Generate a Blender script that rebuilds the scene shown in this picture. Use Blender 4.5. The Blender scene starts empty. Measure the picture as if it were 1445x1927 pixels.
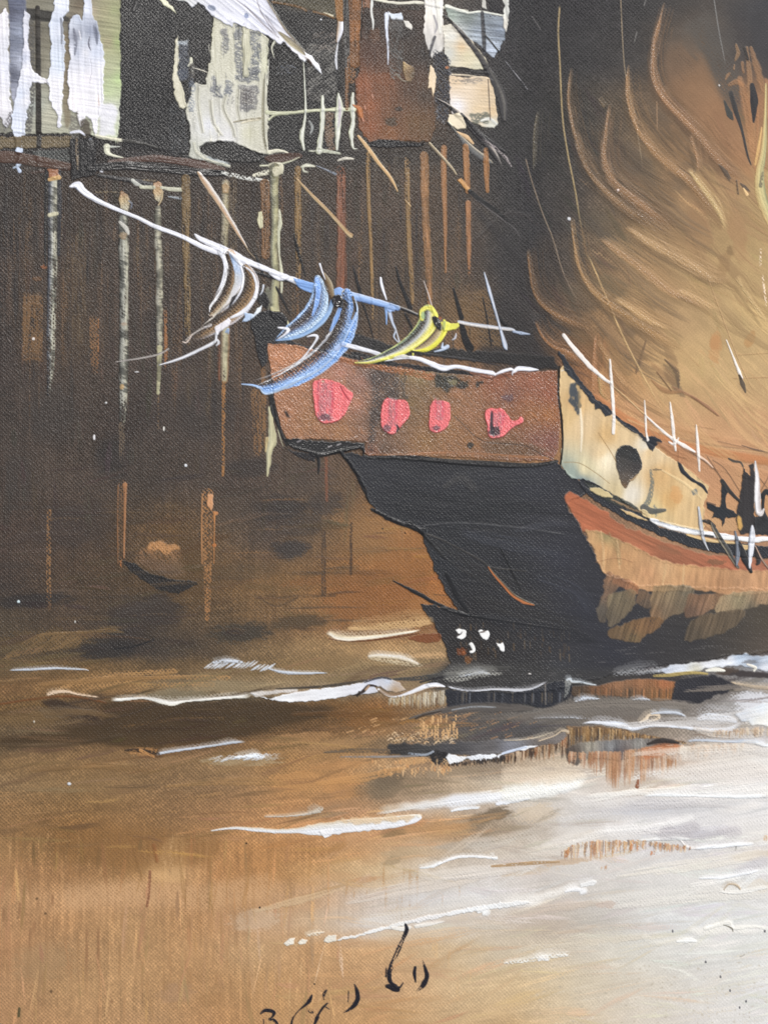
import bpy, math
import numpy as np
from mathutils import Vector

# ------------------------------------------------------------------ camera, light, exposure
C = bpy.context.scene
K = 0.0002                       # metres per painting unit: the frame shows about 29 x 39 cm of canvas
PW, PH = 1445.0, 1927.0
cam_d = bpy.data.cameras.new("camera"); cam = bpy.data.objects.new("camera", cam_d)
C.collection.objects.link(cam)
CAM_DIST = 0.62
cam.location = (0, -CAM_DIST, 0); cam.rotation_euler = (math.radians(90), 0, 0)
cam_d.sensor_fit = 'VERTICAL'; cam_d.sensor_height = 36.0
cam_d.lens = 36.0 * CAM_DIST / (PH * K); cam_d.clip_start = 0.01; cam_d.clip_end = 50
C.camera = cam
C.view_settings.view_transform = 'Standard'; C.view_settings.look = 'None'
C.view_settings.exposure = 0.0; C.view_settings.gamma = 1.0; C.view_settings.use_curve_mapping = False
C.cycles.max_bounces = 4
w = bpy.data.worlds.new("World"); C.world = w; w.use_nodes = True
w.node_tree.nodes["Background"].inputs[0].default_value = (0.93, 0.96, 1.0, 1)
w.node_tree.nodes["Background"].inputs[1].default_value = 0.43

def area(name, loc, target, size, power, col, sy=None):
    d = bpy.data.lights.new(name, 'AREA'); o = bpy.data.objects.new(name, d); C.collection.objects.link(o)
    d.energy = power; d.color = col; d.size = size
    if sy: d.shape = 'RECTANGLE'; d.size_y = sy
    o.location = loc
    o.rotation_euler = (Vector(target) - Vector(loc)).to_track_quat('-Z', 'Y').to_euler()
    return o
area("window_light", (0.95, -1.25, 1.75), (0, 0, 0), 0.55, 27.0, (1.0, 0.975, 0.94))
area("added_glint_light", (-0.16, -1.10, 0.62), (0, 0, 0), 0.22, 5.0, (1.0, 0.97, 0.93))  # small light added for glints on the weave, no ceiling lamp is known
area("side_window_light", (1.55, -1.0, -0.15), (0.1, 0, 0), 0.9, 15.0, (0.90, 0.95, 1.0), 1.3)

# ------------------------------------------------------------------ paint surface engine
# The painting is worked up as a height field in painting units (x right, y down): colour of the paint,
# thickness of the paint, how far the weave of the canvas still shows, and gloss.  Every painted piece is
# then built as its own relief mesh lying on the layers below it.
S = 1.4
X0, Y0 = -84.0, -84.0
NX, NY = int(1613 / S), int(2095 / S)
gx = (X0 + S * np.arange(NX)).astype(np.float32); gy = (Y0 + S * np.arange(NY)).astype(np.float32)
RGB = np.zeros((NY, NX, 3), np.float32); Z = np.zeros((NY, NX), np.float32)
WV = np.ones((NY, NX), np.float32); GL = np.full((NY, NX), .5, np.float32)
MASK = np.zeros((NY, NX), np.float32)
rng = np.random.default_rng(7)
TAB = rng.random((512, 512)).astype(np.float32)

def vn(u, v, seed=0):
    u = u + seed * 17.31 + 1000; v = v + seed * 41.77 + 1000
    iu = np.floor(u).astype(np.int32); iv = np.floor(v).astype(np.int32)
    fu = (u - iu).astype(np.float32); fv = (v - iv).astype(np.float32)
    fu = fu * fu * (3 - 2 * fu); fv = fv * fv * (3 - 2 * fv)
    a = iu & 511; b = (iu + 1) & 511; c = iv & 511; d = (iv + 1) & 511
    t = TAB[c, a] * (1 - fu) + TAB[c, b] * fu
    return t * (1 - fv) + (TAB[d, a] * (1 - fu) + TAB[d, b] * fu) * fv

def fbm(u, v, seed=0, oc=3):
    r = 0; a = .5; n = 0
    for k in range(oc):
        r = r + a * vn(u * 2 ** k, v * 2 ** k, seed + 3 * k); n += a; a *= .6
    return r / n

def sst(a, b, x):
    t = np.clip((x - a) / (b - a + 1e-9), 0, 1); return t * t * (3 - 2 * t)

PITCH = 3.7
_X, _Y = np.meshgrid(gx, gy)
_wx = _X + 3.0 * (vn(_X / 60, _Y / 60, 91) - .5) + 3.2 * (vn(_X / 8, _Y / 8, 93) - .5)
_wy = _Y + 3.0 * (vn(_X / 60, _Y / 60, 92) - .5) + 3.2 * (vn(_X / 8, _Y / 8, 94) - .5)
WEAVE = (.5 + .5 * np.sin(np.pi * _wx / PITCH) * np.sin(np.pi * _wy / PITCH)).astype(np.float32)
WEAVE = WEAVE * (.2 + 1.6 * fbm(_X / 5.5, _Y / 5.5, 95, 2))       # uneven threads
del _wx, _wy

def win(x0, y0, x1, y1):
    i0 = max(0, int((x0 - X0) / S)); i1 = min(NX, int((x1 - X0) / S) + 2)
    j0 = max(0, int((y0 - Y0) / S)); j1 = min(NY, int((y1 - Y0) / S) + 2)
    if i1 <= i0 or j1 <= j0: return None
    return (slice(j0, j1), slice(i0, i1))

def crom(pts, n=10, closed=False):
    p = np.array(pts, float); m = len(p)
    if m < 3 and not closed:
        t = np.linspace(0, 1, n + 1)[:, None]
        return p[0] * (1 - t) + p[-1] * t
    out = []
    for i in range(m if closed else m - 1):
        if closed: a, b, c, d = p[(i - 1) % m], p[i], p[(i + 1) % m], p[(i + 2) % m]
        else: a, b, c, d = p[max(i - 1, 0)], p[i], p[i + 1], p[min(i + 2, m - 1)]
        t = np.linspace(0, 1, n, endpoint=False)[:, None]
        out.append(.5 * ((2 * b) + (c - a) * t + (2 * a - 5 * b + 4 * c - d) * t ** 2 + (3 * b - a - 3 * c + d) * t ** 3))
    if not closed: out.append(p[-1:])
    return np.concatenate(out)

def raster(pts, sl, ss=3):
    nj = (sl[0].stop - sl[0].start); ni = (sl[1].stop - sl[1].start)
    ox = gx[sl[1].start] - S / 2; oy = gy[sl[0].start] - S / 2
    q = np.array(pts, float); qx = (q[:, 0] - ox) / S * ss; qy = (q[:, 1] - oy) / S * ss
    H, Wd = nj * ss, ni * ss
    tog = np.zeros((H, Wd + 1), np.int16)
    for k in range(len(q)):
        x0, y0, x1, y1 = qx[k], qy[k], qx[(k + 1) % len(q)], qy[(k + 1) % len(q)]
        if y0 == y1: continue
        if y0 > y1: x0, y0, x1, y1 = x1, y1, x0, y0
        r0 = max(0, math.ceil(y0 - .5)); r1 = min(H - 1, math.ceil(y1 - .5) - 1)
        if r1 < r0: continue
        r = np.arange(r0, r1 + 1)
        xi = np.clip(np.ceil(x0 + (r + .5 - y0) * (x1 - x0) / (y1 - y0) - .5), 0, Wd).astype(int)
        np.add.at(tog, (r, xi), 1)
    f = (np.cumsum(tog, 1)[:, :Wd] & 1).astype(np.float32)
    return f.reshape(nj, ss, ni, ss).mean((1, 3))

def blur(a, r):
    r = max(1, int(round(r / S)))
    for _ in range(2):
        for ax in (0, 1):
            p = np.pad(a, [(r + 1, r) if k == ax else (0, 0) for k in (0, 1)], mode='edge')
            c = np.cumsum(p, ax, dtype=np.float64); n = a.shape[ax]
            a = ((np.take(c, np.arange(2 * r + 1, 2 * r + 1 + n), ax) - np.take(c, np.arange(0, n), ax)) / (2 * r + 1)).astype(np.float32)
    return a

def lay(sl, a, col, th=0., weave=None, gloss=None, mark=True):
    a = a.astype(np.float32); A = a[..., None]
    col = np.asarray(col, np.float32)
    RGB[sl] = RGB[sl] * (1 - A) + col * A
    if mark: MASK[sl] = np.maximum(MASK[sl], a)
    if np.ndim(th) or th: Z[sl] += th * a
    if weave is not None: WV[sl] = WV[sl] * (1 - a) + weave * a
    if gloss is not None: GL[sl] = GL[sl] * (1 - a) + gloss * a

TH, RD = .82, .66          # how heavy the paint lies
_seed = [100]
def seed(): _seed[0] += 7; return _seed[0]

def idw(x, y, g, p=2.0):
    num = 0; den = 0
    for (cx, cy, c) in g:
        wgt = 1 / ((x - cx) ** 2 + (y - cy) ** 2 + 30.) ** (p / 2)
        num = num + wgt[..., None] * np.array(c, np.float32); den = den + wgt
    return num / den[..., None]

def vary(col, x, y, amt, sd, ang=None, L=60, Wd=4):
    if ang is None: n = fbm(x / 22, y / 22, sd) - .5
    else:
        t = math.radians(ang); u = x * math.cos(t) + y * math.sin(t); v = -x * math.sin(t) + y * math.cos(t)
        n = .6 * (vn(u / L, v / Wd, sd) - .5) + .4 * (vn(u / (L * .4), v / (Wd * .45), sd + 1) - .5)
    return np.asarray(col, np.float32) * (1 + amt * 2 * n[..., None])

def fill(pts, col=None, grad=None, smooth=False, rough=1.2, th=.5, soft=0, alpha=1., dry=0, dang=90, dL=40, dW=3, var=.06, ang=None, L=60, Wd=4,
         ridge=0., rw=3., weave=None, gloss=None, groove=0., wdry=.5, p=2.0, edge=1.0):
    """a flat patch of paint with an outline"""
    sd = seed()
    q = crom(pts, 8, True) if smooth else np.array(pts, float)
    # resample and roughen the outline
    seg = np.linalg.norm(np.roll(q, -1, 0) - q, axis=1); out = []
    for k in range(len(q)):
        n = max(1, int(seg[k] / 3)); t = np.arange(n)[:, None] / n
        out.append(q[k] * (1 - t) + q[(k + 1) % len(q)] * t)
    q = np.concatenate(out)
    if rough:
        q = q + rough * 2.2 * np.stack([vn(q[:, 0] / 7, q[:, 1] / 7, sd) - .5, vn(q[:, 0] / 7, q[:, 1] / 7, sd + 1) - .5], 1) \
              + rough * 1.6 * np.stack([vn(q[:, 0] / 2.5, q[:, 1] / 2.5, sd + 2) - .5, vn(q[:, 0] / 2.5, q[:, 1] / 2.5, sd + 3) - .5], 1)
    m = 6 + 3 * soft
    sl = win(q[:, 0].min() - m, q[:, 1].min() - m, q[:, 0].max() + m, q[:, 1].max() + m)
    if sl is None: return
    x, y = _X[sl], _Y[sl]
    a = raster(q, sl)
    if soft: a = sst(0.08, .92, blur(a, soft))
    core = a
    if dry:
        t = math.radians(dang); u = x * math.cos(t) + y * math.sin(t); v = -x * math.sin(t) + y * math.cos(t)
        n = (1 - wdry) * (.55 * vn(u / dL, v / dW, sd + 5) + .45 * vn(u / (dL * .3), v / (dW * .5), sd + 6)) + wdry * WEAVE[sl]
        a = a * sst(dry - .14, dry + .14, n)
    c = idw(x, y, grad, p) if grad else np.array(col, np.float32)
    c = vary(c, x, y, var, sd + 8, ang, L, Wd)
    t_ = th * TH
    if groove:
        tt = math.radians(ang if ang is not None else 0); v = -x * math.sin(tt) + y * math.cos(tt); u = x * math.cos(tt) + y * math.sin(tt)
        t_ = th * TH + .6 * groove * (vn(u / L, v / Wd, sd + 8) - .5)
    if ridge:
        b = blur(core, rw); t_ = t_ + ridge * RD * 1.6 * vn(x / 14, y / 14, sd + 9) * np.clip(4 * b * (1 - b) , 0, 1) ** 1.5
    lay(sl, a * alpha, c, t_, weave, gloss)

def stroke(pts, w, col=None, cols=None, th=1.2, alpha=1., dry=0, soft=0., rough=.09, bris=.12, ridge=0., weave=.15, gloss=None, lad=0, ladang=0., bL=25, bW=2.0,
           fade=(0, 0), wdry=.4, var=.05, n=10, groove=.35, ladP=3.0, feath=(0, 0)):
    """a brush or knife stroke along a spine; w = width or widths along it; cols = (v, r, g, b[, a]) across it, v from -1 (left of travel) to 1"""
    sd = seed()
    q = crom(pts, n); W = np.atleast_1d(np.array(w, float))
    Wq = np.interp(np.linspace(0, 1, len(q)), np.linspace(0, 1, len(W)), W) / 2
    mx = Wq.max() + 5
    sl = win(q[:, 0].min() - mx, q[:, 1].min() - mx, q[:, 0].max() + mx, q[:, 1].max() + mx)
    if sl is None: return
    x, y = _X[sl], _Y[sl]
    best = np.full(x.shape, 1e9, np.float32); vv = np.zeros_like(best); uu = np.zeros_like(best); hw = np.zeros_like(best)
    cum = 0.
    tot = np.linalg.norm(np.diff(q, axis=0), axis=1).sum()
    for k in range(len(q) - 1):
        ax, ay = q[k]; dx, dy = q[k + 1] - q[k]; ln = math.hypot(dx, dy)
        if ln < 1e-6: continue
        rx, ry = x - ax, y - ay
        t = np.clip((rx * dx + ry * dy) / ln ** 2, 0, 1)
        ex, ey = rx - t * dx, ry - t * dy
        d = np.sqrt(ex * ex + ey * ey); b = d < best
        best[b] = d[b]; vv[b] = (np.sign(-rx * dy + ry * dx) * d)[b]; uu[b] = (cum + t * ln)[b]
        hw[b] = (Wq[k] * (1 - t) + Wq[k + 1] * t)[b]
        cum += ln
    hw = hw * (1 + rough * 2 * (vn(uu / 8, np.sign(vv) * 5 + 0 * uu, sd) - .5)) + .01
    v = vv / np.maximum(hw, .3); av = np.abs(v)
    if soft: a = sst(0, 1, np.clip((1 - av) / soft, 0, 1)) * np.clip((hw - best) / S + .5, 0, 1)
    else: a = np.clip((hw - best) / S + .5, 0, 1)
    a = a * np.clip(hw / (.5 * S), 0, 1)
    if feath[0]: a = a * sst(0, feath[0], (v + 1) + .9 * feath[0] * (vn(uu / 30, vv / 2.2, sd + 9) - .5))
    if feath[1]: a = a * sst(0, feath[1], (1 - v) + .9 * feath[1] * (vn(uu / 30, vv / 2.2, sd + 9) - .5))
    f0, f1 = fade; s = uu / max(tot, 1e-6)
    if f0: a = a * sst(0, f0, s)
    if f1: a = a * (1 - sst(1 - f1, 1, s))
    bn = .6 * vn(uu / bL, vv / bW, sd + 1) + .4 * vn(uu / (bL * .4), vv / (bW * .5), sd + 2)
    if np.ndim(dry) or dry:
        dv = np.interp(s, np.linspace(0, 1, len(np.atleast_1d(dry))), np.atleast_1d(dry))
        nn = (1 - wdry) * bn + wdry * WEAVE[sl]
        a = a * np.where(dv > 0, sst(dv - .12, dv + .12, nn), 1)
    if cols is not None:
        cc = np.array([tuple(k) + ((1.,) if len(k) == 4 else ()) for k in cols], float)
        vj = np.clip(v + .25 * (bn - .5), -1, 1)
        c = np.stack([np.interp(vj, cc[:, 0], cc[:, i]) for i in (1, 2, 3)], -1)
        al = np.interp(vj, cc[:, 0], cc[:, 4])
        # thin paint catches the tops of the weave only
        nn = .5 * bn + .5 * WEAVE[sl]
        a = a * np.where(al < .98, sst(1 - al - .25, 1 - al + .25, nn), 1)
    else: c = np.array(col, np.float32)
    c = np.asarray(c, np.float32) * (1 + bris * 2 * (bn - .5)[..., None]) * np.ones(x.shape + (1,), np.float32)
    if lad:
        ln_ = .65 * vn((uu + ladang * vv) / ladP, vv / 14, sd + 3) + .35 * vn((uu + ladang * vv) / (ladP * .5), vv / 5, sd + 4)
        g = sst(.38, .7, ln_ * .65 + .7 * vn(uu / 17, vv / 9, sd + 5) - .17)
        c = c * (1 - lad * g[..., None])
    pr = np.sqrt(np.clip(1 - np.minimum(av, 1) ** 2, 0, 1)) * .6 + .4
    t_ = th * TH * pr * (1 + groove * 2 * (bn - .5))
    if ridge: t_ = t_ + ridge * RD * 1.6 * vn(uu / 12, np.sign(vv) * 3, sd + 6) * np.exp(-((av - .8) / .22) ** 2)
    if lad: t_ = t_ + .6 * min(1, lad * 2.5) * (ln_ - .5)
    lay(sl, a * alpha, c, t_, weave, gloss)

def blob(cx, cy, rx, ry, col, ang=0., alpha=1., hard=.5, th=0., brk=0., bs=(8, 8), weave=None, gloss=None, wmix=0., bang=0.):
    """a smudge: soft elliptical patch broken up by noise"""
    sd = seed(); r = max(rx, ry) * 1.6
    sl = win(cx - r, cy - r, cx + r, cy + r)
    if sl is None: return
    x, y = _X[sl], _Y[sl]; t = math.radians(ang)
    u = ((x - cx) * math.cos(t) + (y - cy) * math.sin(t)) / rx; v = (-(x - cx) * math.sin(t) + (y - cy) * math.cos(t)) / ry
    d = np.sqrt(u * u + v * v) + .35 * (fbm(x / (min(rx, ry) * .8 + 1), y / (min(rx, ry) * .8 + 1), sd) - .5)
    if max(rx, ry) < 5: a = 1 - sst(hard, 1.15, d)
    else:
        f = 1 - sst(0, 1.3, d)
        tb = math.radians(bang); uu = x * math.cos(tb) + y * math.sin(tb); vv = -x * math.sin(tb) + y * math.cos(tb)
        nn = (1 - wmix) * fbm(uu / bs[0], vv / bs[1], sd + 4, 3) + wmix * WEAVE[sl]
        a = sst(.12, .62 - .3 * hard, f + (.35 + 2 * brk) * (nn - .5) * sst(0, .15, f))
    lay(sl, a * alpha, vary(col, x, y, .05, sd + 2), th, weave, gloss)

# ------------------------------------------------------------------ meshes and materials
def lin(c):
    c = np.clip(c, 0, 255) / 255.
    return np.where(c <= .04045, c / 12.92, ((c + .055) / 1.055) ** 2.4)

def paint_material(name, coat=0.0):
    m = bpy.data.materials.new(name); m.use_nodes = True; nt = m.node_tree; N = nt.nodes; Lk = nt.links
    b = N["Principled BSDF"]
    def att(nm):
        a = N.new("ShaderNodeAttribute"); a.attribute_name = nm; return a
    def mth(op, a, b_=None, c=None):
        n = N.new("ShaderNodeMath"); n.operation = op
        for i, q in enumerate((a, b_, c)):
            if q is None: continue
            if isinstance(q, (int, float)): n.inputs[i].default_value = q
            else: Lk.new(q, n.inputs[i])
        return n.outputs[0]
    col = att("paint"); wv = att("weave"); gl = att("gloss")
    tc = N.new("ShaderNodeTexCoord"); P = tc.outputs["Object"]
    sep = N.new("ShaderNodeSeparateXYZ")
    nz = N.new("ShaderNodeTexNoise"); nz.inputs["Scale"].default_value = 1 / (11 * K); nz.inputs["Detail"].default_value = 2
    Lk.new(P, nz.inputs["Vector"])
    vs = N.new("ShaderNodeVectorMath"); vs.operation = 'SUBTRACT'; vs.inputs[1].default_value = (.5, .5, .5); Lk.new(nz.outputs["Color"], vs.inputs[0])
    vm = N.new("ShaderNodeVectorMath"); vm.operation = 'MULTIPLY_ADD'; Lk.new(vs.outputs[0], vm.inputs[0])
    vm.inputs[1].default_value = (6.5 * K,) * 3; Lk.new(P, vm.inputs[2])
    Lk.new(vm.outputs[0], sep.inputs[0])
    f = math.pi / (PITCH * K)
    sx = mth('SINE', mth('MULTIPLY', sep.outputs["X"], f)); sy = mth('SINE', mth('MULTIPLY', sep.outputs["Z"], f))
    pr = mth('MULTIPLY', sx, sy)
    n2 = N.new("ShaderNodeTexNoise"); n2.inputs["Scale"].default_value = 1 / (6 * K); n2.inputs["Detail"].default_value = 3; Lk.new(P, n2.inputs["Vector"])
    ab = mth('MULTIPLY', mth('ABSOLUTE', pr), .35)
    h = mth('MULTIPLY', mth('ADD', mth('MULTIPLY_ADD', pr, .38, .3), ab), mth('MULTIPLY_ADD', n2.outputs["Fac"], 3.4, -.75))
    h = mth('MULTIPLY', h, wv.outputs["Fac"])
    n3 = N.new("ShaderNodeTexNoise"); n3.inputs["Scale"].default_value = 1 / (3.0 * K); n3.inputs["Detail"].default_value = 2; Lk.new(P, n3.inputs["Vector"])
    h = mth('ADD', h, mth('MULTIPLY', n3.outputs["Fac"], .22))
    bp = N.new("ShaderNodeBump"); bp.inputs["Strength"].default_value = 1.0; bp.inputs["Distance"].default_value = WEAVE_H * K
    Lk.new(h, bp.inputs["Height"]); Lk.new(bp.outputs[0], b.inputs["Normal"])
    # pigment: a little grain in the colour
    mx = N.new("ShaderNodeMix"); mx.data_type = 'RGBA'; mx.blend_type = 'MULTIPLY'; mx.inputs[0].default_value = 1.0
    g = mth('MULTIPLY_ADD', n3.outputs["Fac"], .22, .89)
    cb = N.new("ShaderNodeCombineColor")
    for i in range(3): Lk.new(g, cb.inputs[i])
    Lk.new(col.outputs["Color"], mx.inputs[6]); Lk.new(cb.outputs[0], mx.inputs[7])
    Lk.new(mx.outputs[2], b.inputs["Base Color"])
    Lk.new(mth('MULTIPLY_ADD', gl.outputs["Fac"], -.5, .62), b.inputs["Roughness"])
    g2 = mth('MULTIPLY', gl.outputs["Fac"], gl.outputs["Fac"]); Lk.new(mth('MULTIPLY_ADD', g2, .75, .16), b.inputs["Specular IOR Level"])
    return m
WEAVE_H = 1.25
MAT = paint_material("oil_paint")

root = bpy.data.objects.new("oil_painting", None); C.collection.objects.link(root)
root.location = (0, 0, -PH / 2 * K)          # the foot of the picture
root["label"] = "brown oil painting of a junk moored beside stilt houses, thick knife strokes on canvas"
root["category"] = "painting"
LAST = [np.zeros((NY, NX), np.float32)]
EPS = .10

def start():
    """begin a painted piece: remember the surface under it"""
    MASK[:] = 0; LAST[0] = Z.copy()

def mesh_of(name, sl, keep, zz, parent, label):
    idx = -np.ones(keep.shape, np.int64)
    ce = keep[:-1, :-1] | keep[1:, :-1] | keep[:-1, 1:] | keep[1:, 1:]
    vk = np.zeros(keep.shape, bool)
    vk[:-1, :-1] |= ce; vk[1:, :-1] |= ce; vk[:-1, 1:] |= ce; vk[1:, 1:] |= ce
    nv = int(vk.sum())
    if not nv: return None
    idx[vk] = np.arange(nv)
    x, y = _X[sl][vk], _Y[sl][vk]
    co = np.empty((nv, 3), np.float32); co[:, 0] = (x - PW / 2) * K; co[:, 1] = -zz[vk] * K; co[:, 2] = (PH - y) * K
    jj, ii = np.nonzero(ce)
    q = np.stack([idx[jj, ii], idx[jj + 1, ii], idx[jj + 1, ii + 1], idx[jj, ii + 1]], 1).astype(np.int32)
    me = bpy.data.meshes.new(name)
    me.vertices.add(nv); me.vertices.foreach_set("co", co.ravel())
    me.loops.add(q.size); me.loops.foreach_set("vertex_index", q.ravel())
    me.polygons.add(len(q)); me.polygons.foreach_set("loop_start", np.arange(0, q.size, 4, dtype=np.int32))
    me.update(calc_edges=True)
    a = me.attributes.new("paint", 'FLOAT_COLOR', 'POINT')
    c4 = np.ones((nv, 4), np.float32); c4[:, :3] = lin(RGB[sl][vk]); a.data.foreach_set("color", c4.ravel())
    for nm, arr in (("weave", WV), ("gloss", GL)):
        a = me.attributes.new(nm, 'FLOAT', 'POINT'); a.data.foreach_set("value", np.ascontiguousarray(arr[sl][vk], np.float32))
    me.shade_smooth()
    me.materials.append(MAT)
    o = bpy.data.objects.new(name, me); C.collection.objects.link(o); o.parent = parent or root
    if label: o["label"] = label
    return o

def done(name, parent=None, label=None, lo=.14):
    """finish the piece: lift it off the surface below and build its mesh"""
    js = np.nonzero(MASK.max(1) > lo * .5)[0]; is_ = np.nonzero(MASK.max(0) > lo * .5)[0]
    if not len(js): return None
    sl = (slice(max(0, js[0] - 2), min(NY, js[-1] + 3)), slice(max(0, is_[0] - 2), min(NX, is_[-1] + 3)))
    m = MASK[sl]; old = LAST[0][sl]
    off = np.clip((m - lo) / .25, -1, 1) * EPS
    zz = np.where(m > lo, np.maximum(Z[sl], old), old) + off
    o = mesh_of(name, sl, m > lo, zz, parent, label)
    Z[sl] = np.where(m > lo, zz, old)
    return o

def node(name, parent=None, label=None):
    o = bpy.data.objects.new(name, None); C.collection.objects.link(o); o.parent = parent or root
    if label: o["label"] = label
    return o
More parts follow.
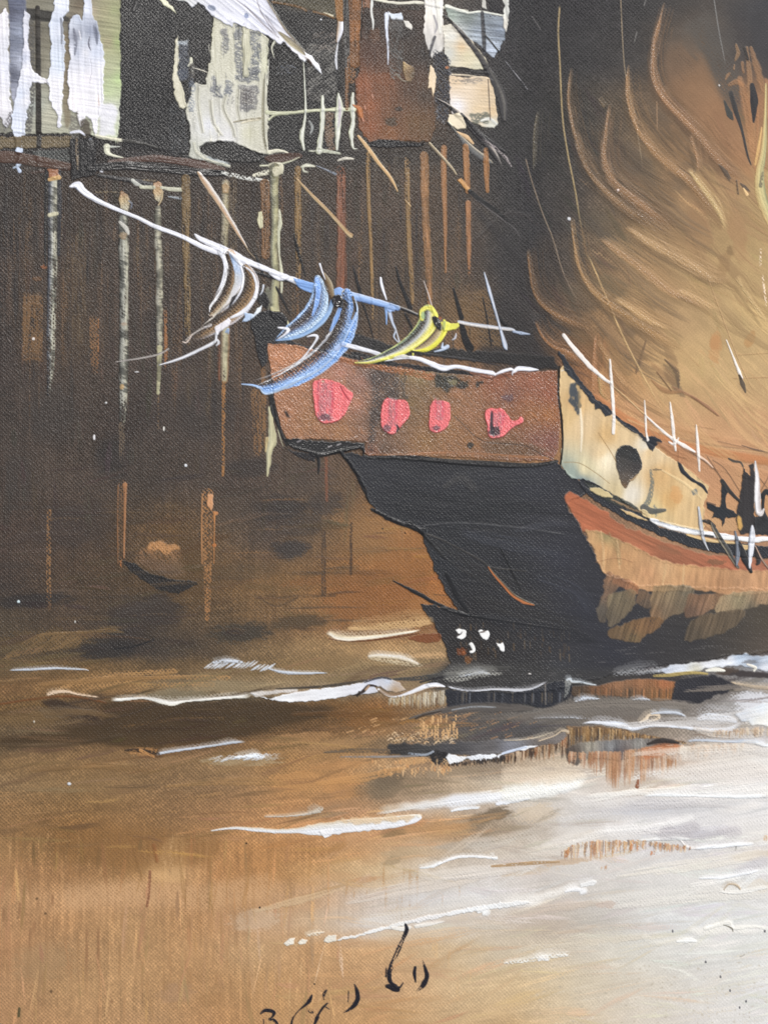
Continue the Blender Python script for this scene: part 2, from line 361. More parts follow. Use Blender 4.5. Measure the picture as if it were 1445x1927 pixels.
# ------------------------------------------------------------------ canvas and ground colours
GROUND = [
 (-90, [(-90,60,58,56),(300,36,34,34),(560,60,54,46),(640,90,66,46),(720,52,44,38),(850,70,62,56),(970,42,40,42),(1100,46,44,46),(1250,56,54,54),(1340,70,62,58),(1540,60,59,62)]),
 (0,  [(0,60,58,56),(240,34,33,34),(520,38,36,36),(560,74,66,54),(640,98,70,46),(700,48,40,36),(850,70,62,56),(960,41,40,42),(1100,46,44,46),(1220,52,50,50),(1320,70,64,60),(1445,60,59,62)]),
 (100,[(0,50,46,44),(240,35,34,35),(640,42,38,36),(720,52,42,36),(850,60,54,50),(960,42,40,42),(1100,48,46,47),(1200,60,56,54),(1280,84,72,62),(1330,98,80,64),(1380,66,60,58),(1445,60,58,60)]),
 (200,[(0,46,42,42),(240,36,35,36),(640,44,40,38),(720,86,60,44),(820,66,52,42),(900,48,45,44),(1000,46,44,45),(1100,62,58,54),(1180,84,72,60),(1260,112,90,70),(1330,136,106,80),(1400,140,104,76),(1445,150,112,84)]),
 (300,[(0,44,40,40),(150,44,39,37),(300,40,37,37),(520,42,39,38),(720,52,46,42),(820,58,50,44),(920,46,44,44),(1000,46,44,45),(1080,60,56,53),(1150,94,80,66),(1220,116,96,74),(1300,134,106,80),(1380,152,118,88),(1445,166,138,98)]),
 (400,[(0,44,42,43),(150,52,46,43),(300,48,44,43),(520,48,43,41),(720,58,51,47),(820,62,54,48),(920,52,49,48),(1000,50,48,49),(1070,66,60,56),(1130,98,84,70),(1200,126,102,76),(1300,152,122,90),(1380,170,140,100),(1445,176,148,106)]),
 (500,[(0,45,42,43),(150,56,50,47),(300,50,46,45),(520,52,47,44),(720,62,55,50),(850,68,59,52),(940,52,49,49),(1000,54,51,51),(1060,78,68,60),(1130,114,94,74),(1200,142,114,84),(1300,166,136,98),(1400,184,154,110),(1445,186,156,112)]),
 (600,[(0,46,43,44),(150,57,51,47),(300,52,47,46),(500,55,50,47),(720,66,58,51),(880,96,78,58),(950,58,52,50),(1000,56,52,51),(1050,84,70,59),(1120,132,104,76),(1200,152,122,90),(1300,182,150,110),(1400,192,162,116),(1445,190,160,114)]),
 (700,[(0,50,46,46),(150,58,52,49),(300,53,48,47),(480,62,54,49),(700,80,64,54),(880,110,82,60),(1000,60,54,52),(1060,110,80,58),(1120,158,112,78),(1180,176,138,98),(1260,192,158,112),(1340,196,164,118),(1445,196,164,120)]),
 (800,[(0,52,48,47),(150,56,50,48),(250,48,44,44),(350,56,51,49),(480,66,56,50),(560,64,56,52),(700,80,64,54),(1060,150,112,80),(1150,186,140,100),(1250,190,152,112),(1350,188,146,108),(1445,188,148,110)]),
 (900,[(0,56,51,49),(120,64,57,53),(250,52,48,46),(350,60,53,49),(450,60,53,50),(560,70,61,55),(640,84,70,58),(700,96,76,58),(1060,150,112,80),(1250,180,138,104),(1350,184,140,106),(1445,186,142,108)]),
 (1000,[(0,60,52,49),(150,60,51,46),(250,70,57,44),(330,82,64,44),(420,76,64,52),(500,66,58,54),(590,84,70,56),(650,112,86,60),(720,140,102,66),(800,140,98,62),(1000,60,54,52),(1250,170,130,98),(1445,180,136,104)]),
 (1100,[(0,52,46,44),(120,66,55,46),(250,70,57,43),(350,86,67,46),(450,98,76,52),(550,112,86,58),(640,126,90,56),(740,136,90,52),(850,146,96,56),(1000,60,54,52),(1445,100,84,70)]),
 (1180,[(0,78,66,52),(120,76,62,50),(250,68,57,48),(330,78,64,50),(450,96,76,54),(560,116,88,60),(660,134,98,64),(760,140,98,60),(850,128,92,62),(1000,50,48,50),(1445,62,56,53)]),
 (1225,[(0,80,66,50),(120,74,62,49),(250,58,51,46),(360,72,60,49),(480,112,90,64),(600,150,120,84),(740,170,136,96),(840,150,122,88),(940,56,52,50),(1200,48,47,50),(1445,70,62,58)]),
 (1256,[(0,100,80,56),(150,106,82,54),(300,98,78,54),(420,116,92,64),(560,126,102,70),(700,132,110,80),(800,118,100,76),(880,76,70,62),(1000,58,56,56),(1200,56,54,56),(1300,90,86,84),(1445,150,148,150)]),
 (1295,[(0,116,86,56),(150,130,98,62),(250,146,112,74),(330,132,112,84),(440,144,124,94),(560,150,128,98),(680,120,104,84),(780,150,124,94),(900,96,90,82),(1000,60,58,60),(1200,56,50,48),(1300,60,56,56),(1380,120,112,106),(1445,150,144,140)]),
 (1330,[(0,108,82,52),(80,104,80,50),(160,86,66,46),(230,82,60,38),(330,66,53,38),(480,74,58,40),(620,106,76,44),(720,132,92,54),(790,128,100,72),(850,86,76,68),(950,70,67,66),(1080,104,98,92),(1200,112,104,98),(1320,130,122,116),(1445,190,188,188)]),
 (1375,[(0,104,84,60),(120,96,76,54),(240,78,60,40),(400,78,59,40),(520,98,73,46),(620,118,86,54),(720,140,104,68),(800,142,112,84),(870,88,80,76),(1000,84,80,79),(1100,118,108,98),(1250,140,126,112),(1340,160,148,138),(1445,176,168,162)]),
 (1400,[(0,100,80,57),(100,108,84,58),(240,120,90,58),(400,112,82,54),(520,140,106,68),(640,150,116,78),(740,120,98,74),(830,84,78,74),(950,86,82,82),(1060,110,96,82),(1200,140,120,104),(1320,176,162,150),(1445,206,200,198)]),
 (1435,[(0,130,101,68),(150,138,106,70),(300,138,106,72),(420,140,110,76),(540,162,120,76),(640,172,128,84),(720,176,138,98),(800,150,120,92),(870,122,106,90),(980,180,158,134),(1080,204,186,164),(1200,186,160,140),(1320,204,188,174),(1445,220,214,210)]),
 (1475,[(0,136,108,76),(150,138,108,72),(320,132,102,70),(430,140,108,76),(540,170,126,80),(640,176,130,84),(710,120,102,82),(780,150,126,100),(870,182,160,134),(980,204,190,172),(1080,220,210,200),(1200,196,178,162),(1320,216,206,200),(1445,226,222,220)]),
 (1520,[(0,140,106,70),(150,136,102,64),(320,138,104,70),(430,158,118,80),(540,184,134,88),(640,172,128,88),(720,178,142,108),(820,196,176,156),(900,186,166,146),(1000,210,198,184),(1100,208,200,194),(1220,204,200,202),(1320,206,202,202),(1445,224,220,218)]),
 (1560,[(0,144,108,70),(150,136,98,58),(320,148,110,72),(430,166,122,80),(540,190,140,94),(640,198,150,106),(740,192,144,100),(830,190,148,106),(900,150,128,104),(960,170,150,128),(1060,212,202,192),(1200,212,208,206),(1320,208,204,204),(1445,226,220,214)]),
 (1600,[(0,156,118,78),(130,142,104,64),(250,150,108,66),(360,172,126,82),(480,178,128,80),(600,182,132,84),(700,192,150,108),(790,196,168,136),(880,186,170,152),(960,204,190,174),(1080,212,202,192),(1200,214,208,204),(1320,214,208,206),(1445,218,208,200)]),
 (1640,[(0,166,124,84),(130,158,116,76),(250,164,122,78),(330,196,154,108),(400,180,130,84),(500,178,128,80),(600,192,148,100),(700,206,176,136),(800,204,186,164),(900,208,196,184),(1000,206,196,188),(1100,212,204,196),(1250,218,212,206),(1445,222,216,210)]),
 (1690,[(0,184,140,98),(130,188,144,102),(250,190,146,104),(360,188,142,98),(480,188,144,102),(580,194,154,116),(680,202,182,164),(800,212,206,202),(920,220,216,214),(1030,202,190,178),(1150,206,198,190),(1250,216,212,206),(1445,222,218,214)]),
 (1735,[(0,178,134,94),(120,176,132,90),(250,184,142,98),(380,184,138,94),(480,192,150,112),(580,200,168,134),(700,212,200,190),(820,212,198,182),(940,206,190,172),(1020,192,176,160),(1110,202,192,180),(1250,218,216,214),(1445,222,220,216)]),
 (1790,[(0,176,130,90),(120,172,132,92),(250,184,142,98),(380,186,142,98),(480,192,154,112),(580,192,148,104),(700,200,158,114),(820,206,176,138),(940,206,188,162),(1050,208,192,170),(1180,214,208,196),(1300,218,214,208),(1445,222,220,214)]),
 (1850,[(0,180,136,96),(120,178,138,96),(250,186,144,100),(380,182,138,94),(500,188,144,98),(620,192,148,104),(760,200,160,118),(880,208,178,138),(980,208,180,140),(1080,212,194,166),(1200,216,204,186),(1320,218,212,204),(1445,222,218,214)]),
 (1930,[(0,178,134,94),(150,180,138,96),(300,184,142,100),(420,180,134,90),(540,188,144,98),(700,192,148,102),(860,204,170,128),(960,206,172,128),(1060,210,186,152),(1180,214,200,182),(1300,218,210,202),(1445,222,218,214)]),
]
rows = []
for yy, pts in GROUND:
    px = [p[0] for p in pts]
    rows.append(np.stack([np.interp(gx, px, [p[k] for p in pts]) for k in (1, 2, 3)], -1))
rows = np.array(rows, np.float32); ys = np.array([r[0] for r in GROUND], float)
jx = np.interp(gy, ys, np.arange(len(ys)))
# let the colour bands wander so that no straight seam shows
wob = (12 * (fbm(_X / 90, _Y / 40, 11) - .5) + 10 * (vn(_X / 20, _Y / 12, 12) - .5)) * sst(1180, 1300, _Y) + 40 * (fbm(_X / 60, _Y / 60, 13) - .5) * (1 - sst(1180, 1300, _Y))
wox = 40 * (fbm(_X / 80, _Y / 30, 14) - .5)
JY = np.interp(np.clip(_Y + wob, gy[0], gy[-1]), ys, np.arange(len(ys)))
IX = np.clip((_X + wox - X0) / S, 0, NX - 1.001)
j0 = np.floor(JY).astype(int); j1 = np.minimum(j0 + 1, len(ys) - 1); i0 = IX.astype(int)
fy = (JY - j0)[..., None]; fx = (IX - i0)[..., None]; fy = fy * fy * (3 - 2 * fy)
RGB[:] = (rows[j0, i0] * (1 - fx) + rows[j0, i0 + 1] * fx) * (1 - fy) + (rows[j1, i0] * (1 - fx) + rows[j1, i0 + 1] * fx) * fy
# the pale water is a cool, nearly neutral white on the right; the backdrop a warm brown
kn = .16 * sst(850, 1150, _X) * sst(1420, 1520, _Y) * (1 - .75 * sst(1640, 1760, _Y))
RGB[:] = RGB * (1 - kn[..., None]) + (RGB.mean(-1, keepdims=True) + np.array([3, 1, -1], np.float32)) * kn[..., None]
kn = .05 * sst(1200, 1300, _Y); RGB[:] = RGB * (1 - kn[..., None]) + RGB.mean(-1, keepdims=True) * kn[..., None]
RGB[:] += (np.array([11, 6, 1.5], np.float32) * (sst(290, 340, _Y) * (1 - sst(1050, 1200, _Y)) * (1 - sst(880, 960, _X)))[..., None])
RGB[:] *= (1 - .055 * sst(1230, 1330, _X) * sst(330, 420, _Y) * (1 - sst(720, 800, _Y)))[..., None]
# scrubbed brush texture: upright above, slanting in the sail, level in the waves, upright again at the bottom left
top = 1 - sst(1150, 1260, _Y); low = sst(1500, 1600, _Y) * (1 - sst(380, 900, _X)); sail = sst(950, 1150, _X) * (1 - sst(850, 980, _Y))
st_v = .55 * vn(_X / 5, _Y / 90, 21) + .45 * vn(_X / 2.2, _Y / 40, 22) - .5
t = math.radians(-8); u_ = _X * math.cos(t) + _Y * math.sin(t); v_ = -_X * math.sin(t) + _Y * math.cos(t)
st_h = .55 * vn(u_ / 110, v_ / 6, 23) + .45 * vn(u_ / 50, v_ / 2.4, 24) - .5
t = math.radians(38); u_ = _X * math.cos(t) + _Y * math.sin(t); v_ = -_X * math.sin(t) + _Y * math.cos(t)
st_d = .6 * vn(u_ / 90, v_ / 12, 25) + .4 * vn(u_ / 40, v_ / 4, 26) - .5
pale = np.clip(RGB.mean(-1) / 200, 0, 1)
pat = sst(.3, .75, fbm(_X / 70, _Y / 50, 33)); pat2 = sst(.35, .7, fbm(_X / 120, _Y / 30, 34))
amt = (.03 + .09 * pat) * top * (1 - sail) * st_v + (.015 + .04 * pat) * sail * st_d + (1 - top) * (1 - low) * (.15 - .11 * pale) * (.3 + pat2) * st_h + (1 - top) * low * (.02 + .11 * pat) * st_v
cloud = fbm(_X / 35, _Y / 35, 27, 4) - .5
RGB *= (1 + 2 * amt + .13 * (1 - .7 * pale) * cloud * 2)[..., None]
# thin ground over the weave: lighter on thread tops, some sparkle put into colour
fl = (WEAVE - .45) * (.35 + .9 * fbm(_X / 50, _Y / 50, 28)) * (1 - .88 * pale) * (1 - .7 * sst(1120, 1300, _X) * (1 - sst(1000, 1200, _Y)))
RGB *= (1 + .6 * fl)[..., None]
Z[:] = 1.0 * amt * 3 + .8 * (fbm(_X / 120, _Y / 120, 29) - .5)
WV[:] = np.clip(1.0 - .5 * sst(1180, 1400, _X) * (1 - sst(1300, 1450, _Y)), 0, 1) * (.7 + .5 * fbm(_X / 70, _Y / 70, 30))
WV[:] *= 1 - .85 * np.sqrt(pale)
WV[:] = np.clip(WV, .12, 2) * (1 - .55 * sst(1000, 1250, _X) * (1 - .3 * sst(1400, 1500, _Y)))
WV[:] *= 1 + .5 * sst(.4, .75, fbm(_X / 90, _Y / 90, 35))
lft = (1 - sst(820, 980, _X)) * (1 - sst(1180, 1300, _Y))
GL[:] = .62 - .52 * pale - .12 * sst(900, 1050, _X) + .12 * lft
WV[:] *= 1 + .35 * lft + .3 * sst(950, 1020, _X) * (1 - sst(1180, 1300, _X)) * (1 - sst(600, 750, _Y)) + .5 * (fbm(_X / 60, _Y / 80, 31) - .5) + .12 * sst(560, 800, _Y) * (1 - sst(1000, 1150, _Y)) * (1 - sst(500, 750, _X))
del st_v, st_h, st_d, cloud, fl, wob, wox, JY, IX, u_, v_

# smudges worked into the ground ------------------------------------------------
# backdrop under the houses
fill([(0,480),(170,480),(170,690),(40,700)], (84,66,50), dry=.5, dang=90, soft=6, alpha=.4, rough=2, wdry=.2)
for cx, cy, rx, ry, c, al in [(340,1075,90,60,(84,64,42),.6),(140,990,90,50,(60,52,49),.5),(60,1130,90,16,(46,42,42),.7),(90,1205,120,26,(96,76,50),.7),
    (300,1150,50,40,(58,50,46),.8),(250,1170,36,60,(62,52,47),.6),(205,1222,70,22,(48,44,43),.8),(455,1190,70,22,(64,57,49),.9),(565,1170,70,16,(80,66,50),.8),(520,960,60,30,(56,50,48),.7),
    (545,1035,40,22,(62,56,54),.85),(615,945,40,26,(66,58,54),.7),(460,1075,70,20,(88,72,54),.5),(650,1075,30,14,(106,84,60),.5),(700,1010,60,50,(142,106,70),.6),(760,1060,60,60,(140,96,58),.6),
    (700,1130,120,46,(138,90,52),.6),(640,1090,120,14,(128,86,52),.5),(800,1140,50,30,(156,108,64),.6),(440,960,60,40,(78,66,56),.5),(30,900,40,60,(62,56,53),.5),(100,780,60,60,(62,57,54),.5),
    (210,860,40,50,(44,41,41),.5),(390,780,70,60,(50,46,45),.4),(585,900,50,40,(72,62,56),.5),(470,880,60,20,(54,48,46),.6)]:
    blob(cx, cy, rx, ry, c, alpha=al, hard=.2, brk=.4, bs=(14,5), wmix=.35, ang=-4)
fill([(520,945),(605,945),(605,1000),(590,1010),(520,1005)], (58,52,50), dry=.42, dang=0, soft=3, alpha=.55)
for x in (607, 612): stroke([(x,1000),(x,1120)], 4, (62,52,46), dry=.5, alpha=.8, th=.3)
stroke([(661,985),(660,1080)], 5, (64,50,42), dry=.42, alpha=.85, th=.3)
stroke([(485,1125),(630,1120)], 6, (70,56,44), dry=.5, alpha=.7, th=.2, bL=10)
stroke([(480,1120),(520,1140),(560,1125)], 4, (60,50,42), dry=.5, alpha=.6, th=.2)
fill([(262,1040),(280,1024),(298,1018),(322,1022),(340,1040),(352,1082),(336,1092),(300,1082),(270,1064),(250,1052)], grad=[(300,1024,(196,142,92)),(280,1034,(170,122,82)),(325,1036,(160,116,80)),(300,1050,(140,104,74)),(330,1070,(108,88,70)),(280,1058,(110,86,66)),(310,1082,(92,76,62))], soft=4, dry=.44, dang=62, dL=24, dW=3, rough=4, alpha=.7, var=.12, ang=62, wdry=.35)
fill([(274,1030),(284,1022),(300,1017),(312,1022),(330,1024),(340,1034),(322,1036),(312,1042),(296,1034)], (190,138,90), soft=1.5, dry=.3, dang=50, dL=14, rough=3, alpha=.85, wdry=.2)
blob(300,1066,46,14,(110,86,68), ang=18, alpha=.55, hard=.3, brk=.3, wmix=.3)
fill([(232,1056),(248,1058),(285,1080),(330,1092),(370,1094),(372,1100),(335,1118),(290,1106),(245,1075)], (40,38,39), rough=1.5, alpha=.92, dry=.2, th=.5)
stroke([(252,1060),(290,1085),(370,1097)], 2.5, (30,29,30), th=.6)
stroke([(215,1221),(250,1217),(290,1204)], 3, (34,32,33), th=.5)
fill([(205,1145),(265,1140),(262,1205),(205,1205)], (58,50,46), soft=6, alpha=.6)
for k in range(26):
    x = 5 + k * 5.5; stroke([(x,1240 - k),(x + 55,1200 - k * .6),(x + 90,1190)], 3, (124,98,66), dry=.46, alpha=.8, th=.3)
# wall-and-sky side, dark shadow right of the houses
fill([(925,545),(960,560),(1048,690),(1050,700),(940,680),(900,690),(905,640)], (50,47,47), soft=12, alpha=.75)
fill([(868,560),(915,540),(950,640),(950,655),(875,648)], (112,88,62), dry=.38, dang=20, soft=5, alpha=.8)
stroke([(895,450),(960,400),(1040,440)], 14, (66,61,60), soft=1, alpha=.5, dry=.4)
stroke([(900,400),(960,470),(1000,520),(1030,590)], 26, (46,43,44), soft=1, alpha=.6)

def wave(pts, w, c, **k): stroke(pts, w, c, **{**dict(th=.8, bL=40, bW=2.5), **k})
# water: broad worked passages
fill([(190,1322),(330,1326),(520,1322),(640,1330),(600,1352),(520,1368),(400,1396),(290,1408),(190,1400),(120,1396),(0,1404),(0,1390),(90,1376),(200,1356)], (70,54,36), soft=5, rough=3, alpha=.85, dry=.12, dang=-6, dL=60)
fill([(75,1318),(110,1316),(165,1338),(197,1358),(160,1356),(110,1342)], (60,46,36), soft=3, alpha=.9)
blob(60,1352,80,18,(116,92,62), alpha=.6, brk=.4, bs=(3,9), bang=-30, wmix=.3)
blob(120,1340,60,14,(104,88,70), alpha=.55, brk=.45, bs=(20,3), bang=18)
stroke([(0,1325),(60,1316),(130,1310),(200,1322)], 7, (112,68,38), soft=1, alpha=.8, dry=.25)
stroke([(230,1368),(330,1354),(420,1352)], 6, (112,84,52), dry=.5, alpha=.7, th=.2)
stroke([(0,1402),(120,1402),(230,1384)], 12, (74,60,44), soft=1, alpha=.7, dry=.3)
for a in [[(160,1300),(230,1282),(330,1274),(430,1276)],[(110,1298),(200,1272),(330,1262)],[(230,1310),(300,1290),(400,1288)]]:
    stroke(a, 10, (176,134,88), dry=.5, alpha=.75, th=.3, bL=50, bW=1.6)
blob(330,1308,70,12,(126,114,92), alpha=.7, brk=.35, bs=(16,3), bang=-8, hard=.2)
blob(440,1292,80,16,(142,124,96), alpha=.6, brk=.3, bs=(24,4), hard=.2)
fill([(265,1412),(300,1408),(310,1426),(290,1430)], (84,58,36), soft=4, alpha=.6)
blob(270,1414,30,8,(176,128,80), alpha=.7, brk=.45, bs=(3,6), bang=30)
stroke([(160,1440),(240,1428),(330,1420)], 4, (112,80,50), alpha=.7, th=.2, dry=.4)
blob(460,1432,80,10,(170,150,118), alpha=.6, brk=.45, bs=(22,3))
for cx, cy, rx, ry, c, al in [(600,1250,90,18,(140,112,78),.6),(690,1275,90,14,(132,112,80),.6),(840,1270,60,12,(110,100,84),.7),(930,1268,70,14,(98,94,88),.7),(690,1352,60,26,(126,86,48),.6),
    (820,1358,36,14,(176,128,82),.75),(560,1390,90,12,(172,130,88),.6),(640,1400,90,10,(166,128,88),.6),(900,1350,90,18,(88,82,78),.8),(950,1372,90,14,(84,80,80),.8),(1050,1340,120,18,(116,110,104),.8),
    (1210,1330,100,24,(120,112,106),.8),(1160,1345,90,14,(112,102,94),.6),(1290,1350,60,14,(128,120,114),.6),(560,1470,60,26,(190,140,90),.6),(640,1480,40,30,(186,136,88),.6),(735,1465,30,20,(112,96,78),.8),(720,1485,40,20,(120,104,84),.6),
    (640,1440,70,10,(182,134,88),.6),(780,1432,40,10,(206,160,110),.7),(860,1452,90,10,(156,136,112),.6),(620,1520,90,10,(164,126,92),.6),(600,1534,60,8,(140,122,102),.5),(760,1555,50,16,(186,136,92),.5),(740,1568,30,10,(132,108,78),.7),
    (930,1532,36,16,(116,100,82),.85),(905,1540,30,12,(128,110,90),.8),(840,1560,60,10,(196,150,104),.6),(1010,1530,50,20,(206,184,156),.5),(900,1585,40,12,(172,162,150),.6),(860,1592,50,10,(176,164,150),.5),(760,1606,50,14,(184,160,128),.6),
    (740,1620,24,10,(160,138,108),.6),(690,1655,40,7,(188,142,104),.6),(620,1650,60,8,(200,160,120),.4),(960,1630,50,7,(188,160,132),.6),(1060,1622,90,7,(192,158,124),.55),(990,1640,60,10,(206,180,150),.5),
    (1020,1745,60,14,(192,176,160),.6),(1060,1705,60,14,(206,190,180),.5),(1300,1712,36,12,(206,200,200),.6),(1260,1560,70,14,(186,184,192),.7),(1330,1565,60,14,(196,192,200),.6),(1230,1520,90,12,(200,198,202),.6),(1400,1560,50,30,(230,224,218),.5),
    (1420,1610,50,10,(206,190,170),.6),(1430,1668,30,14,(214,200,182),.6),(1350,1480,120,16,(230,226,226),.6),(1200,1480,60,20,(206,190,172),.5),(1130,1570,90,30,(222,214,206),.5),(1420,1320,50,30,(224,224,230),.7),(1430,1350,40,12,(236,234,228),.8),
    (330,1870,40,24,(172,136,106),.5),(80,1810,70,40,(168,136,100),.5),(400,1880,30,16,(164,124,84),.5),(480,1730,60,26,(206,182,156),.5)]:
    blob(cx, cy, rx, ry, c, alpha=al, hard=.15, brk=.38, bs=(18,4), bang=-6, wmix=.25, ang=-6)
# scrubbed light flecks and verticals
for k in range(60):
    x = rng.uniform(10, 420); y = rng.uniform(1545, 1640); stroke([(x,y),(x - 4,y + rng.uniform(25,80))], rng.uniform(2,7), (196,152,106) if k % 3 else (140,100,60), dry=.5, alpha=.5, th=.2, fade=(.3,.4))
for k in range(90):
    x = rng.uniform(0, 480); y = rng.uniform(1660, 1840); stroke([(x,y),(x - 1,y + rng.uniform(30,110))], rng.uniform(2,8), [(204,158,114),(150,112,76),(164,124,86)][k % 3], dry=.46, alpha=.42, th=.2, fade=(.3,.4))
for k in range(50):
    x = rng.uniform(480, 900); y = rng.uniform(1590, 1700) if k % 2 else rng.uniform(1760, 1860); stroke([(x,y),(x - 2,y + rng.uniform(20,70))], rng.uniform(2,6), [(214,176,130),(168,126,84)][k % 2], dry=.5, alpha=.45, th=.2, fade=(.3,.4))
fill([(300,1600),(320,1575),(348,1565),(348,1660),(290,1660),(275,1640)], (206,164,116), soft=6, dry=.32, dang=90, dL=40, alpha=.85)
fill([(120,1668),(230,1655),(380,1668),(520,1640),(520,1690),(380,1712),(240,1700),(120,1712)], (206,164,122), soft=12, dry=.36, dang=90, dL=40, alpha=.6)
fill([(100,1560),(300,1560),(420,1580),(400,1625),(240,1640),(110,1610)], (138,100,60), soft=12, dry=.34, dang=92, dL=50, alpha=.6)
stroke([(290,1590),(296,1620)], 12, (140,92,56), soft=1, alpha=.8)
stroke([(283,1640),(281,1680),(277,1705)], 5, (134,90,66), dry=.35, alpha=.9, th=.4)
for x, y0, y1 in [(8,1705,1740),(38,1695,1730),(58,1745,1800),(164,1740,1850),(186,1735,1840),(100,1680,1710),(72,1690,1720),(212,1880,1890)]:
    stroke([(x,y0),(x - 1,y1)], 5, (140,102,72), dry=.4, alpha=.7, th=.2, fade=(.2,.5))
for x, y, r in [(70,1691,3),(86,1719,3),(97,1866,3.2)]: blob(x, y, r, r, (96,74,52), alpha=.8)
stroke([(37,1898),(36,1912)], 5, (82,76,52), alpha=.9, th=.3)
for x, y in [(464,1587),(489,1708),(592,1852),(762,1003),(720,995)]: blob(x, y, 1.9, 1.9, (28,26,26), hard=.8)
for k in range(140):   # specks of scuffed ground, lower right
    x = rng.uniform(1000, 1445); y = rng.uniform(1810, 1930); blob(x, y, rng.uniform(1.5,4), rng.uniform(1.5,3), (184,172,154), alpha=.5, hard=.3)
for k in range(60):
    x = rng.uniform(980, 1420); y = 1925 - (x - 980) * .18 + rng.normal(0, 50); stroke([(x,y),(x + rng.uniform(40,120),y - rng.uniform(6,22))], rng.uniform(2,6), [(224,214,200),(204,190,166)][k % 2], dry=.5, alpha=.35, th=.2)

# the sail side of the ground: dark petals and blotches at the upper right
fill([(1330,30),(1400,90),(1390,190),(1385,215),(1350,190),(1325,110)], (80,74,70), soft=9, alpha=.55, dry=.25, dang=70, dL=40)
fill([(1270,60),(1330,20),(1390,140),(1420,280),(1385,200),(1340,160)], (84,80,76), soft=10, alpha=.6, dry=.35, dang=65)
fill([(1262,50),(1295,60),(1330,120),(1350,170),(1380,230),(1405,290),(1425,340),(1430,360),(1375,300),(1300,215),(1262,170),(1245,120)], grad=[(1270,60,(84,74,66)),(1275,110,(112,90,72)),(1300,160,(136,104,78)),(1340,220,(146,110,82)),(1400,320,(156,116,84))], soft=8, alpha=.85, dry=.16, dang=55, dL=60)
fill([(1405,20),(1540,10),(1540,140),(1435,150),(1425,110)], (62,60,62), soft=5, alpha=.75)
def scumble(n, x0, y0, x1, y1, ang, ln, wd, amp, dry=.45, al=.6, spread=8):
    # loose brushwork: short dry strokes a little lighter or darker than the paint they lie on
    for k in range(n):
        x = rng.uniform(x0, x1); y = rng.uniform(y0, y1); a = math.radians(ang + rng.normal(0, spread)); l = rng.uniform(*ln)
        j = min(NY - 1, max(0, int((y - Y0) / S))); i = min(NX - 1, max(0, int((x - X0) / S)))
        c = RGB[j, i] * (1 + rng.normal(0, amp)) + rng.normal(0, 3, 3)
        stroke([(x,y),(x + l * .5 * math.cos(a),y + l * .5 * math.sin(a) + rng.normal(0, 2)),(x + l * math.cos(a),y + l * math.sin(a))], [2, rng.uniform(*wd), 2], np.clip(c, 20, 245), dry=dry, alpha=al, th=.35, soft=.6, fade=(.15,.35), bL=45, bW=1.8, weave=None, wdry=.3, n=5)
for k in range(230):
    x = rng.uniform(-60, 900); y = rng.uniform(300, 640); l = rng.uniform(60, 260)
    stroke([(x,y),(x + rng.normal(0,1.5),y + l * .5),(x,y + l)], [3, rng.uniform(4,16), 2], [(102,80,60),(92,74,62),(40,38,39),(112,84,58),(44,41,42)][k % 5], dry=rng.uniform(.46,.56), alpha=.55, th=.3, soft=.5, fade=(.2,.5), bL=40, bW=1.6, weave=None, wdry=.4, n=5)
for k in range(60):
    x = rng.uniform(-60, 820); y = rng.uniform(930, 1220); l = rng.uniform(50, 200)
    stroke([(x,y),(x + l * .5,y - 3),(x + l,y - 2)], [2, rng.uniform(4,18), 2], [(124,94,62),(146,104,64),(62,54,48),(108,84,60)][k % 4] if x > 380 else [(96,76,54),(58,52,48),(104,82,56),(74,62,52)][k % 4], dry=.5, alpha=.5, th=.3, soft=.5, fade=(.2,.4), bL=50, bW=1.6, weave=None, wdry=.4, n=5)
scumble(420, -60, 1240, 1450, 1600, -6, (40, 180), (4, 18), .13)
scumble(240, 500, 1580, 1450, 1930, -8, (50, 200), (6, 24), .035, spread=12)
scumble(170, -40, 1560, 640, 1900, 92, (30, 130), (3, 14), .10)
scumble(200, -60, 300, 900, 920, 90, (40, 160), (6, 22), .12, al=.5, spread=4)
scumble(140, -60, 880, 850, 1240, -3, (40, 150), (6, 22), .10, al=.55)
scumble(160, 960, 150, 1440, 860, 52, (50, 170), (5, 26), .07, al=.5, spread=14)
# ------------------------------------------------------------------ the houses at the top
canvas = mesh_of("canvas", (slice(0, NY), slice(0, NX)), np.ones((NY, NX), bool), Z, None, None)
W_, LIL, CREAM, BEI = (232,230,234), (222,222,233), (222,206,178), (200,196,174)
DK = (36,34,35)
def drag(x0, y0, x1, y1, c, dry=.42, ang=8, alpha=.74, L=9, Wd=2.2, rough=3.5, **k):
    c = tuple(v * .8 + 26 for v in c)   # paint dragged thin by the knife
    fill([(x0,y0),(x1,y0),(x1,y1),(x0,y1)], c, dry=dry, dang=ang, dL=L, dW=Wd, rough=rough, alpha=alpha, th=.3, var=.14, wdry=.22, **{**dict(soft=1.2), **k})

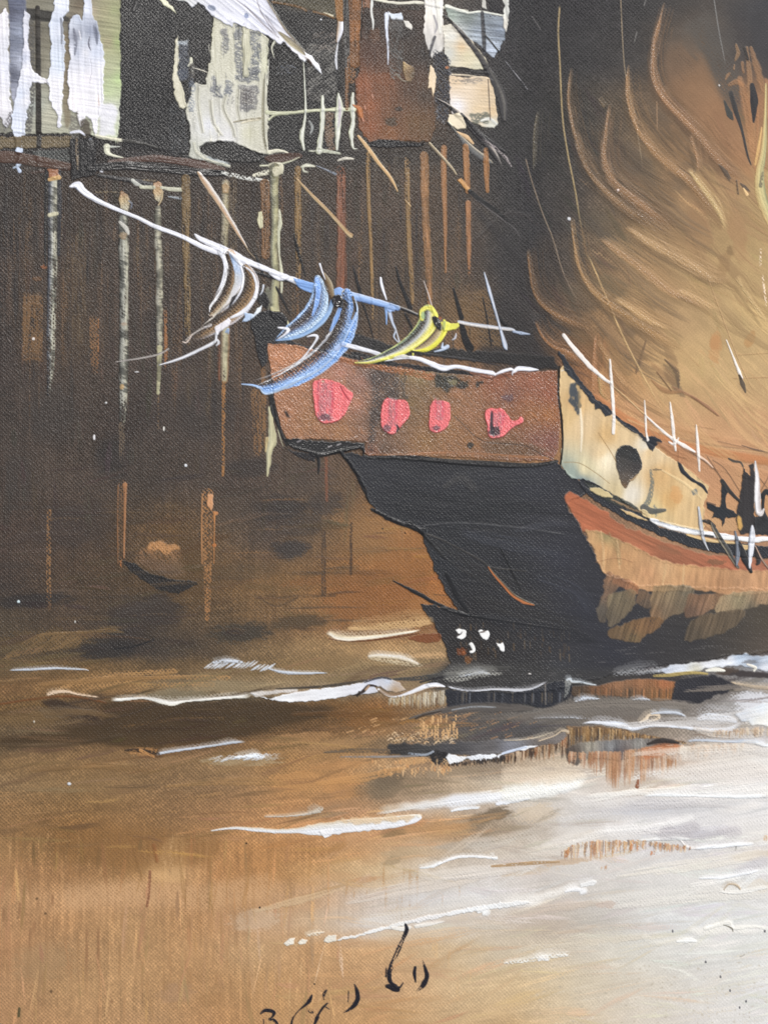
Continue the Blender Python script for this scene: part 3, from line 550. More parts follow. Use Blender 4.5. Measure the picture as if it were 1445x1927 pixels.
house = node("boathouse", label="whitewashed plank house cut by the left edge of the picture")
start()
fill([(-84,-84),(226,-84),(228,0),(226,60),(228,120),(229,180),(225,200),(226,245),(221,268),(196,258),(170,255),(130,252),(-84,250)],
     grad=[(-60,100,(160,156,140)),(0,40,(150,140,128)),(40,90,(132,124,112)),(62,60,(84,78,70)),(62,120,(104,98,86)),(95,40,(112,108,96)),(110,15,(140,138,126)),(62,200,(160,164,158)),(90,220,(186,182,164)),(110,130,(160,154,140)),(138,40,(96,88,80)),(150,10,(110,98,84)),
     (175,20,(170,158,136)),(200,20,(158,152,122)),(215,20,(160,164,124)),(205,80,(160,150,124)),(222,80,(158,170,120)),(205,130,(180,180,150)),(224,150,(182,200,146)),(205,210,(212,210,212)),(215,240,(200,206,180)),(210,170,(190,200,160)),(15,220,(120,118,110))],
     rough=2, th=1.6, ridge=.9, var=.16, ang=9, L=60, Wd=2.2, groove=1.6, weave=.15, gloss=.35)
fill([(40,14),(70,18),(100,22),(132,34),(130,42),(95,36),(98,42),(60,40),(46,30)], (52,50,48), soft=2, alpha=.9)
stroke([(72,15),(73,120),(74,250)], [9,10,11], (62,58,54), th=.8, dry=.12, lad=.3)
fill([(44,30),(66,40),(68,150),(60,250),(48,250)], (86,84,82), dry=.4, dang=6, dL=14, dW=2, soft=2, alpha=.85)
fill([(120,60),(134,60),(134,230),(126,250),(119,200)], (118,104,84), soft=3, alpha=.7, var=.15, ang=8)
done("plank_wall", house)
def white(pts, grad, **k): fill(pts, grad=grad, **{**dict(rough=1.7, th=2.6, ridge=.9, weave=0, var=.05, ang=88, L=60, Wd=3.5, groove=1.6, gloss=.4), **k})
WG = (236,233,238); BG_ = (118,122,140); LB = (204,210,226)
start()
white([(-10,30),(2,26),(12,14),(17,25),(18,60),(17,105),(21,150),(20,184),(25,210),(21,231),(14,240),(8,236),(2,216),(-10,220)], [(10,40,WG),(12,120,(226,226,238)),(12,200,WG),(2,100,(216,216,224)),(18,225,(206,204,210))])
stroke([(24,212),(16,232),(10,246)], [14,16,6], (96,92,96), dry=.42, th=.4, alpha=.7, soft=.6)
done("whitewash_streak", house); start()
fill([(17,-30),(50,-30),(50,30),(54,90),(50,160),(30,200),(21,180),(19,100)], grad=[(20,20,(86,88,104)),(40,0,(96,100,118)),(26,80,(112,116,132)),(42,60,(150,156,174)),(24,140,(92,94,108)),(46,120,(196,200,216)),(30,180,(170,172,188))], rough=1.5, th=1.2, var=.16, ang=4, L=16, Wd=2.4, groove=1.2, soft=1.5, weave=.1)
white([(47,20),(57,27),(55,60),(54,87),(60,122),(66,137),(80,146),(92,150),(95,160),(78,157),(62,156),(57,165),(58,195),(52,208),(55,222),(48,234),(49,254),(41,268),(44,284),(36,291),(29,284),(32,268),(24,250),(22,225),(26,200),(34,170),(42,130),(46,90),(44,50)], [(52,40,(206,206,216)),(52,90,(228,226,236)),(56,130,WG),(85,153,WG),(40,180,LB),(52,190,WG),(34,240,(224,228,240)),(36,284,(206,216,236)),(44,110,(190,194,212)),(30,215,LB)], dry=.06, dang=88)
done("whitewash_streak", house); start()
white([(102,-40),(131,-40),(131,10),(131,24),(121,33),(120,50),(124,79),(122,110),(123,137),(119,160),(120,184),(117,210),(116,237),(112,242),(108,240),(109,218),(102,204),(95,190),(94,168),(90,158),(96,120),(97,87),(94,50),(96,32),(103,20)], [(115,0,(224,226,236)),(110,40,LB),(118,60,(222,224,236)),(106,100,(210,216,230)),(118,120,(214,222,236)),(106,160,WG),(114,200,WG),(112,238,(230,228,238)),(122,80,(190,196,210))])
stroke([(116,36),(118,60),(117,84)], [4,5,2], (110,112,122), alpha=.7, th=-.3, dry=.2)
done("whitewash_streak", house); start()
stroke([(37,300),(33,312),(38,322)], [8,4,7], (188,200,222), th=1.2, dry=.2); stroke([(26,316),(38,310),(34,304)], [3,5,3], (176,188,206), th=.8)
done("drip", house); start()
white([(130,50),(132,37),(138,29),(148,28),(156,40),(160,8),(152,-30),(172,-40),(174,0),(174,30),(184,42),(188,55),(190,70),(197,100),(197,130),(195,160),(197,186),(191,205),(186,228),(184,250),(180,258),(176,240),(172,224),(162,220),(158,235),(153,241),(147,226),(146,215),(134,208),(128,198),(130,170),(128,150),(133,110),(131,70)],
      [(136,45,(206,210,222)),(150,34,(190,198,216)),(134,100,WG),(144,70,(112,114,128)),(146,100,(170,176,196)),(156,80,(206,212,226)),(164,20,(222,224,236)),(162,100,WG),(172,60,(150,156,176)),(182,60,(132,136,152)),(190,85,LB),(180,100,(206,212,230)),(194,130,WG),(140,150,WG),(165,150,(240,234,240)),(185,180,WG),(140,190,(240,234,236)),(160,210,WG),(178,205,WG),(154,236,WG)])
for a, wd, cc in [([(170,70),(168,84),(172,96)],[2,5,2],(66,66,78)),([(140,56),(144,80),(142,104)],[6,10,4],(104,106,120)),([(178,50),(182,66),(184,84)],[6,12,4],(104,108,124)),([(172,112),(174,135),(169,158)],[2,2.5,1],(176,174,184)),([(150,58),(154,76)],[3,4],(236,234,240)),([(130,44),(131,56)],[4,4],(80,78,84)),([(160,60),(161,110),(158,150)],[2,3,2],(206,208,218)),([(186,180),(188,200)],[3,5],(226,206,196))]:
    stroke(a, wd, cc, alpha=.75, th=-.4, dry=.22, soft=.7)
fill([(190,195),(222,200),(216,255),(186,258),(188,225)], (224,222,230), soft=3, alpha=.85, th=.5, rough=3)
done("whitewash_streak", house); start()
drag(132,214,150,262, (104,98,90), dry=.36)
fill([(160,222),(172,236),(176,250),(162,262),(146,250),(152,240)], (74,66,58), soft=2, alpha=.85, dry=.2, rough=3)
stroke([(164,262),(170,272),(171,300)], [12,18,14], cols=[(-1,120,126,140),(0,204,214,232),(1,110,114,128)], th=1, dry=.15, fade=(.15,.7))
stroke([(134,250),(150,248),(160,254)], [4,6,3], LIL, th=1)
done("ledge_shadow", house)
start()
fill([(-84,258),(134,256),(136,276),(-84,282)], (112,98,76), rough=2, th=.8, ridge=.5, var=.22, ang=2, L=50, Wd=2.2, dry=.16)
stroke([(75,250),(74,300),(78,330)], [9,9,4], (46,42,40), th=.7)
fill([(60,284),(132,282),(136,300),(110,308),(70,304)], (88,92,90), dry=.3, dang=3, soft=2, alpha=.7)
stroke([(-84,290),(20,296),(74,304),(132,314)], [22,22,20,14], (78,56,46), th=.9, ridge=.4, bris=.15, dry=.12)
stroke([(60,325),(100,320),(128,318)], [4,8,4], (66,50,44), th=.5)
fill([(132,262),(182,262),(180,330),(134,340)], (40,38,39), rough=1.5, th=1.4, ridge=.8, dry=.1, dang=90)
for x in (137, 153): stroke([(x,268),(x + 1,330)], 3, (28,27,28), th=1.2)
stroke([(145,262),(146,282),(147,320)], [4,6,2], (124,108,88), th=.8, dry=.4)
done("floor_beam", house)
start()
stroke([(182,257),(220,263),(262,268),(298,279)], [5,6,6,3], (226,222,200), th=1.8, ridge=.6, weave=0, rough=.3); stroke([(222,262),(222,270)], [3,1], (210,206,180), th=1)
done("ledge_stroke", house); start()
stroke([(197,276),(212,276),(228,276)], [5,4,1], (176,178,170), th=1, dry=.2)
stroke([(202,276),(203,286),(212,292),(233,297)], [12,11,5,2], (212,210,190), th=1.4, ridge=.5, weave=0)
done("ledge_stroke", house); start()
stroke([(252,20),(257,8),(256,3)], [6,5,4], (214,212,206), th=1.2); done("paint_speck"); start()
stroke([(190,322),(193,323)], 4, (214,214,222), th=1)
done("paint_speck")

# the middle house under its white roof
mid = node("cottage", label="beige cottage under a thick white roof stroke")
start()
fill([(228,-84),(325,-84),(330,120),(346,210),(356,290),(230,275)], (37,35,36), soft=3, alpha=.85, var=.1)
fill([(338,190),(350,215),(358,300),(320,290),(318,200)], (70,72,74), dry=.55, dang=85, dL=20, soft=3, alpha=.7)
fill([(505,20),(640,20),(640,290),(505,290)], (36,34,34), soft=5, alpha=.9, var=.12)
fill([(512,-30),(612,-30),(632,6),(634,34),(612,26),(570,14),(540,6),(515,8)], (72,66,52), rough=2, th=.6, var=.2, ang=10, dry=.12)
for a in [[(512,4),(540,8),(566,14),(576,20)],[(590,22),(612,28),(628,34)]]: stroke(a, 4, (104,76,46), dry=.35, th=.8)
stroke([(610,24),(626,30)], [2,4], (206,196,170), th=.9, dry=.3)
done("shadowed_wall", mid)
start()
fill([(333,66),(336,80),(338,110),(334,140),(344,160),(352,200),(346,207),(338,202),(328,178),(326,150),(328,110)], (200,194,172), rough=1.6, th=1.8, ridge=.8, weave=0, var=.08)
drag(336,80,355,150, (92,98,112), dry=.34, L=8); drag(335,76,355,86,(196,206,216), dry=.2)
drag(338,110,355,128, (48,50,58), dry=.2); drag(337,132,352,150, (64,70,86), dry=.32); drag(339,84,354,108,(58,60,68),dry=.36)
stroke([(360,110),(360,118),(355,124)], [5,6,3], (206,204,184), th=1.4)
drag(356,120,366,162, (96,90,82), dry=.4, L=4); drag(357,124,366,160,(50,50,54),dry=.5,L=4)
stroke([(366,128),(380,132),(392,137)], [1.5,2.5,1.5], (206,200,184), th=.8)
done("wall_fragment", mid)
start()
fill([(402,30),(400,60),(396,95),(398,115),(392,124),(388,150),(389,160),(368,157),(362,164),(358,180),(350,205),(352,226),(359,236),(358,275),(354,292),(362,298),(384,303),(420,311),(436,308),(400,297),(378,288),(376,276),(392,268),(420,268),(440,266),(450,274),(470,282),(490,289),(508,292),(502,276),(504,250),(506,215),(503,180),(504,120),(506,74),(490,60),(470,55),(440,40)],
     grad=[(400,60,(206,202,178)),(415,130,(206,202,182)),(370,200,(214,212,204)),(395,235,(222,222,228)),(440,120,(202,198,176)),(470,90,(196,192,172)),(500,120,(208,206,178)),(480,180,(206,202,186)),(440,210,(216,212,202)),(470,250,(206,202,178)),(500,260,(206,202,184)),(365,285,(190,190,178)),(430,255,(226,224,226)),(345,200,(200,196,176))],
     rough=2, th=2.4, ridge=1., weave=.05, var=.07, groove=1.4, ang=88, L=50, Wd=5)
for x0, y0, x1, y1, c, d in [(417,54,431,76,(62,62,70),.3),(420,74,430,100,(70,72,80),.38),(443,45,456,150,(62,66,78),.36),(472,58,490,140,(70,76,90),.4),(450,128,488,153,(60,64,76),.34),(458,46,486,66,(96,94,96),.45),(398,140,408,176,(72,76,92),.36),(402,160,418,182,(58,62,74),.4),(424,152,437,182,(74,80,98),.36),(449,158,484,208,(78,76,82),.33),(452,164,478,196,(92,84,84),.4),(356,150,366,215,(108,118,138),.5)]:
    drag(x0, y0, x1, y1, c, dry=d, ang=14, L=7)
stroke([(464,50),(463,80),(464,110),(462,125),(463,140)], [12,13,14,8,13], (206,202,178), th=2.4, ridge=.7, weave=0, rough=.2)
for a in [[(372,165),(372,200),(380,250)],[(395,190),(400,230),(415,255)],[(425,180),(420,205),(436,240),(440,258)],[(448,170),(446,200),(450,226)]]:
    stroke(a, [4,5,3], (182,178,160), th=-.8, alpha=.6); stroke([(p[0] + 4, p[1]) for p in a], [3,4,3], (226,222,206), th=1.2, alpha=.8)
stroke([(440,230),(465,226),(490,223)], [2,3,4], (150,140,116), th=1, dry=.2); stroke([(455,232),(470,228),(488,226)], [2,3,2], (226,216,190), th=.8, dry=.2)
stroke([(497,150),(495,200),(496,250),(500,280)], [2,4,5,3], (150,144,122), th=-.6); stroke([(501,140),(500,200),(501,250),(504,278)], [3,5,5,3], (218,214,196), th=1.4)
fill([(374,300),(400,293),(436,308),(430,312),(395,306)], (170,178,182), soft=2, alpha=.7)
stroke([(366,270),(372,288),(395,303),(432,313)], [5,6,5,5], (210,208,192), th=1.2, rough=.25)
RGB[:] = np.where((MASK > .3)[..., None], RGB * .93 - 2, RGB)
for k in range(26):
    x = rng.uniform(360, 500); y = rng.uniform(60, 250); stroke([(x,y),(x + rng.normal(0,2),y + rng.uniform(15,60))], [2, rng.uniform(3,9), 2], [(150,148,140),(226,222,206),(120,118,116)][k % 3], dry=.46, alpha=.6, th=.6, soft=.5, fade=(.2,.3), bL=14, weave=None)
done("plank_wall", mid)
start()
fill([(378,284),(392,270),(425,266),(452,276),(490,289),(500,296),(478,306),(430,304),(396,296)], (40,38,37), smooth=True, rough=1.5, th=1.2, ridge=.6, var=.15, ang=12, gloss=.7)
stroke([(205,304),(285,298),(330,302),(380,310),(420,320)], [5,13,13,16,10], (80,58,50), th=1.0, ridge=.4, bris=.12, dry=.12)
stroke([(170,316),(240,312),(300,318),(366,324),(420,326)], [14,16,14,14,12], (36,34,35), th=1.3, ridge=.6, bris=.15, gloss=.7)
stroke([(185,330),(260,342),(300,352)], [6,10,5], (40,38,40), th=1., ridge=.4)
fill([(498,296),(520,290),(560,288),(568,296),(540,304),(512,306)], (76,56,48), smooth=True, rough=1, th=.9, ridge=.4)
stroke([(490,312),(520,310),(545,304),(564,296)], [3,4,3,1.5], (206,204,180), th=1)
stroke([(506,287),(524,284),(542,287)], [8,6,2], (212,208,188), th=1.2, rough=.3)
stroke([(418,325),(440,330),(470,336),(505,340)], [5,8,8,4], (206,206,200), th=1.2, dry=.42, bL=6)
stroke([(478,330),(500,325),(512,322)], [6,10,7], (206,202,182), th=1.2, dry=.3, bL=6)
stroke([(510,312),(525,312),(528,320),(518,328)], [10,14,12,10], (206,202,180), th=1.4, dry=.15)
stroke([(568,314),(578,311),(592,313)], [4,7,3], (204,202,184), th=1); stroke([(570,314),(572,322),(580,324)], [4,4,2], (196,196,178), th=.8)
stroke([(596,312),(615,320),(632,328)], [1.5,3,5], (120,126,138), th=.8, dry=.2)
stroke([(636,302),(650,298),(665,299)], [3,6,3], (206,200,186), th=1, dry=.25)
stroke([(582,284),(612,286),(642,290)], [3,4,2], (196,196,178), th=.9, dry=.25)
done("floor_beam", mid)
start()
drag(577,84,634,190, (112,108,102), dry=.5, ang=-38, L=16, Wd=2.4, alpha=.85, rough=4)
drag(590,60,636,96, (120,106,96), dry=.56, ang=-30, L=14, alpha=.7); drag(612,210,628,284, (132,100,72), dry=.36, ang=-35, L=10)
drag(520,120,560,140, (130,136,150), dry=.62, ang=10, L=14)
done("dragged_patch", mid)
start()
stroke([(503,212),(540,213),(580,209),(610,207),(640,206),(668,206)], [8,6,5,6,7,7], (196,196,168), th=1.6, ridge=.5, weave=0, rough=.25)
stroke([(506,226),(515,218),(530,215),(560,212)], [4,4,3,1.5], (188,188,160), th=1.2)
stroke([(516,108),(512,90),(519,76)], [1.5,3,6], (198,196,178), th=1.2); stroke([(506,112),(504,160)], [1.5,2], (206,204,190), th=1)
for p, wd in [([(571,112),(573,150),(575,205),(572,235),(568,255),(572,282)],[2,2.5,4,5,10,4]),([(607,182),(607,215),(605,245),(600,285)],[4,9,8,11]),([(637,176),(639,205),(636,235),(634,282)],[3,15,12,4]),([(664,176),(663,200),(664,230),(661,250),(664,278),(672,280)],[4,9,7,9,4,1])]:
    stroke(p, wd, cols=[(-1,206,206,186),(-.2,214,214,206),(.3,190,190,178),(1,200,202,176)], th=2.2, ridge=.8, weave=0, rough=.22)
stroke([(638,186),(640,215),(637,240)], [1,5,1], (190,180,186), th=.8)
stroke([(600,280),(618,284),(640,288)], [3,4,2], (186,188,170), th=.9)
stroke([(582,228),(588,240),(584,252)], [3,6,3], (140,142,140), th=.8, dry=.2)
done("railing", mid)
start()
stroke([(633,32),(640,40),(640,56),(635,78)], [3,11,13,5], cols=[(-1,222,224,236),(0,206,202,202),(1,150,120,92)], th=2, ridge=.6, weave=0)
stroke([(636,82),(632,110),(634,130)], [2,5,3], (206,206,212), th=1.2, dry=.15)
done("drip", mid)
start()
fill([(296,-40),(310,-3),(318,6),(326,14),(333,27),(322,17),(308,9),(297,-5)], (214,212,184), rough=1, th=1.8, ridge=.6, weave=0)
fill([(322,-50),(322,-2),(338,2),(352,5),(362,16),(372,6),(384,12),(392,24),(404,34),(422,44),(438,52),(440,44),(462,52),(486,60),(504,68),(518,78),(527,85),(534,80),(552,98),(566,112),(574,116),(580,112),(598,134),(607,142),(603,128),(586,106),(572,96),(556,82),(546,62),(530,42),(515,18),(502,-6),(496,-50)],
     grad=[(340,-10,(200,200,196)),(400,10,(214,214,226)),(420,40,(224,224,236)),(470,30,(228,228,240)),(500,50,(220,220,234)),(530,70,(226,224,232)),(515,35,(196,196,208)),(560,100,(236,234,238)),(600,135,(238,238,242)),(390,-10,(216,216,220))],
     rough=1.3, th=3.4, ridge=1.2, weave=0, var=.10, ang=40, L=90, Wd=3.5, groove=2.6, gloss=.55)
for a in [[(478,-20),(490,20),(505,45),(520,66)],[(460,10),(485,36),(512,62)],[(430,-10),(470,20),(500,50),(525,72)],[(500,30),(515,52),(535,72)]]:
    stroke(a, [1.5,3,2], (150,144,150), th=-1.2, alpha=.75)
stroke([(498,-10),(522,30),(540,58),(560,80),(575,98)], [3,6,6,6,3], cols=[(-1,64,66,70),(0,110,106,96),(1,160,140,116)], th=1, dry=.15)
stroke([(526,62),(545,78),(560,90),(574,104)], [4,12,12,3], cols=[(-1,84,80,76),(0,150,138,112),(1,206,196,168)], th=.8, dry=.1, bL=40)
blob(399,16,10,6,(120,128,150), ang=25, alpha=.8, hard=.3, th=-.5); blob(464,30,5,6,(110,122,156), alpha=.8, th=-.5); blob(428,20,14,4,(196,196,210),ang=25,alpha=.7)
fill([(572,104),(582,112),(597,132),(578,116)], (88,70,58), soft=1, alpha=.8)
done("white_roof", mid)

# the brown house
brn = node("brown_house", label="brown plank house with a cream gable wall")
start()
stroke([(640,-60),(641,0),(642,32)], [22,21,18], (134,94,52), th=.9, bris=.12, dry=.1, weave=.6)
stroke([(666,-60),(666,0),(665,60),(667,115)], [28,28,26,26], (132,88,52), th=.9, bris=.2, dry=.22, lad=.2, weave=.7)
stroke([(650,-40),(652,60),(656,180)], [10,12,6], (44,40,38), th=.6); stroke([(682,-20),(681,60),(682,140)], [4,4,3], (40,36,34), th=.5)
stroke([(689,-40),(690,20),(688,90)], [14,14,12], (118,76,48), th=.5, dry=.32, alpha=.9)
stroke([(662,112),(662,150)], [18,14], (118,80,48), th=.5, dry=.4); stroke([(653,130),(653,205)], [7,6], (112,76,44), th=.5, dry=.35)
done("plank", brn); start()
fill([(682,14),(800,20),(800,110),(816,180),(820,240),(810,266),(760,266),(720,262),(694,268),(676,240),(672,215),(668,150),(676,135)],
     grad=[(700,40,(48,40,36)),(760,60,(44,38,36)),(800,100,(46,40,38)),(700,100,(76,52,42)),(760,110,(56,46,40)),(685,160,(136,82,54)),(700,200,(142,86,56)),(700,240,(138,84,56)),(735,170,(112,74,52)),(770,170,(78,58,46)),(740,215,(98,68,48)),(730,250,(124,82,52)),(780,230,(104,76,50)),(800,180,(66,54,46)),(800,240,(98,74,52))],
     rough=2, th=.8, ridge=.4, var=.12, ang=85, L=50, Wd=5, weave=.75, gloss=.6)
blob(735,230,14,10,(60,52,42),alpha=.7,brk=.4,bs=(5,5)); blob(750,205,8,5,(52,46,42),alpha=.7); blob(720,150,30,14,(126,78,52),alpha=.5,brk=.4,bs=(6,6)); blob(705,66,12,16,(104,68,44),alpha=.5,brk=.4,bs=(4,4))
fill([(690,268),(720,262),(735,264),(770,268),(800,270),(790,276),(720,278),(695,276)], (32,30,32), rough=1, th=1.2, ridge=.5, gloss=.7)
stroke([(664,198),(676,204),(679,214),(682,224)], [2,8,8,3], (178,112,68), th=1.8, ridge=.5, weave=0)
for x, y in [(686,200),(682,223),(700,178)]: stroke([(x,y),(x + 2,y + 5)], [2,3], (190,140,120), th=1.2)
done("brown_wall", brn); start()
stroke([(690,-4),(720,2),(750,6),(790,5),(830,14),(880,20)], [3,5,5,7,5,2], (216,212,196), th=1.8, ridge=.6, weave=0, rough=.25)
stroke([(700,0),(699,24),(702,40),(702,56)], [6,4,4,2], (222,222,218), th=1.6, weave=0, rough=.3)
stroke([(728,28),(727,50),(730,90),(730,122)], [9,6,4,2], (214,218,232), th=1.8, ridge=.5, weave=0, rough=.3)
fill([(729,22),(740,26),(756,24),(759,36),(745,40),(735,36)], (206,214,226), rough=2, th=1.6, ridge=.5, weave=0, var=.12)
fill([(760,38),(770,40),(776,52),(774,58),(762,50)], (216,212,204), rough=1.5, th=1.6, ridge=.5, weave=0)
drag(731,36,760,60, (86,84,82), dry=.4, ang=80, L=8); drag(733,95,758,150, (104,106,106), dry=.48, ang=30, L=10, rough=4); drag(732,60,760,100, (62,60,58), dry=.5, ang=80)
fill([(758,118),(766,120),(779,128),(780,142),(772,154),(762,148)], grad=[(760,125,(196,170,128)),(770,135,(130,104,76)),(778,140,(66,58,50)),(765,150,(150,120,86))], smooth=True, rough=1, th=1, ridge=.5, var=.15, ang=60)
stroke([(745,140),(758,152),(772,154)], 3, (120,110,96), th=.8, dry=.35)
done("window_stroke", brn); start()
fill([(800,-40),(824,-40),(834,10),(832,30),(835,60),(842,70),(832,95),(818,106),(810,110),(808,95),(800,80),(797,60),(799,30)],
     grad=[(805,30,(224,216,206)),(815,60,(206,200,196)),(825,20,(226,224,222)),(830,60,(214,206,196)),(812,90,(196,192,188))], rough=1.8, th=2.4, ridge=1., weave=0, var=.12, ang=85, L=30, Wd=4, groove=1.8)
stroke([(822,-10),(826,30),(828,62)], [10,9,6], (230,226,218), th=1.4, ridge=.5, weave=0); stroke([(818,70),(812,86),(808,106)], [5,6,2], (88,86,90), th=.8)
stroke([(816,30),(822,50),(818,62)], [3,4,2], (150,146,150), th=-.5); 
fill([(838,10),(870,22),(905,24),(945,30),(952,40),(947,80),(934,100),(925,108),(912,96),(900,84),(870,70),(850,50)], grad=[(850,30,(150,160,150)),(880,30,(96,102,98)),(920,40,(110,116,124)),(900,60,(146,154,166)),(940,60,(120,128,142)),(925,95,(170,178,192)),(860,60,(206,206,204))], rough=2.5, th=1.2, ridge=.6, var=.28, ang=6, L=40, Wd=2.6, groove=1.5, dry=.14, dang=6, weave=.3)
fill([(905,-60),(958,-60),(957,-10),(957,40),(950,62),(946,50),(948,10),(940,-10),(912,-5),(916,18),(906,14)], grad=[(910,0,(196,192,184)),(955,20,(206,206,200)),(950,50,(196,190,180))], rough=1.5, th=1.8, ridge=.7, weave=0, var=.2, ang=80, dry=.15)
fill([(918,-20),(942,-20),(944,24),(920,20)], (40,38,40), rough=1.2)
stroke([(840,12),(880,24),(905,22),(948,30)], [8,4,4,3], (222,222,212), th=1.4, dry=.1)
fill([(832,50),(850,45),(880,70),(905,100),(918,118),(915,132),(880,130),(846,126),(836,100)], grad=[(850,70,(214,212,206)),(870,88,(212,178,136)),(880,105,(206,196,164)),(900,125,(206,200,176)),(845,100,(196,196,190)),(880,80,(206,196,180))], rough=1.4, th=1.8, ridge=.4, var=.09, ang=4, L=40, Wd=3, groove=1, weave=.2)
fill([(844,142),(880,146),(915,144),(926,150),(932,190),(937,232),(930,240),(906,238),(880,226),(850,214),(846,180)], grad=[(860,150,(216,190,158)),(880,170,(220,200,176)),(860,200,(230,226,232)),(910,170,(206,182,150)),(925,210,(206,178,140)),(900,205,(216,192,158)),(925,235,(206,206,196))], rough=1.2, th=1.9, ridge=.5, var=.07, ang=4, L=50, Wd=3, groove=.8, weave=.2)
stroke([(846,132),(870,130),(900,136),(918,138)], [7,7,5,3], (62,58,58), th=.8, dry=.15, lad=.2); stroke([(850,140),(880,142),(915,148)], [3,3,2], (206,190,168), th=.9, dry=.2)
drag(846,148,916,156, (120,110,104), dry=.5, ang=2, L=12, alpha=.7)
drag(884,214,918,232, (70,76,66), dry=.34, ang=8, L=8); stroke([(905,228),(920,224),(934,234)], [4,6,4], (216,214,206), th=1)
fill([(814,96),(832,98),(848,110),(846,220),(836,240),(822,225),(818,180),(820,130)], (112,112,118), dry=.5, wdry=.85, rough=3, th=.5, var=.15); fill([(814,96),(834,98),(846,120),(844,225),(826,225),(820,180)], (58,58,64), dry=.48, wdry=.8, rough=2, th=.3)
blob(841,127,4,3,(176,110,66),alpha=.9,hard=.6)
fill([(808,122),(816,130),(821,145),(818,168),(815,185),(812,165),(805,166),(807,145)], (222,200,170), rough=1, th=1.8, ridge=.6, weave=0)
stroke([(918,150),(920,190),(922,226)], 1.6, (64,54,48), th=-.5)
done("cream_wall", brn); start()
stroke([(836,28),(866,60),(895,96),(912,122),(916,138)], [3,8,10,12,7], cols=[(-1,110,104,96),(0,60,57,58),(1,44,42,44)], th=1.4, ridge=.6, bris=.2, bL=60)
stroke([(907,24),(910,70),(911,100)], [6,8,6], (56,56,60), th=.8, dry=.2)
stroke([(912,122),(930,152),(944,190),(948,225)], [6,16,18,8], cols=[(-1,50,48,50),(-.3,92,88,84),(.2,52,50,52),(1,48,46,48)], th=1.3, ridge=.5, bris=.25, bL=60, dry=[0,.1,.3])
stroke([(912,66),(940,100),(965,135),(990,168)], [3,3,2.5,2], (30,30,32), th=.8); stroke([(950,115),(975,146),(992,168)], [1.5,2,2], (130,128,132), th=.8, dry=.45)
stroke([(822,186),(845,200),(868,220),(900,255),(930,290),(950,330)], [2,6,12,12,10,2], cols=[(-1,206,196,186),(-.5,160,150,142),(0,60,57,58),(1,40,38,40)], th=1.6, ridge=.5, bris=.2, bL=60, fade=(0,.3))
stroke([(868,215),(900,250),(928,272),(950,286)], [4,10,10,3], (40,38,40), th=1.4, bris=.2)
fill([(845,216),(862,212),(872,224),(876,242),(858,242),(842,232)], (224,210,184), rough=1.6, th=1.8, ridge=.6, weave=0)
stroke([(842,230),(856,246),(878,272),(905,295),(924,306)], [4,3,12,14,5], cols=[(-1,206,190,166),(-.4,110,108,104),(.3,92,92,92),(1,60,58,58)], th=1, ridge=.3, bris=.25, bL=60, dry=.1)
stroke([(860,248),(878,258),(890,270)], [2,8,4], (206,172,132), th=1, dry=.15)
for a in [[(908,262),(930,278),(944,290)],[(938,284),(952,298),(962,314)]]: stroke(a, [2,6,2], (150,140,140), th=.9, dry=.42, bL=8)
done("eave_stroke", brn)
# ------------------------------------------------------------------ stilts and struts
def stilt(pts, wd, cols=None, col=None, parent=None, name="stilt", **k):
    start(); stroke(pts, wd, col=col, cols=cols, **{**dict(th=1.1, bris=.16, rough=.14, weave=.35), **k}); return done(name, parent)
PALE = [(-1,120,116,104),(-.6,178,174,156),(0,172,170,158),(.5,140,140,132),(1,80,78,74)]
start()
stroke([(62,318),(62,400),(62,480)], [38,40,40], (70,60,52), dry=.55, alpha=.6, th=.3, wdry=.3); stroke([(62,545),(62,620),(60,700)], [36,38,40], (112,84,56), dry=.42, th=.4, wdry=.3, fade=(.1,.35), alpha=.85)
for y in range(560, 690, 13): stroke([(46,y),(64,y - 3),(80,y + 2)], 5, (116,86,58), dry=.5, th=.2, alpha=.6)
blob(84,502,7,5,(150,92,58),alpha=.7,brk=.3,bs=(3,3)); blob(70,525,10,5,(126,86,54),alpha=.5,brk=.35,bs=(3,3))
done("stilt")
start()
stroke([(149,420),(149,520),(150,700)], [26,28,26], (88,72,54), dry=.52, th=.3, wdry=.3, fade=(.1,.3), alpha=.8); done("stilt")
start()
stroke([(176,590),(177,640),(178,715)], [14,15,12], (124,90,60), dry=.46, th=.3, wdry=.6, fade=(.1,.3), alpha=.85); stroke([(185,600),(185,700)], 4, (140,96,60), dry=.5, th=.3); done("stilt")
start()
stroke([(101,330),(100,420),(99,520),(97,620),(96,690),(93,740)], [22,20,18,17,15,9], cols=[(-1,150,146,132),(-.4,186,182,162),(.2,160,160,156),(.6,84,86,94),(1,52,52,56)], th=1.4, lad=.5, ladang=.35, weave=.1, bris=.22, dry=[.1,.28,.32,.4,.42,.6], ladP=2.6)
stroke([(112,322),(113,380),(111,480)], [6,9,5], (44,43,47), th=1, ridge=.4); stroke([(88,320),(86,420),(86,500)], [5,5,3], (36,35,36), th=.7)
fill([(90,319),(111,318),(113,330),(104,338),(92,334)], (150,104,78), rough=1.5, th=1.4, ridge=.5, var=.14)
stroke([(94,338),(112,334)], [7,8], (196,160,110), th=1, dry=.15); stroke([(94,405),(108,402)], [8,7], (190,184,158), th=.8, dry=.2)
done("stilt")
start()
stroke([(233,412),(233,470),(234,540),(234,620),(233,700),(232,760),(230,800)], [17,19,17,17,18,15,10], cols=PALE, th=1.5, lad=.5, ladang=.5, weave=.05, bris=.2, dry=[.12,.25,.2,.28,.25,.35,.6], ladP=3.2)
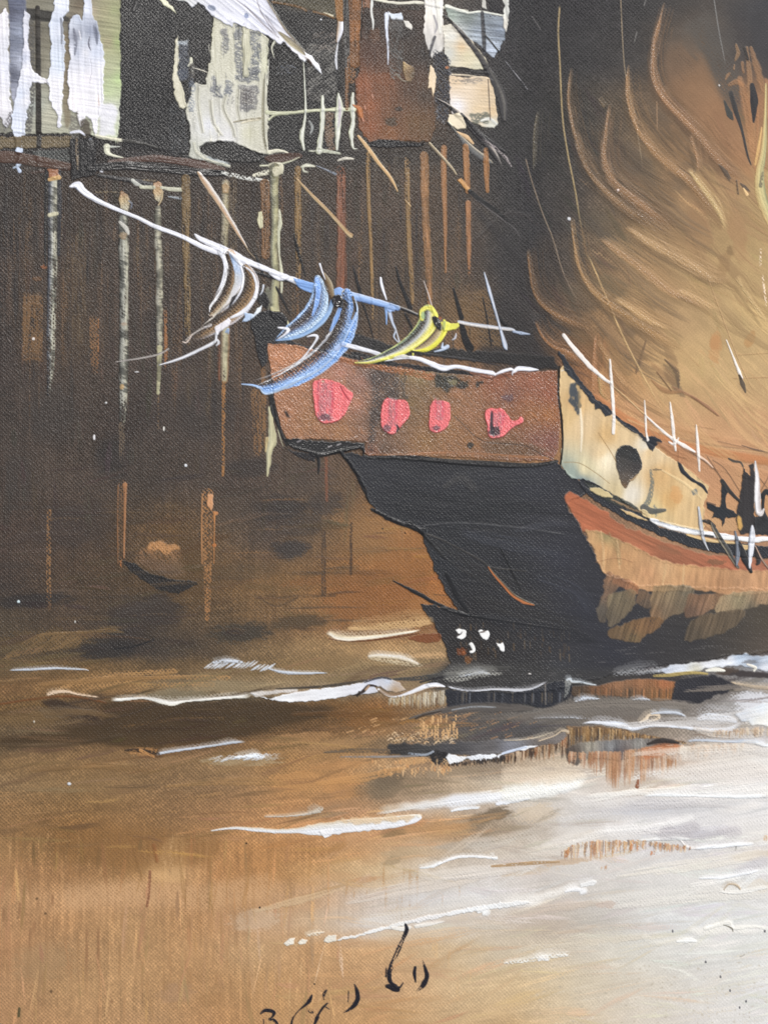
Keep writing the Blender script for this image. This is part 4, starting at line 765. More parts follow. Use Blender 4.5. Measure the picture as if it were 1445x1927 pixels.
stroke([(226,418),(238,430),(242,440)], [5,9,5], (196,192,184), th=1.2); blob(233,444,9,8,(166,140,110),alpha=.7,brk=.3,bs=(3,3)); blob(234,610,6,4,(160,136,116),alpha=.6); blob(230,728,5,6,(196,150,90),alpha=.6)
stroke([(230,800),(230,850),(231,880)], [12,10,8], (96,82,68), dry=.45, th=.3, fade=(0,.4)); done("stilt")
start()
fill([(226,362),(230,358),(240,366),(246,380),(240,400),(228,392),(224,378)], grad=[(230,364,(156,118,90)),(232,376,(190,168,128)),(236,392,(186,180,160))], rough=1.2, th=1.8, ridge=.6, var=.12, ang=80); stroke([(243,378),(249,384),(247,392)], [2,3,2], (110,116,130), th=.8); done("stilt_cap")
start()
stroke([(297,392),(297,440),(300,500),(300,560),(301,650)], [12,14,13,13,12], cols=[(-1,150,144,126),(-.3,184,178,156),(.4,160,156,142),(1,96,90,82)], th=1.5, lad=.4, weave=.05, dry=[.1,.2,.15,.25,.3], rough=.2)
stroke([(301,655),(300,690),(298,740)], [11,8,6], (176,170,138), th=1.2, lad=.3, dry=[.05,.1,.3]); stroke([(298,745),(298,805)], [4,4], (112,90,68), dry=.5, th=.3); done("stilt")
start()
fill([(290,345),(298,341),(305,346),(306,362),(300,382),(292,376),(289,360)], grad=[(298,345,(166,130,102)),(297,360,(190,160,120)),(298,376,(190,182,158))], rough=1, th=1.8, ridge=.6)
stroke([(307,360),(305,374),(299,386)], [2,3,2], (196,176,140), th=1); done("stilt_cap")
start()
stroke([(250,339),(258,346),(266,349)], [7,8,3], (196,196,188), th=1.2); stroke([(266,352),(290,353)], [7,7], (190,188,168), th=1.2); stroke([(305,353),(322,356),(342,357)], [6,7,8], (194,192,172), th=1.3, rough=.25)
stroke([(318,370),(340,373)], [3,6], (130,136,142), th=.7, dry=.3); stroke([(182,361),(230,362)], [4,3], (120,106,84), th=.6, dry=.4); stroke([(270,338),(292,340)], [3,3], (140,124,96), th=.6, dry=.4)
done("cross_beam")
stilt([(350,336),(351,400),(351,480),(353,560),(354,645)], [15,16,13,12,10], col=(112,92,64), dry=[.2,.38,.4,.42,.6], bris=.25, wdry=.3)
start(); stroke([(311,570),(313,640),(312,705)], [6,7,5], (140,96,62), dry=.42, th=.6, fade=(.2,.2)); done("stilt")
start()
stroke([(424,345),(424,380),(423,440),(422,475)], [15,16,16,14], cols=[(-1,120,106,84),(-.4,176,164,132),(.3,160,150,128),(1,84,76,66)], th=1.2, lad=.25, dry=[.1,.1,.2,.3]); stroke([(438,340),(439,430),(440,480)], [16,14,10], (86,72,56), dry=.42, th=.4)
fill([(418,348),(426,344),(432,352),(430,364),(420,364)], (166,140,106), rough=1, th=1, ridge=.4); done("stilt")
start()
stroke([(425,612),(424,660),(423,716)], [16,17,13], cols=[(-1,110,76,54),(-.4,176,168,136),(.3,184,176,148),(1,110,90,72)], th=1.2, lad=.25, ladP=6, dry=[.05,.1,.3]); stroke([(421,720),(421,800),(420,895)], [8,6,5], (150,106,64), dry=.42, th=.5); stroke([(412,640),(413,715)], [5,4], (110,74,56), dry=.35); done("stilt")
stilt([(499,346),(500,400),(500,480)], [17,17,16], col=(118,88,62), dry=[.3,.35,.35], bris=.25); stilt([(503,545),(506,570),(505,580)], [9,10,6], col=(104,102,88), th=1.2)
start(); fill([(487,400),(493,398),(496,410),(495,428),(490,431),(484,415)], (206,200,168), rough=.8, th=1.8, ridge=.6, weave=0); done("drip")
start()
stroke([(517,318),(516,345),(517,380),(518,430),(516,480),(519,520),(516,560),(518,590)], [22,16,15,14,15,16,16,18], cols=[(-1,130,122,98),(-.5,176,170,132),(.2,168,164,130),(.6,130,128,110),(1,96,92,80)], th=1.4, lad=.25, ladP=7, bris=.14, weave=.1, dry=.05)
stroke([(526,395),(528,420),(525,440),(526,480),(530,510),(530,550)], [3,7,5,3,6,4], (196,194,170), th=1.2)
stroke([(512,580),(518,596),(522,588),(530,596),(540,606),(545,616)], [6,10,8,7,6,2], (196,190,150), th=1.4, ridge=.4, dry=.08, bL=30)
fill([(513,318),(532,310),(534,326),(522,332),(514,330)], (196,190,166), rough=2, th=1.2, dry=.15, var=.14); done("stilt")
stilt([(560,318),(561,400),(562,480),(561,540)], [12,12,10,8], col=(126,100,66), dry=[.35,.3,.32,.5], bris=.25); stilt([(560,540),(561,600)], [7,5], col=(112,84,60), dry=.45)
stilt([(642,320),(642,380),(643,440),(643,545)], [18,18,17,22], cols=[(-1,84,58,46),(-.3,120,78,58),(.3,112,72,54),(.6,134,92,70),(1,84,58,46)], dry=[.5,.22,.15,.12], bris=.3)
stilt([(693,288),(693,360),(697,440),(700,520),(702,600)], [8,7,6,6,4], col=(136,108,72), dry=[.42,.2,.22,.25,.5], bris=.2)
stilt([(766,300),(767,370),(770,450),(774,520),(776,570)], [10,9,9,8,5], col=(128,102,70), dry=[.42,.3,.28,.28,.4], bris=.2)
stilt([(798,292),(799,360),(802,430),(806,500),(809,575)], [16,16,14,14,9], cols=[(-1,120,90,62),(0,150,110,76),(1,126,94,64)], dry=[.2,.12,.14,.15,.4], bris=.2, lad=.12)
stilt([(835,278),(835,340),(837,400),(838,470),(838,512)], [11,11,9,5,4], cols=[(-1,126,92,64),(0,152,108,72),(1,130,96,66)], dry=[.3,.1,.1,.12,.3], bris=.2)
stilt([(876,276),(878,330),(880,360)], [11,12,9], col=(150,108,72), dry=[.2,.1,.15], bris=.2); stilt([(881,382),(881,420),(882,470),(883,515)], [10,9,8,5], col=(146,104,72), dry=[.1,.12,.15,.45], bris=.2)
stilt([(914,282),(915,320),(917,360)], [9,11,6], col=(146,104,68), dry=[.3,.12,.2], bris=.2)
for x in (708, 724, 745): 
    start(); stroke([(x,300),(x,345)], [10,8], (92,82,70), dry=.5, th=.2, alpha=.6); done("stilt")
for x0, y0, y1, wd, c in [(93,962,1160,9,(138,102,68)),(231,912,1050,16,(104,78,56)),(228,1050,1070,5,(170,110,66))]:
    start(); stroke([(x0,y0),(x0 - 1,(y0 + y1) / 2),(x0,y1)], wd, c, dry=.5, th=.4, wdry=.45, fade=(0,.2))
    if x0 == 231: stroke([(236,912),(236,950),(234,1050)], [8,4,2.5], (164,116,80), th=.9, dry=.15); stroke([(223,914),(222,1000),(223,1060)], 2.5, (134,96,66), dry=.3)
    done("mooring_pile")
start(); stroke([(391,930),(391,1000),(391,1080),(391,1165)], [22,20,14,9], (150,108,70), dry=.5, th=.5, wdry=.45, bL=8)
fill([(392,930),(401,930),(402,950),(397,961),(390,950)], (204,150,108), rough=1, th=1.6, ridge=.4, weave=.1); stroke([(381,930),(380,1000),(381,1060)], 3, (166,120,80), dry=.25, th=.6)
stroke([(404,964),(404,990),(403,1060)], [5,2,2], (176,120,72), th=.9, dry=.1); blob(404,1026,5,4,(176,112,64)); blob(408,966,4,4,(190,130,84)); done("mooring_pile")
start(); stroke([(508,768),(511,800),(512,830),(507,850),(506,870),(503,896)], [8,11,17,12,9,3], cols=[(-1,170,162,130),(0,204,196,160),(1,150,146,124)], th=1.8, ridge=.6, weave=0, rough=.25); stroke([(503,825),(500,850)], [6,3], (196,176,132), th=1)
stroke([(519,770),(524,810),(533,840)], [3,2.5,1.5], (170,164,140), th=.8, dry=.15); done("drip")
start(); stroke([(487,740),(488,800),(488,848)], [28,26,22], (128,94,62), dry=.45, th=.4, wdry=.3, alpha=.85); done("stilt")
start(); stroke([(614,862),(614,900),(615,942)], [7,6,5], (116,78,60), dry=.35, th=.4); done("stilt")
start(); stroke([(492,650),(497,720),(500,745)], [10,9,8], (120,88,60), dry=.4, th=.3); done("stilt")

def strut(pts, wd, cols, **k): start(); stroke(pts, wd, cols=cols, **{**dict(th=1.6, ridge=.6, weave=0, bris=.1, bL=60), **k}); return done("strut")
strut([(374,325),(390,348),(412,380),(440,425),(465,466)], [5,12,11,8,2.5], [(-1,228,226,226),(-.3,206,190,176),(.3,176,140,108),(1,206,186,160)])
strut([(462,462),(470,475),(482,487)], [2,1.5,1], [(-1,170,150,120),(1,170,150,120)], ridge=0)
strut([(558,336),(590,370),(620,400),(650,434),(660,443)], [2,6,6,7,9], [(-1,170,136,96),(0,180,150,110),(1,206,186,150)])
strut([(674,256),(692,278),(712,306),(735,335),(748,360)], [4,8,7,6,2], [(-1,206,186,150),(0,196,156,110),(1,206,180,140)])
strut([(762,376),(772,388)], [1.5,2.5], [(-1,190,160,120),(1,190,160,120)])
strut([(808,270),(828,292),(848,314),(858,328)], [5,5,5,3], [(-1,206,192,160),(0,150,134,110),(1,120,110,96)], bris=.2)
start(); fill([(860,338),(868,336),(876,346),(886,358),(882,362),(870,352)], (196,148,96), rough=1, th=1.6, ridge=.5); done("strut")
strut([(884,360),(905,378),(930,394),(960,420)], [8,10,8,2], [(-1,40,39,40),(0,34,33,34),(1,44,42,43)], th=.8, dry=[0,.15,.4])
strut([(893,374),(920,394),(965,428),(978,446)], [2,2,2,1], [(-1,96,92,92),(1,96,92,92)], th=.5, dry=.4)
for a in [[(553,440),(560,470),(575,520)],[(480,478),(490,500),(498,522)],[(520,540),(530,560),(545,590)]]: strut(a, [3,6,2], [(-1,34,33,34),(1,30,29,30)], th=.8, dry=.15)
# ------------------------------------------------------------------ sail, junk
sail = node("sail", label="large tan ribbed sail filling the upper right of the picture")
def rib(pts, wd, c=(176,134,90), **k):
    """a rib scraped up by the knife: a streaky sweep of thin paint above it, a crease below, a raised lip"""
    start(); W = np.atleast_1d(wd) * 1.; M = len(pts) // 2; cx, cy = pts[M]
    under = RGB[int((cy - Y0) / S), int((cx - X0) / S)]; c = np.array(c, float)
    stroke([(x + 15, y - 15) for x, y in pts], W * 3.0 + 26, .35 * c + .62 * under, alpha=.5, dry=.42, th=.35, bL=130, bW=2.6, weave=None, fade=(.2,.25), wdry=.15, feath=(1.2, .5))
    stroke([(x - 6, y + 8) for x, y in pts], W * 1.2 + 8, under * .78, alpha=.38, soft=1, dry=.25, th=.1, bL=80, weave=None, fade=(.2,.25), wdry=.2)
    stroke([(x + 4, y - 4) for x, y in pts], W * 1.9 + 4, .6 * c + .42 * np.minimum(under * 1.1, 215), alpha=.72, dry=.2, th=.8, bL=110, bW=1.8, weave=.6, fade=(.12,.25), wdry=.25, gloss=.75, feath=(1.5, .4))
    stroke(pts, W * .45 + 1.2, np.minimum(c * .96 + 6, 215), alpha=.55, dry=.26, th=1.1, bL=60, weave=.55, fade=(.1,.3), wdry=.2, gloss=.85)
    done("sail_rib", sail)
def thin(pts, wd=2.4, c=(178,158,118), **k): start(); stroke(pts, wd, c, **{**dict(th=.8, bris=.12, weave=.4, gloss=.6, fade=(.02,.25), dry=.16, bL=12, alpha=.85), **k}); done("sail_line", sail)
start()   # dark folds between the ribs
for cx, cy, rx, ry, a_, c in [(1195,660,18,34,-25,(132,106,78)),(1185,625,16,12,0,(110,92,74)),(1262,672,12,40,-20,(146,116,84)),(1265,715,12,40,-32,(100,84,68)),(1250,705,30,14,40,(140,108,80)),(1345,645,12,16,10,(174,124,82)),(1345,655,14,40,5,(186,138,94)),
    (1410,640,10,22,25,(172,128,84)),(1160,680,46,20,30,(126,104,78)),(1100,640,40,18,35,(112,90,66)),(1140,540,40,22,35,(112,96,74)),(1180,560,34,30,30,(122,102,78)),(1120,660,22,30,-30,(120,90,64)),(1290,560,10,8,0,(150,122,86)),
    (1390,470,26,14,-40,(166,136,96)),(1360,500,14,40,10,(150,118,84)),(1375,470,10,12,-40,(120,96,70)),(1200,340,40,60,30,(108,92,76)),(1290,330,30,40,40,(106,90,74)),(1150,300,26,50,10,(88,74,64)),(1385,430,20,80,-12,(156,120,88)),(1310,440,30,70,-5,(146,114,84)),(1260,480,30,50,20,(140,112,82)),(1420,580,30,20,0,(196,166,116))]:
    blob(cx, cy, rx, ry, c, ang=a_, alpha=.55, hard=.2, brk=.3, bs=(16,6), bang=35, wmix=.15)
stroke([(1215,640),(1200,690),(1196,702)], [4,12,4], (110,88,70), alpha=.7, soft=.8); stroke([(1258,690),(1290,780),(1305,802)], [4,8,2], (110,88,68), alpha=.0)
stroke([(1250,676),(1272,700),(1276,730)], [3,16,4], (96,80,66), alpha=.8, soft=.7, dry=.2)
stroke([(1225,715),(1250,735),(1278,738)], [3,14,6], (150,112,80), alpha=.8, soft=.6); stroke([(1235,700),(1262,735)], [2,3], (110,84,62), alpha=.8)
for k in range(46):
    x = rng.uniform(1080, 1440); y = rng.uniform(300, 800); dx = rng.uniform(30, 90)
    stroke([(x,y),(x + dx,y + dx * rng.uniform(.5,1.1))], rng.uniform(2,10), [(206,172,124),(160,122,86),(188,146,104)][k % 3], dry=.48, alpha=.35, th=.3, soft=.5, fade=(.3,.3), bL=50)
stroke([(1180,760),(1250,800),(1340,828),(1445,850),(1535,862)], [20,30,34,36,38], (190,144,106), alpha=.6, soft=.6)
stroke([(1120,745),(1180,790),(1260,830),(1340,850),(1445,868),(1535,880)], [10,22,24,22,20,20], (184,124,84), alpha=.85, soft=.5, dry=.1, bL=90)
stroke([(1150,790),(1230,830),(1330,870),(1445,900),(1535,920)], [4,16,22,26,26], (182,136,104), alpha=.7, soft=.5)
for a, c in [([(1180,790),(1260,820),(1360,842),(1445,852)],(206,168,124)),([(1240,815),(1330,836),(1445,850)],(150,116,88)),([(1300,850),(1370,866),(1445,872)],(178,126,86)),([(1150,755),(1240,798),(1350,826)],(172,128,92))]: stroke(a, 4, c, alpha=.6, dry=.3, bL=80, th=.4)
stroke([(1300,745),(1330,765),(1352,783)], [3,8,3], (140,104,80), alpha=.85, soft=.5); stroke([(1265,728),(1310,752),(1350,782)], [5,9,2], (150,112,86), alpha=.7, soft=.6)
stroke([(1395,838),(1420,846),(1450,852)], [1.5,3,4], (104,84,72), alpha=.9, dry=.2); stroke([(1350,830),(1400,842)], 1.6, (140,108,84), alpha=.8); stroke([(1388,668),(1450,664)], 2, (160,128,92), alpha=.6); stroke([(1380,712),(1445,710)], 2, (168,130,94), alpha=.6); stroke([(1300,800),(1345,808)], 1.6, (160,120,88), alpha=.6)
for cx, cy, rx, ry, a_, c, al in [(1130,425,50,34,30,(88,80,68),.6),(1175,462,46,26,35,(104,92,74),.55),(1150,545,46,28,35,(104,92,74),.6),(1095,560,40,30,40,(84,76,66),.55),(1178,600,50,22,35,(116,98,76),.6),(1075,480,30,50,0,(72,66,62),.5),(1140,640,40,20,40,(112,90,68),.6),(1210,560,40,24,35,(130,108,82),.5),(1262,500,50,24,35,(140,116,86),.45),(1225,405,40,22,30,(118,100,78),.5),
      (1345,60,40,60,-20,(84,80,76),.5),(1300,75,20,50,-15,(88,82,76),.5),(1240,230,24,50,-20,(92,80,68),.45),(1185,300,26,44,-10,(84,74,66),.45)]:
    blob(cx, cy, rx, ry, c, ang=a_, alpha=al * .65, hard=.1, brk=.35, bs=(26,5), bang=40, wmix=.2)
for k in range(70):
    x = rng.uniform(1080, 1440); y = rng.uniform(180, 780) ; l = rng.uniform(70, 190); u0 = RGB[int((y - Y0) / S), int((x - X0) / S)]
    if x + .5 * (y - 180) < 1150: continue
    stroke([(x,y),(x + l * .45,y + l * .5),(x + l,y + l * .82)], [6, rng.uniform(16,44), 8], u0 * rng.uniform(.86, 1.13), dry=.44, alpha=.5, th=.5, fade=(.15,.3), bL=140, bW=2.4, weave=None, wdry=.12, feath=(.8, .25), n=6)
done("sail_cloth", sail, lo=.1)
thin([(1053,8),(1050,60),(1053,120),(1058,220),(1068,290),(1082,360),(1090,410),(1102,470)], 3, (172,148,104))
thin([(1100,470),(1115,500),(1140,560),(1170,630),(1195,680),(1230,745),(1265,800)], 3, (200,166,116), fade=(.1,.3))
thin([(1167,-10),(1170,60),(1175,130),(1186,190),(1200,260),(1212,340)], 2, (150,130,104)); thin([(1235,190),(1236,250)], 2, (150,118,88)); thin([(1340,-20),(1352,60),(1366,130)], 2, (120,118,116)); thin([(1198,60),(1192,82)], 2, (120,116,112)); thin([(1216,-4),(1210,14)], 2, (110,106,104))
thin([(988,296),(1000,340),(1020,400),(1040,450),(1062,520),(1095,580)], 2.2, (134,116,98)); thin([(1000,30),(1020,60)], 1.6, (96,92,92)); thin([(985,20),(1000,100)], 1.6, (34,33,34))
rib([(1251,-6),(1240,40),(1231,80),(1227,130),(1235,165),(1255,195),(1285,225),(1315,258),(1345,295),(1380,330),(1415,372)], [3,4,8,9,10,14,14,14,14,20,10], (160,118,82))
rib([(1183,112),(1178,160),(1184,205),(1200,245),(1230,285),(1262,315),(1292,338),(1315,365),(1340,400),(1362,450)], [2,6,7,9,14,14,12,14,16,6], (162,122,82))
rib([(1290,315),(1310,340),(1335,372),(1352,400),(1368,440)], [2,9,12,12,4], (206,178,124), soft=.6); 
rib([(1075,118),(1068,180),(1074,225),(1084,265),(1096,300),(1120,340),(1160,378),(1200,405),(1245,432),(1290,460)], [2,5,8,8,12,14,18,20,18,8], (146,112,78))
rib([(1146,190),(1140,240),(1136,290),(1146,330),(1172,358),(1205,385),(1245,415),(1280,450)], [2,7,12,16,22,24,20,10], (156,116,80))
rib([(1296,255),(1310,300),(1312,330)], [2,5,2], (170,128,90)); rib([(1125,185),(1138,205)], [3,6], (120,98,72)); rib([(1010,210),(1004,260),(1003,335)], [2,4,2], (104,92,68))
rib([(1072,400),(1078,450),(1088,500),(1108,540),(1140,568),(1180,594),(1220,622),(1265,650),(1300,665)], [2,4,8,10,18,20,18,14,6], (172,132,86)); rib([(1150,560),(1185,580),(1225,606),(1265,625)], [3,14,12,3], (196,158,110))
rib([(991,465),(996,510),(1002,545),(1018,572),(1050,595),(1090,612),(1120,625)], [2,5,5,9,16,16,8], (146,104,64)); rib([(1005,600),(1018,630),(1040,652),(1070,665),(1100,690)], [2,6,10,16,10], (160,110,68))
rib([(1120,445),(1160,472),(1210,508),(1260,548),(1310,572),(1345,592)], [4,16,18,14,10,6], (166,128,90)); rib([(1170,425),(1230,462),(1300,500),(1345,525),(1380,520)], [4,16,20,16,8], (186,150,106)); rib([(1270,545),(1310,565),(1350,590)], [3,6,2], (206,168,120))
rib([(1118,630),(1115,700),(1112,760)], [2,5,3], (166,118,80)); rib([(1120,640),(1150,690),(1180,740)], [2,5,2], (176,136,92)); rib([(1125,700),(1130,740),(1148,755)], [3,6,3], (150,126,80)); rib([(1380,520),(1400,550),(1445,620)], [2,3,3], (206,176,124)); thin([(1330,520),(1390,680),(1430,760)], 2, (176,142,102))
start()
for a, wd, c in [([(1392,148),(1404,200),(1412,250),(1418,300),(1424,330)],[14,26,24,18,6],(184,128,84)),([(1371,160),(1385,154),(1396,160)],[8,16,10],(186,130,86)),([(1404,90),(1408,130),(1412,180)],[8,14,18],(166,126,88)),([(1384,84),(1388,100),(1382,114)],[5,12,4],(176,136,92)),([(1412,90),(1424,130),(1436,170)],[10,20,12],(170,124,84)),([(1364,150),(1368,142),(1372,138)],[3,8,5],(180,132,90)),([(1396,118),(1398,136)],[8,6],(170,124,84)),([(1381,122),(1380,130)],[3,5],(170,124,84)),([(1425,190),(1424,250),(1420,290)],[3,8,3],(176,120,80)),([(1440,150),(1448,170),(1446,220)],[8,16,12],(184,130,92))]:
    stroke(a, wd, np.array(c) * .5 + np.array([76,58,44]), th=.6, bris=.14, bL=40, weave=.5, rough=.2, alpha=.62, soft=.6, dry=.2)
stroke([(1374,175),(1384,210),(1395,245),(1405,290),(1412,310)], [8,9,5,4,2], (62,60,60), th=.5); stroke([(1414,160),(1418,190),(1417,230)], [8,16,3], (54,52,54), th=.5); stroke([(1400,90),(1406,112)], 5, (60,56,54)); stroke([(1362,190),(1372,215),(1378,225)], [3,12,3], (68,68,66), th=.4)
done("sail_patch", sail)
start(); stroke([(1440,158),(1439,220),(1436,280),(1428,330),(1432,372),(1450,420)], [3,6,10,16,22,16], cols=[(-1,150,146,110),(0,206,190,138),(1,190,160,112)], th=1.4, bL=80, weave=.1); stroke([(1432,240),(1426,280),(1420,310)], [2,6,4], (206,166,112), th=1); stroke([(1434,325),(1430,350)], [4,7], (130,122,98), dry=.3); done("sail_edge", sail)
start()
for a in [[(1352,310),(1365,328),(1372,340)],[(1392,345),(1400,352),(1410,360)],[(1356,312),(1374,336)]]: stroke(a, [2,7,2], (96,82,70), th=.5, dry=.2)
stroke([(1398,355),(1405,366)], [3,6], (226,190,140), th=1); stroke([(1385,340),(1388,365)], 3, (100,84,70), dry=.3)
for pts in [[(1430,470),(1430,500)],[(1434,520),(1437,545),(1441,575)]]: stroke(pts, 4, (232,206,180), dry=.45, th=1, bL=6)
done("sail_scuff", sail)

junk = node("junk_boat", label="black hulled junk with a copper stern cabin and four pink windows")
start()
fill([(640,850),(660,852),(690,860),(780,862),(880,870),(960,876),(1050,868),(1058,882),(1086,902),(1110,925),(1075,940),(1066,952),(1096,1000),(1116,1040),(1140,1080),(1200,1100),(1445,1108),(1540,1112),(1540,1240),(1445,1228),(1380,1232),(1300,1246),(1210,1256),(1100,1282),(1035,1300),(960,1306),(900,1300),(850,1296),(800,1290),(848,1250),(846,1238),(832,1205),(815,1172),(790,1138),(808,1136),(862,1152),(838,1112),(818,1072),(802,1030),(795,1000),(782,992),(762,990),(730,974),(708,962),(692,940),(684,915),(674,896),(660,876)],
     grad=[(700,890,(50,50,54)),(800,920,(44,44,47)),(900,950,(46,46,49)),(1000,900,(50,50,56)),(840,1040,(42,43,47)),(950,1080,(42,42,45)),(1060,1050,(50,50,57)),(1100,1150,(50,50,57)),(900,1160,(40,38,40)),(900,1230,(44,39,37)),(1000,1240,(48,46,47)),(1150,1220,(50,50,57)),(1300,1200,(54,52,54)),(1445,1160,(76,68,58)),(1445,1215,(84,74,66)),(1340,1160,(68,62,56)),(1050,1270,(58,58,62))],
     rough=2.2, th=1.6, ridge=1.3, rw=2.5, var=.07, ang=8, L=120, Wd=4, groove=.3, weave=.62, gloss=.56, edge=1)
fill([(845,1238),(1000,1250),(1100,1262),(1200,1252),(1200,1300),(1000,1310),(840,1310),(800,1290)], (64,62,60), soft=8, alpha=.55, dry=.3, dang=-3, dL=50)
for a in [[(695,862),(800,866),(950,878),(1040,872)]]: stroke(a, [3,4,4,3], (66,64,62), th=.9, dry=.3)
stroke([(780,992),(860,985),(960,992),(1060,1006)], [3,4,4,3], (62,62,65), th=1.2, dry=.35); stroke([(790,1000),(840,1020),(905,1055),(925,1068),(990,1075)], [3,2.5,3,3,2], (60,57,55), th=1.2); stroke([(770,985),(800,1010),(838,1052)], [10,5,2], (30,30,32), th=1.4, ridge=.5)
stroke([(642,852),(664,880),(680,910),(694,942)], [5,7,6,4], (34,34,37), th=2, ridge=.8, rough=.3); stroke([(700,958),(735,978),(770,990),(798,1000)], [5,8,8,10], (36,36,39), th=2, ridge=.8, rough=.35)
stroke([(935,1020),(955,1060),(970,1090),(980,1110)], [2,3,3,2], (24,24,26), th=1); stroke([(840,1080),(860,1120),(880,1150)], [8,10,6], (34,34,37), th=1.2, bris=.2); stroke([(865,1155),(960,1170),(1060,1185)], [5,4,2], (34,34,36), th=1.2)
for k in range(60):
    x = rng.uniform(860, 1090); y = rng.uniform(1170, 1232); stroke([(x,y),(x + .5,y + rng.uniform(4,16))], rng.uniform(1.5,3.5), [(104,82,58),(74,62,52),(112,96,78)][k % 3], dry=.35, alpha=.6, th=.2)
blob(868,1226,12,9,(112,62,34),alpha=.85,brk=.35,bs=(2,7)); blob(880,1242,8,9,(120,78,44),alpha=.8,brk=.35,bs=(2,7)); blob(872,1228,4,4,(150,86,46),alpha=.8)
for k in range(26):
    x = rng.uniform(870, 1440); y = rng.uniform(1240, 1290) if x < 1150 else rng.uniform(1215, 1235); stroke([(x,y),(x + rng.uniform(12,50),y - 1.5)], 1.8, (112,108,106), dry=.5, alpha=.55, th=.2)
for k in range(16):
    x = rng.uniform(720, 1010); y = rng.uniform(890, 1150); stroke([(x,y),(x + rng.uniform(30,110),y + 4)], 1.6, (30,30,32), alpha=.5, th=-.4)
for pts, wd, c in [([(700,880),(800,905),(920,900),(1050,895)],[14,44,46,30],(50,50,54)),([(720,945),(830,965),(960,950),(1060,960)],[14,36,40,24],(40,40,43)),([(800,1010),(880,1060),(960,1100),(1060,1150)],[14,46,50,26],(52,50,50)),([(860,1000),(960,1020),(1080,1050)],[14,40,30],(56,57,64)),([(880,1120),(980,1150),(1110,1180)],[12,40,30],(48,46,46)),([(1000,1080),(1080,1110),(1120,1160)],[14,40,24],(58,59,67)),([(830,920),(870,900),(900,930)],[10,26,14],(62,60,60)),([(960,1000),(1040,985),(1080,990)],[8,24,12],(60,60,66))]:
    stroke(pts, wd, c, dry=.36, alpha=.7, th=.5, bL=120, bW=3, weave=None, wdry=.2, feath=(.9, .3), fade=(.1,.2), bris=.1)
WV[:] = np.where(MASK > .1, WV * (1 - .62 * sst(960, 1120, _X)), WV)
done("hull", junk)
start(); fill([(880,1148),(960,1160),(1060,1176),(1140,1210),(1060,1208),(960,1190)], (42,42,46), soft=4, alpha=.6); stroke([(740,1093),(765,1106),(790,1119),(825,1138),(860,1152),(880,1158)], [2,5,8,6,8,4], (34,34,37), th=1.6, ridge=.6, rough=.25); done("tiller", junk)
start(); stroke([(919,1067),(930,1082),(948,1102),(965,1120),(985,1132),(1004,1138)], [3,5,6,7,8,3], cols=[(-1,110,106,84),(-.4,90,66,50),(.1,186,116,72),(1,196,122,78)], th=1.8, ridge=.5, weave=0); done("rope", junk)
for cx, cy, pts in [(867,1193,[(857,1186),(865,1182),(875,1186),(877,1194),(873,1202),(866,1204),(858,1199),(864,1194)]),(910,1192,[(900,1186),(905,1184),(912,1187),(916,1186),(920,1194),(917,1202),(910,1202),(902,1192)]),(888,1218,[(882,1212),(888,1210),(893,1216),(892,1226),(885,1230),(883,1226),(888,1222)]),(942,1218,[(934,1210),(940,1212),(945,1210),(950,1220),(946,1226),(940,1222)])]:
    start(); fill(pts, (240,238,236), smooth=True, rough=1.2, th=2.4, ridge=.8, weave=0)
    if cx == 867: stroke([(859,1197),(866,1193),(869,1189)], [2.5,2,1], (60,54,54), th=-1)
    if cx == 910: stroke([(903,1190),(911,1188)], [2,3], (80,66,60), th=-.8)
    done("white_dot", junk)
# deck shadow, stern cabin
start()
fill([(472,598),(484,590),(505,583),(530,588),(542,602),(540,620),(548,640),(560,646),(640,664),(690,672),(740,678),(690,690),(640,676),(600,668),(545,648),(505,648),(503,664),(500,690),(492,694),(484,668),(480,640),(474,618)], (38,37,39), rough=1.6, th=1.5, ridge=.8, var=.1, ang=60, L=30, Wd=4, weave=.5, gloss=.7)
fill([(640,618),(690,634),(740,650),(776,660),(830,655),(880,660),(930,662),(1000,668),(1042,672),(1050,694),(1000,692),(940,684),(880,680),(800,668),(740,672),(690,662),(650,644)], (46,44,44), rough=2, th=.9, soft=2, var=.15, weave=.6, dry=.1, dang=8)
fill([(660,662),(714,670),(740,682),(800,690),(880,700),(930,710),(930,722),(870,716),(790,706),(720,692),(670,682)], (38,36,38), rough=2, th=1, dry=.08)
fill([(470,535),(482,540),(500,550),(508,566),(503,584),(488,570),(476,552)], (40,38,39), soft=2, th=.8)
done("deck", junk)
start()
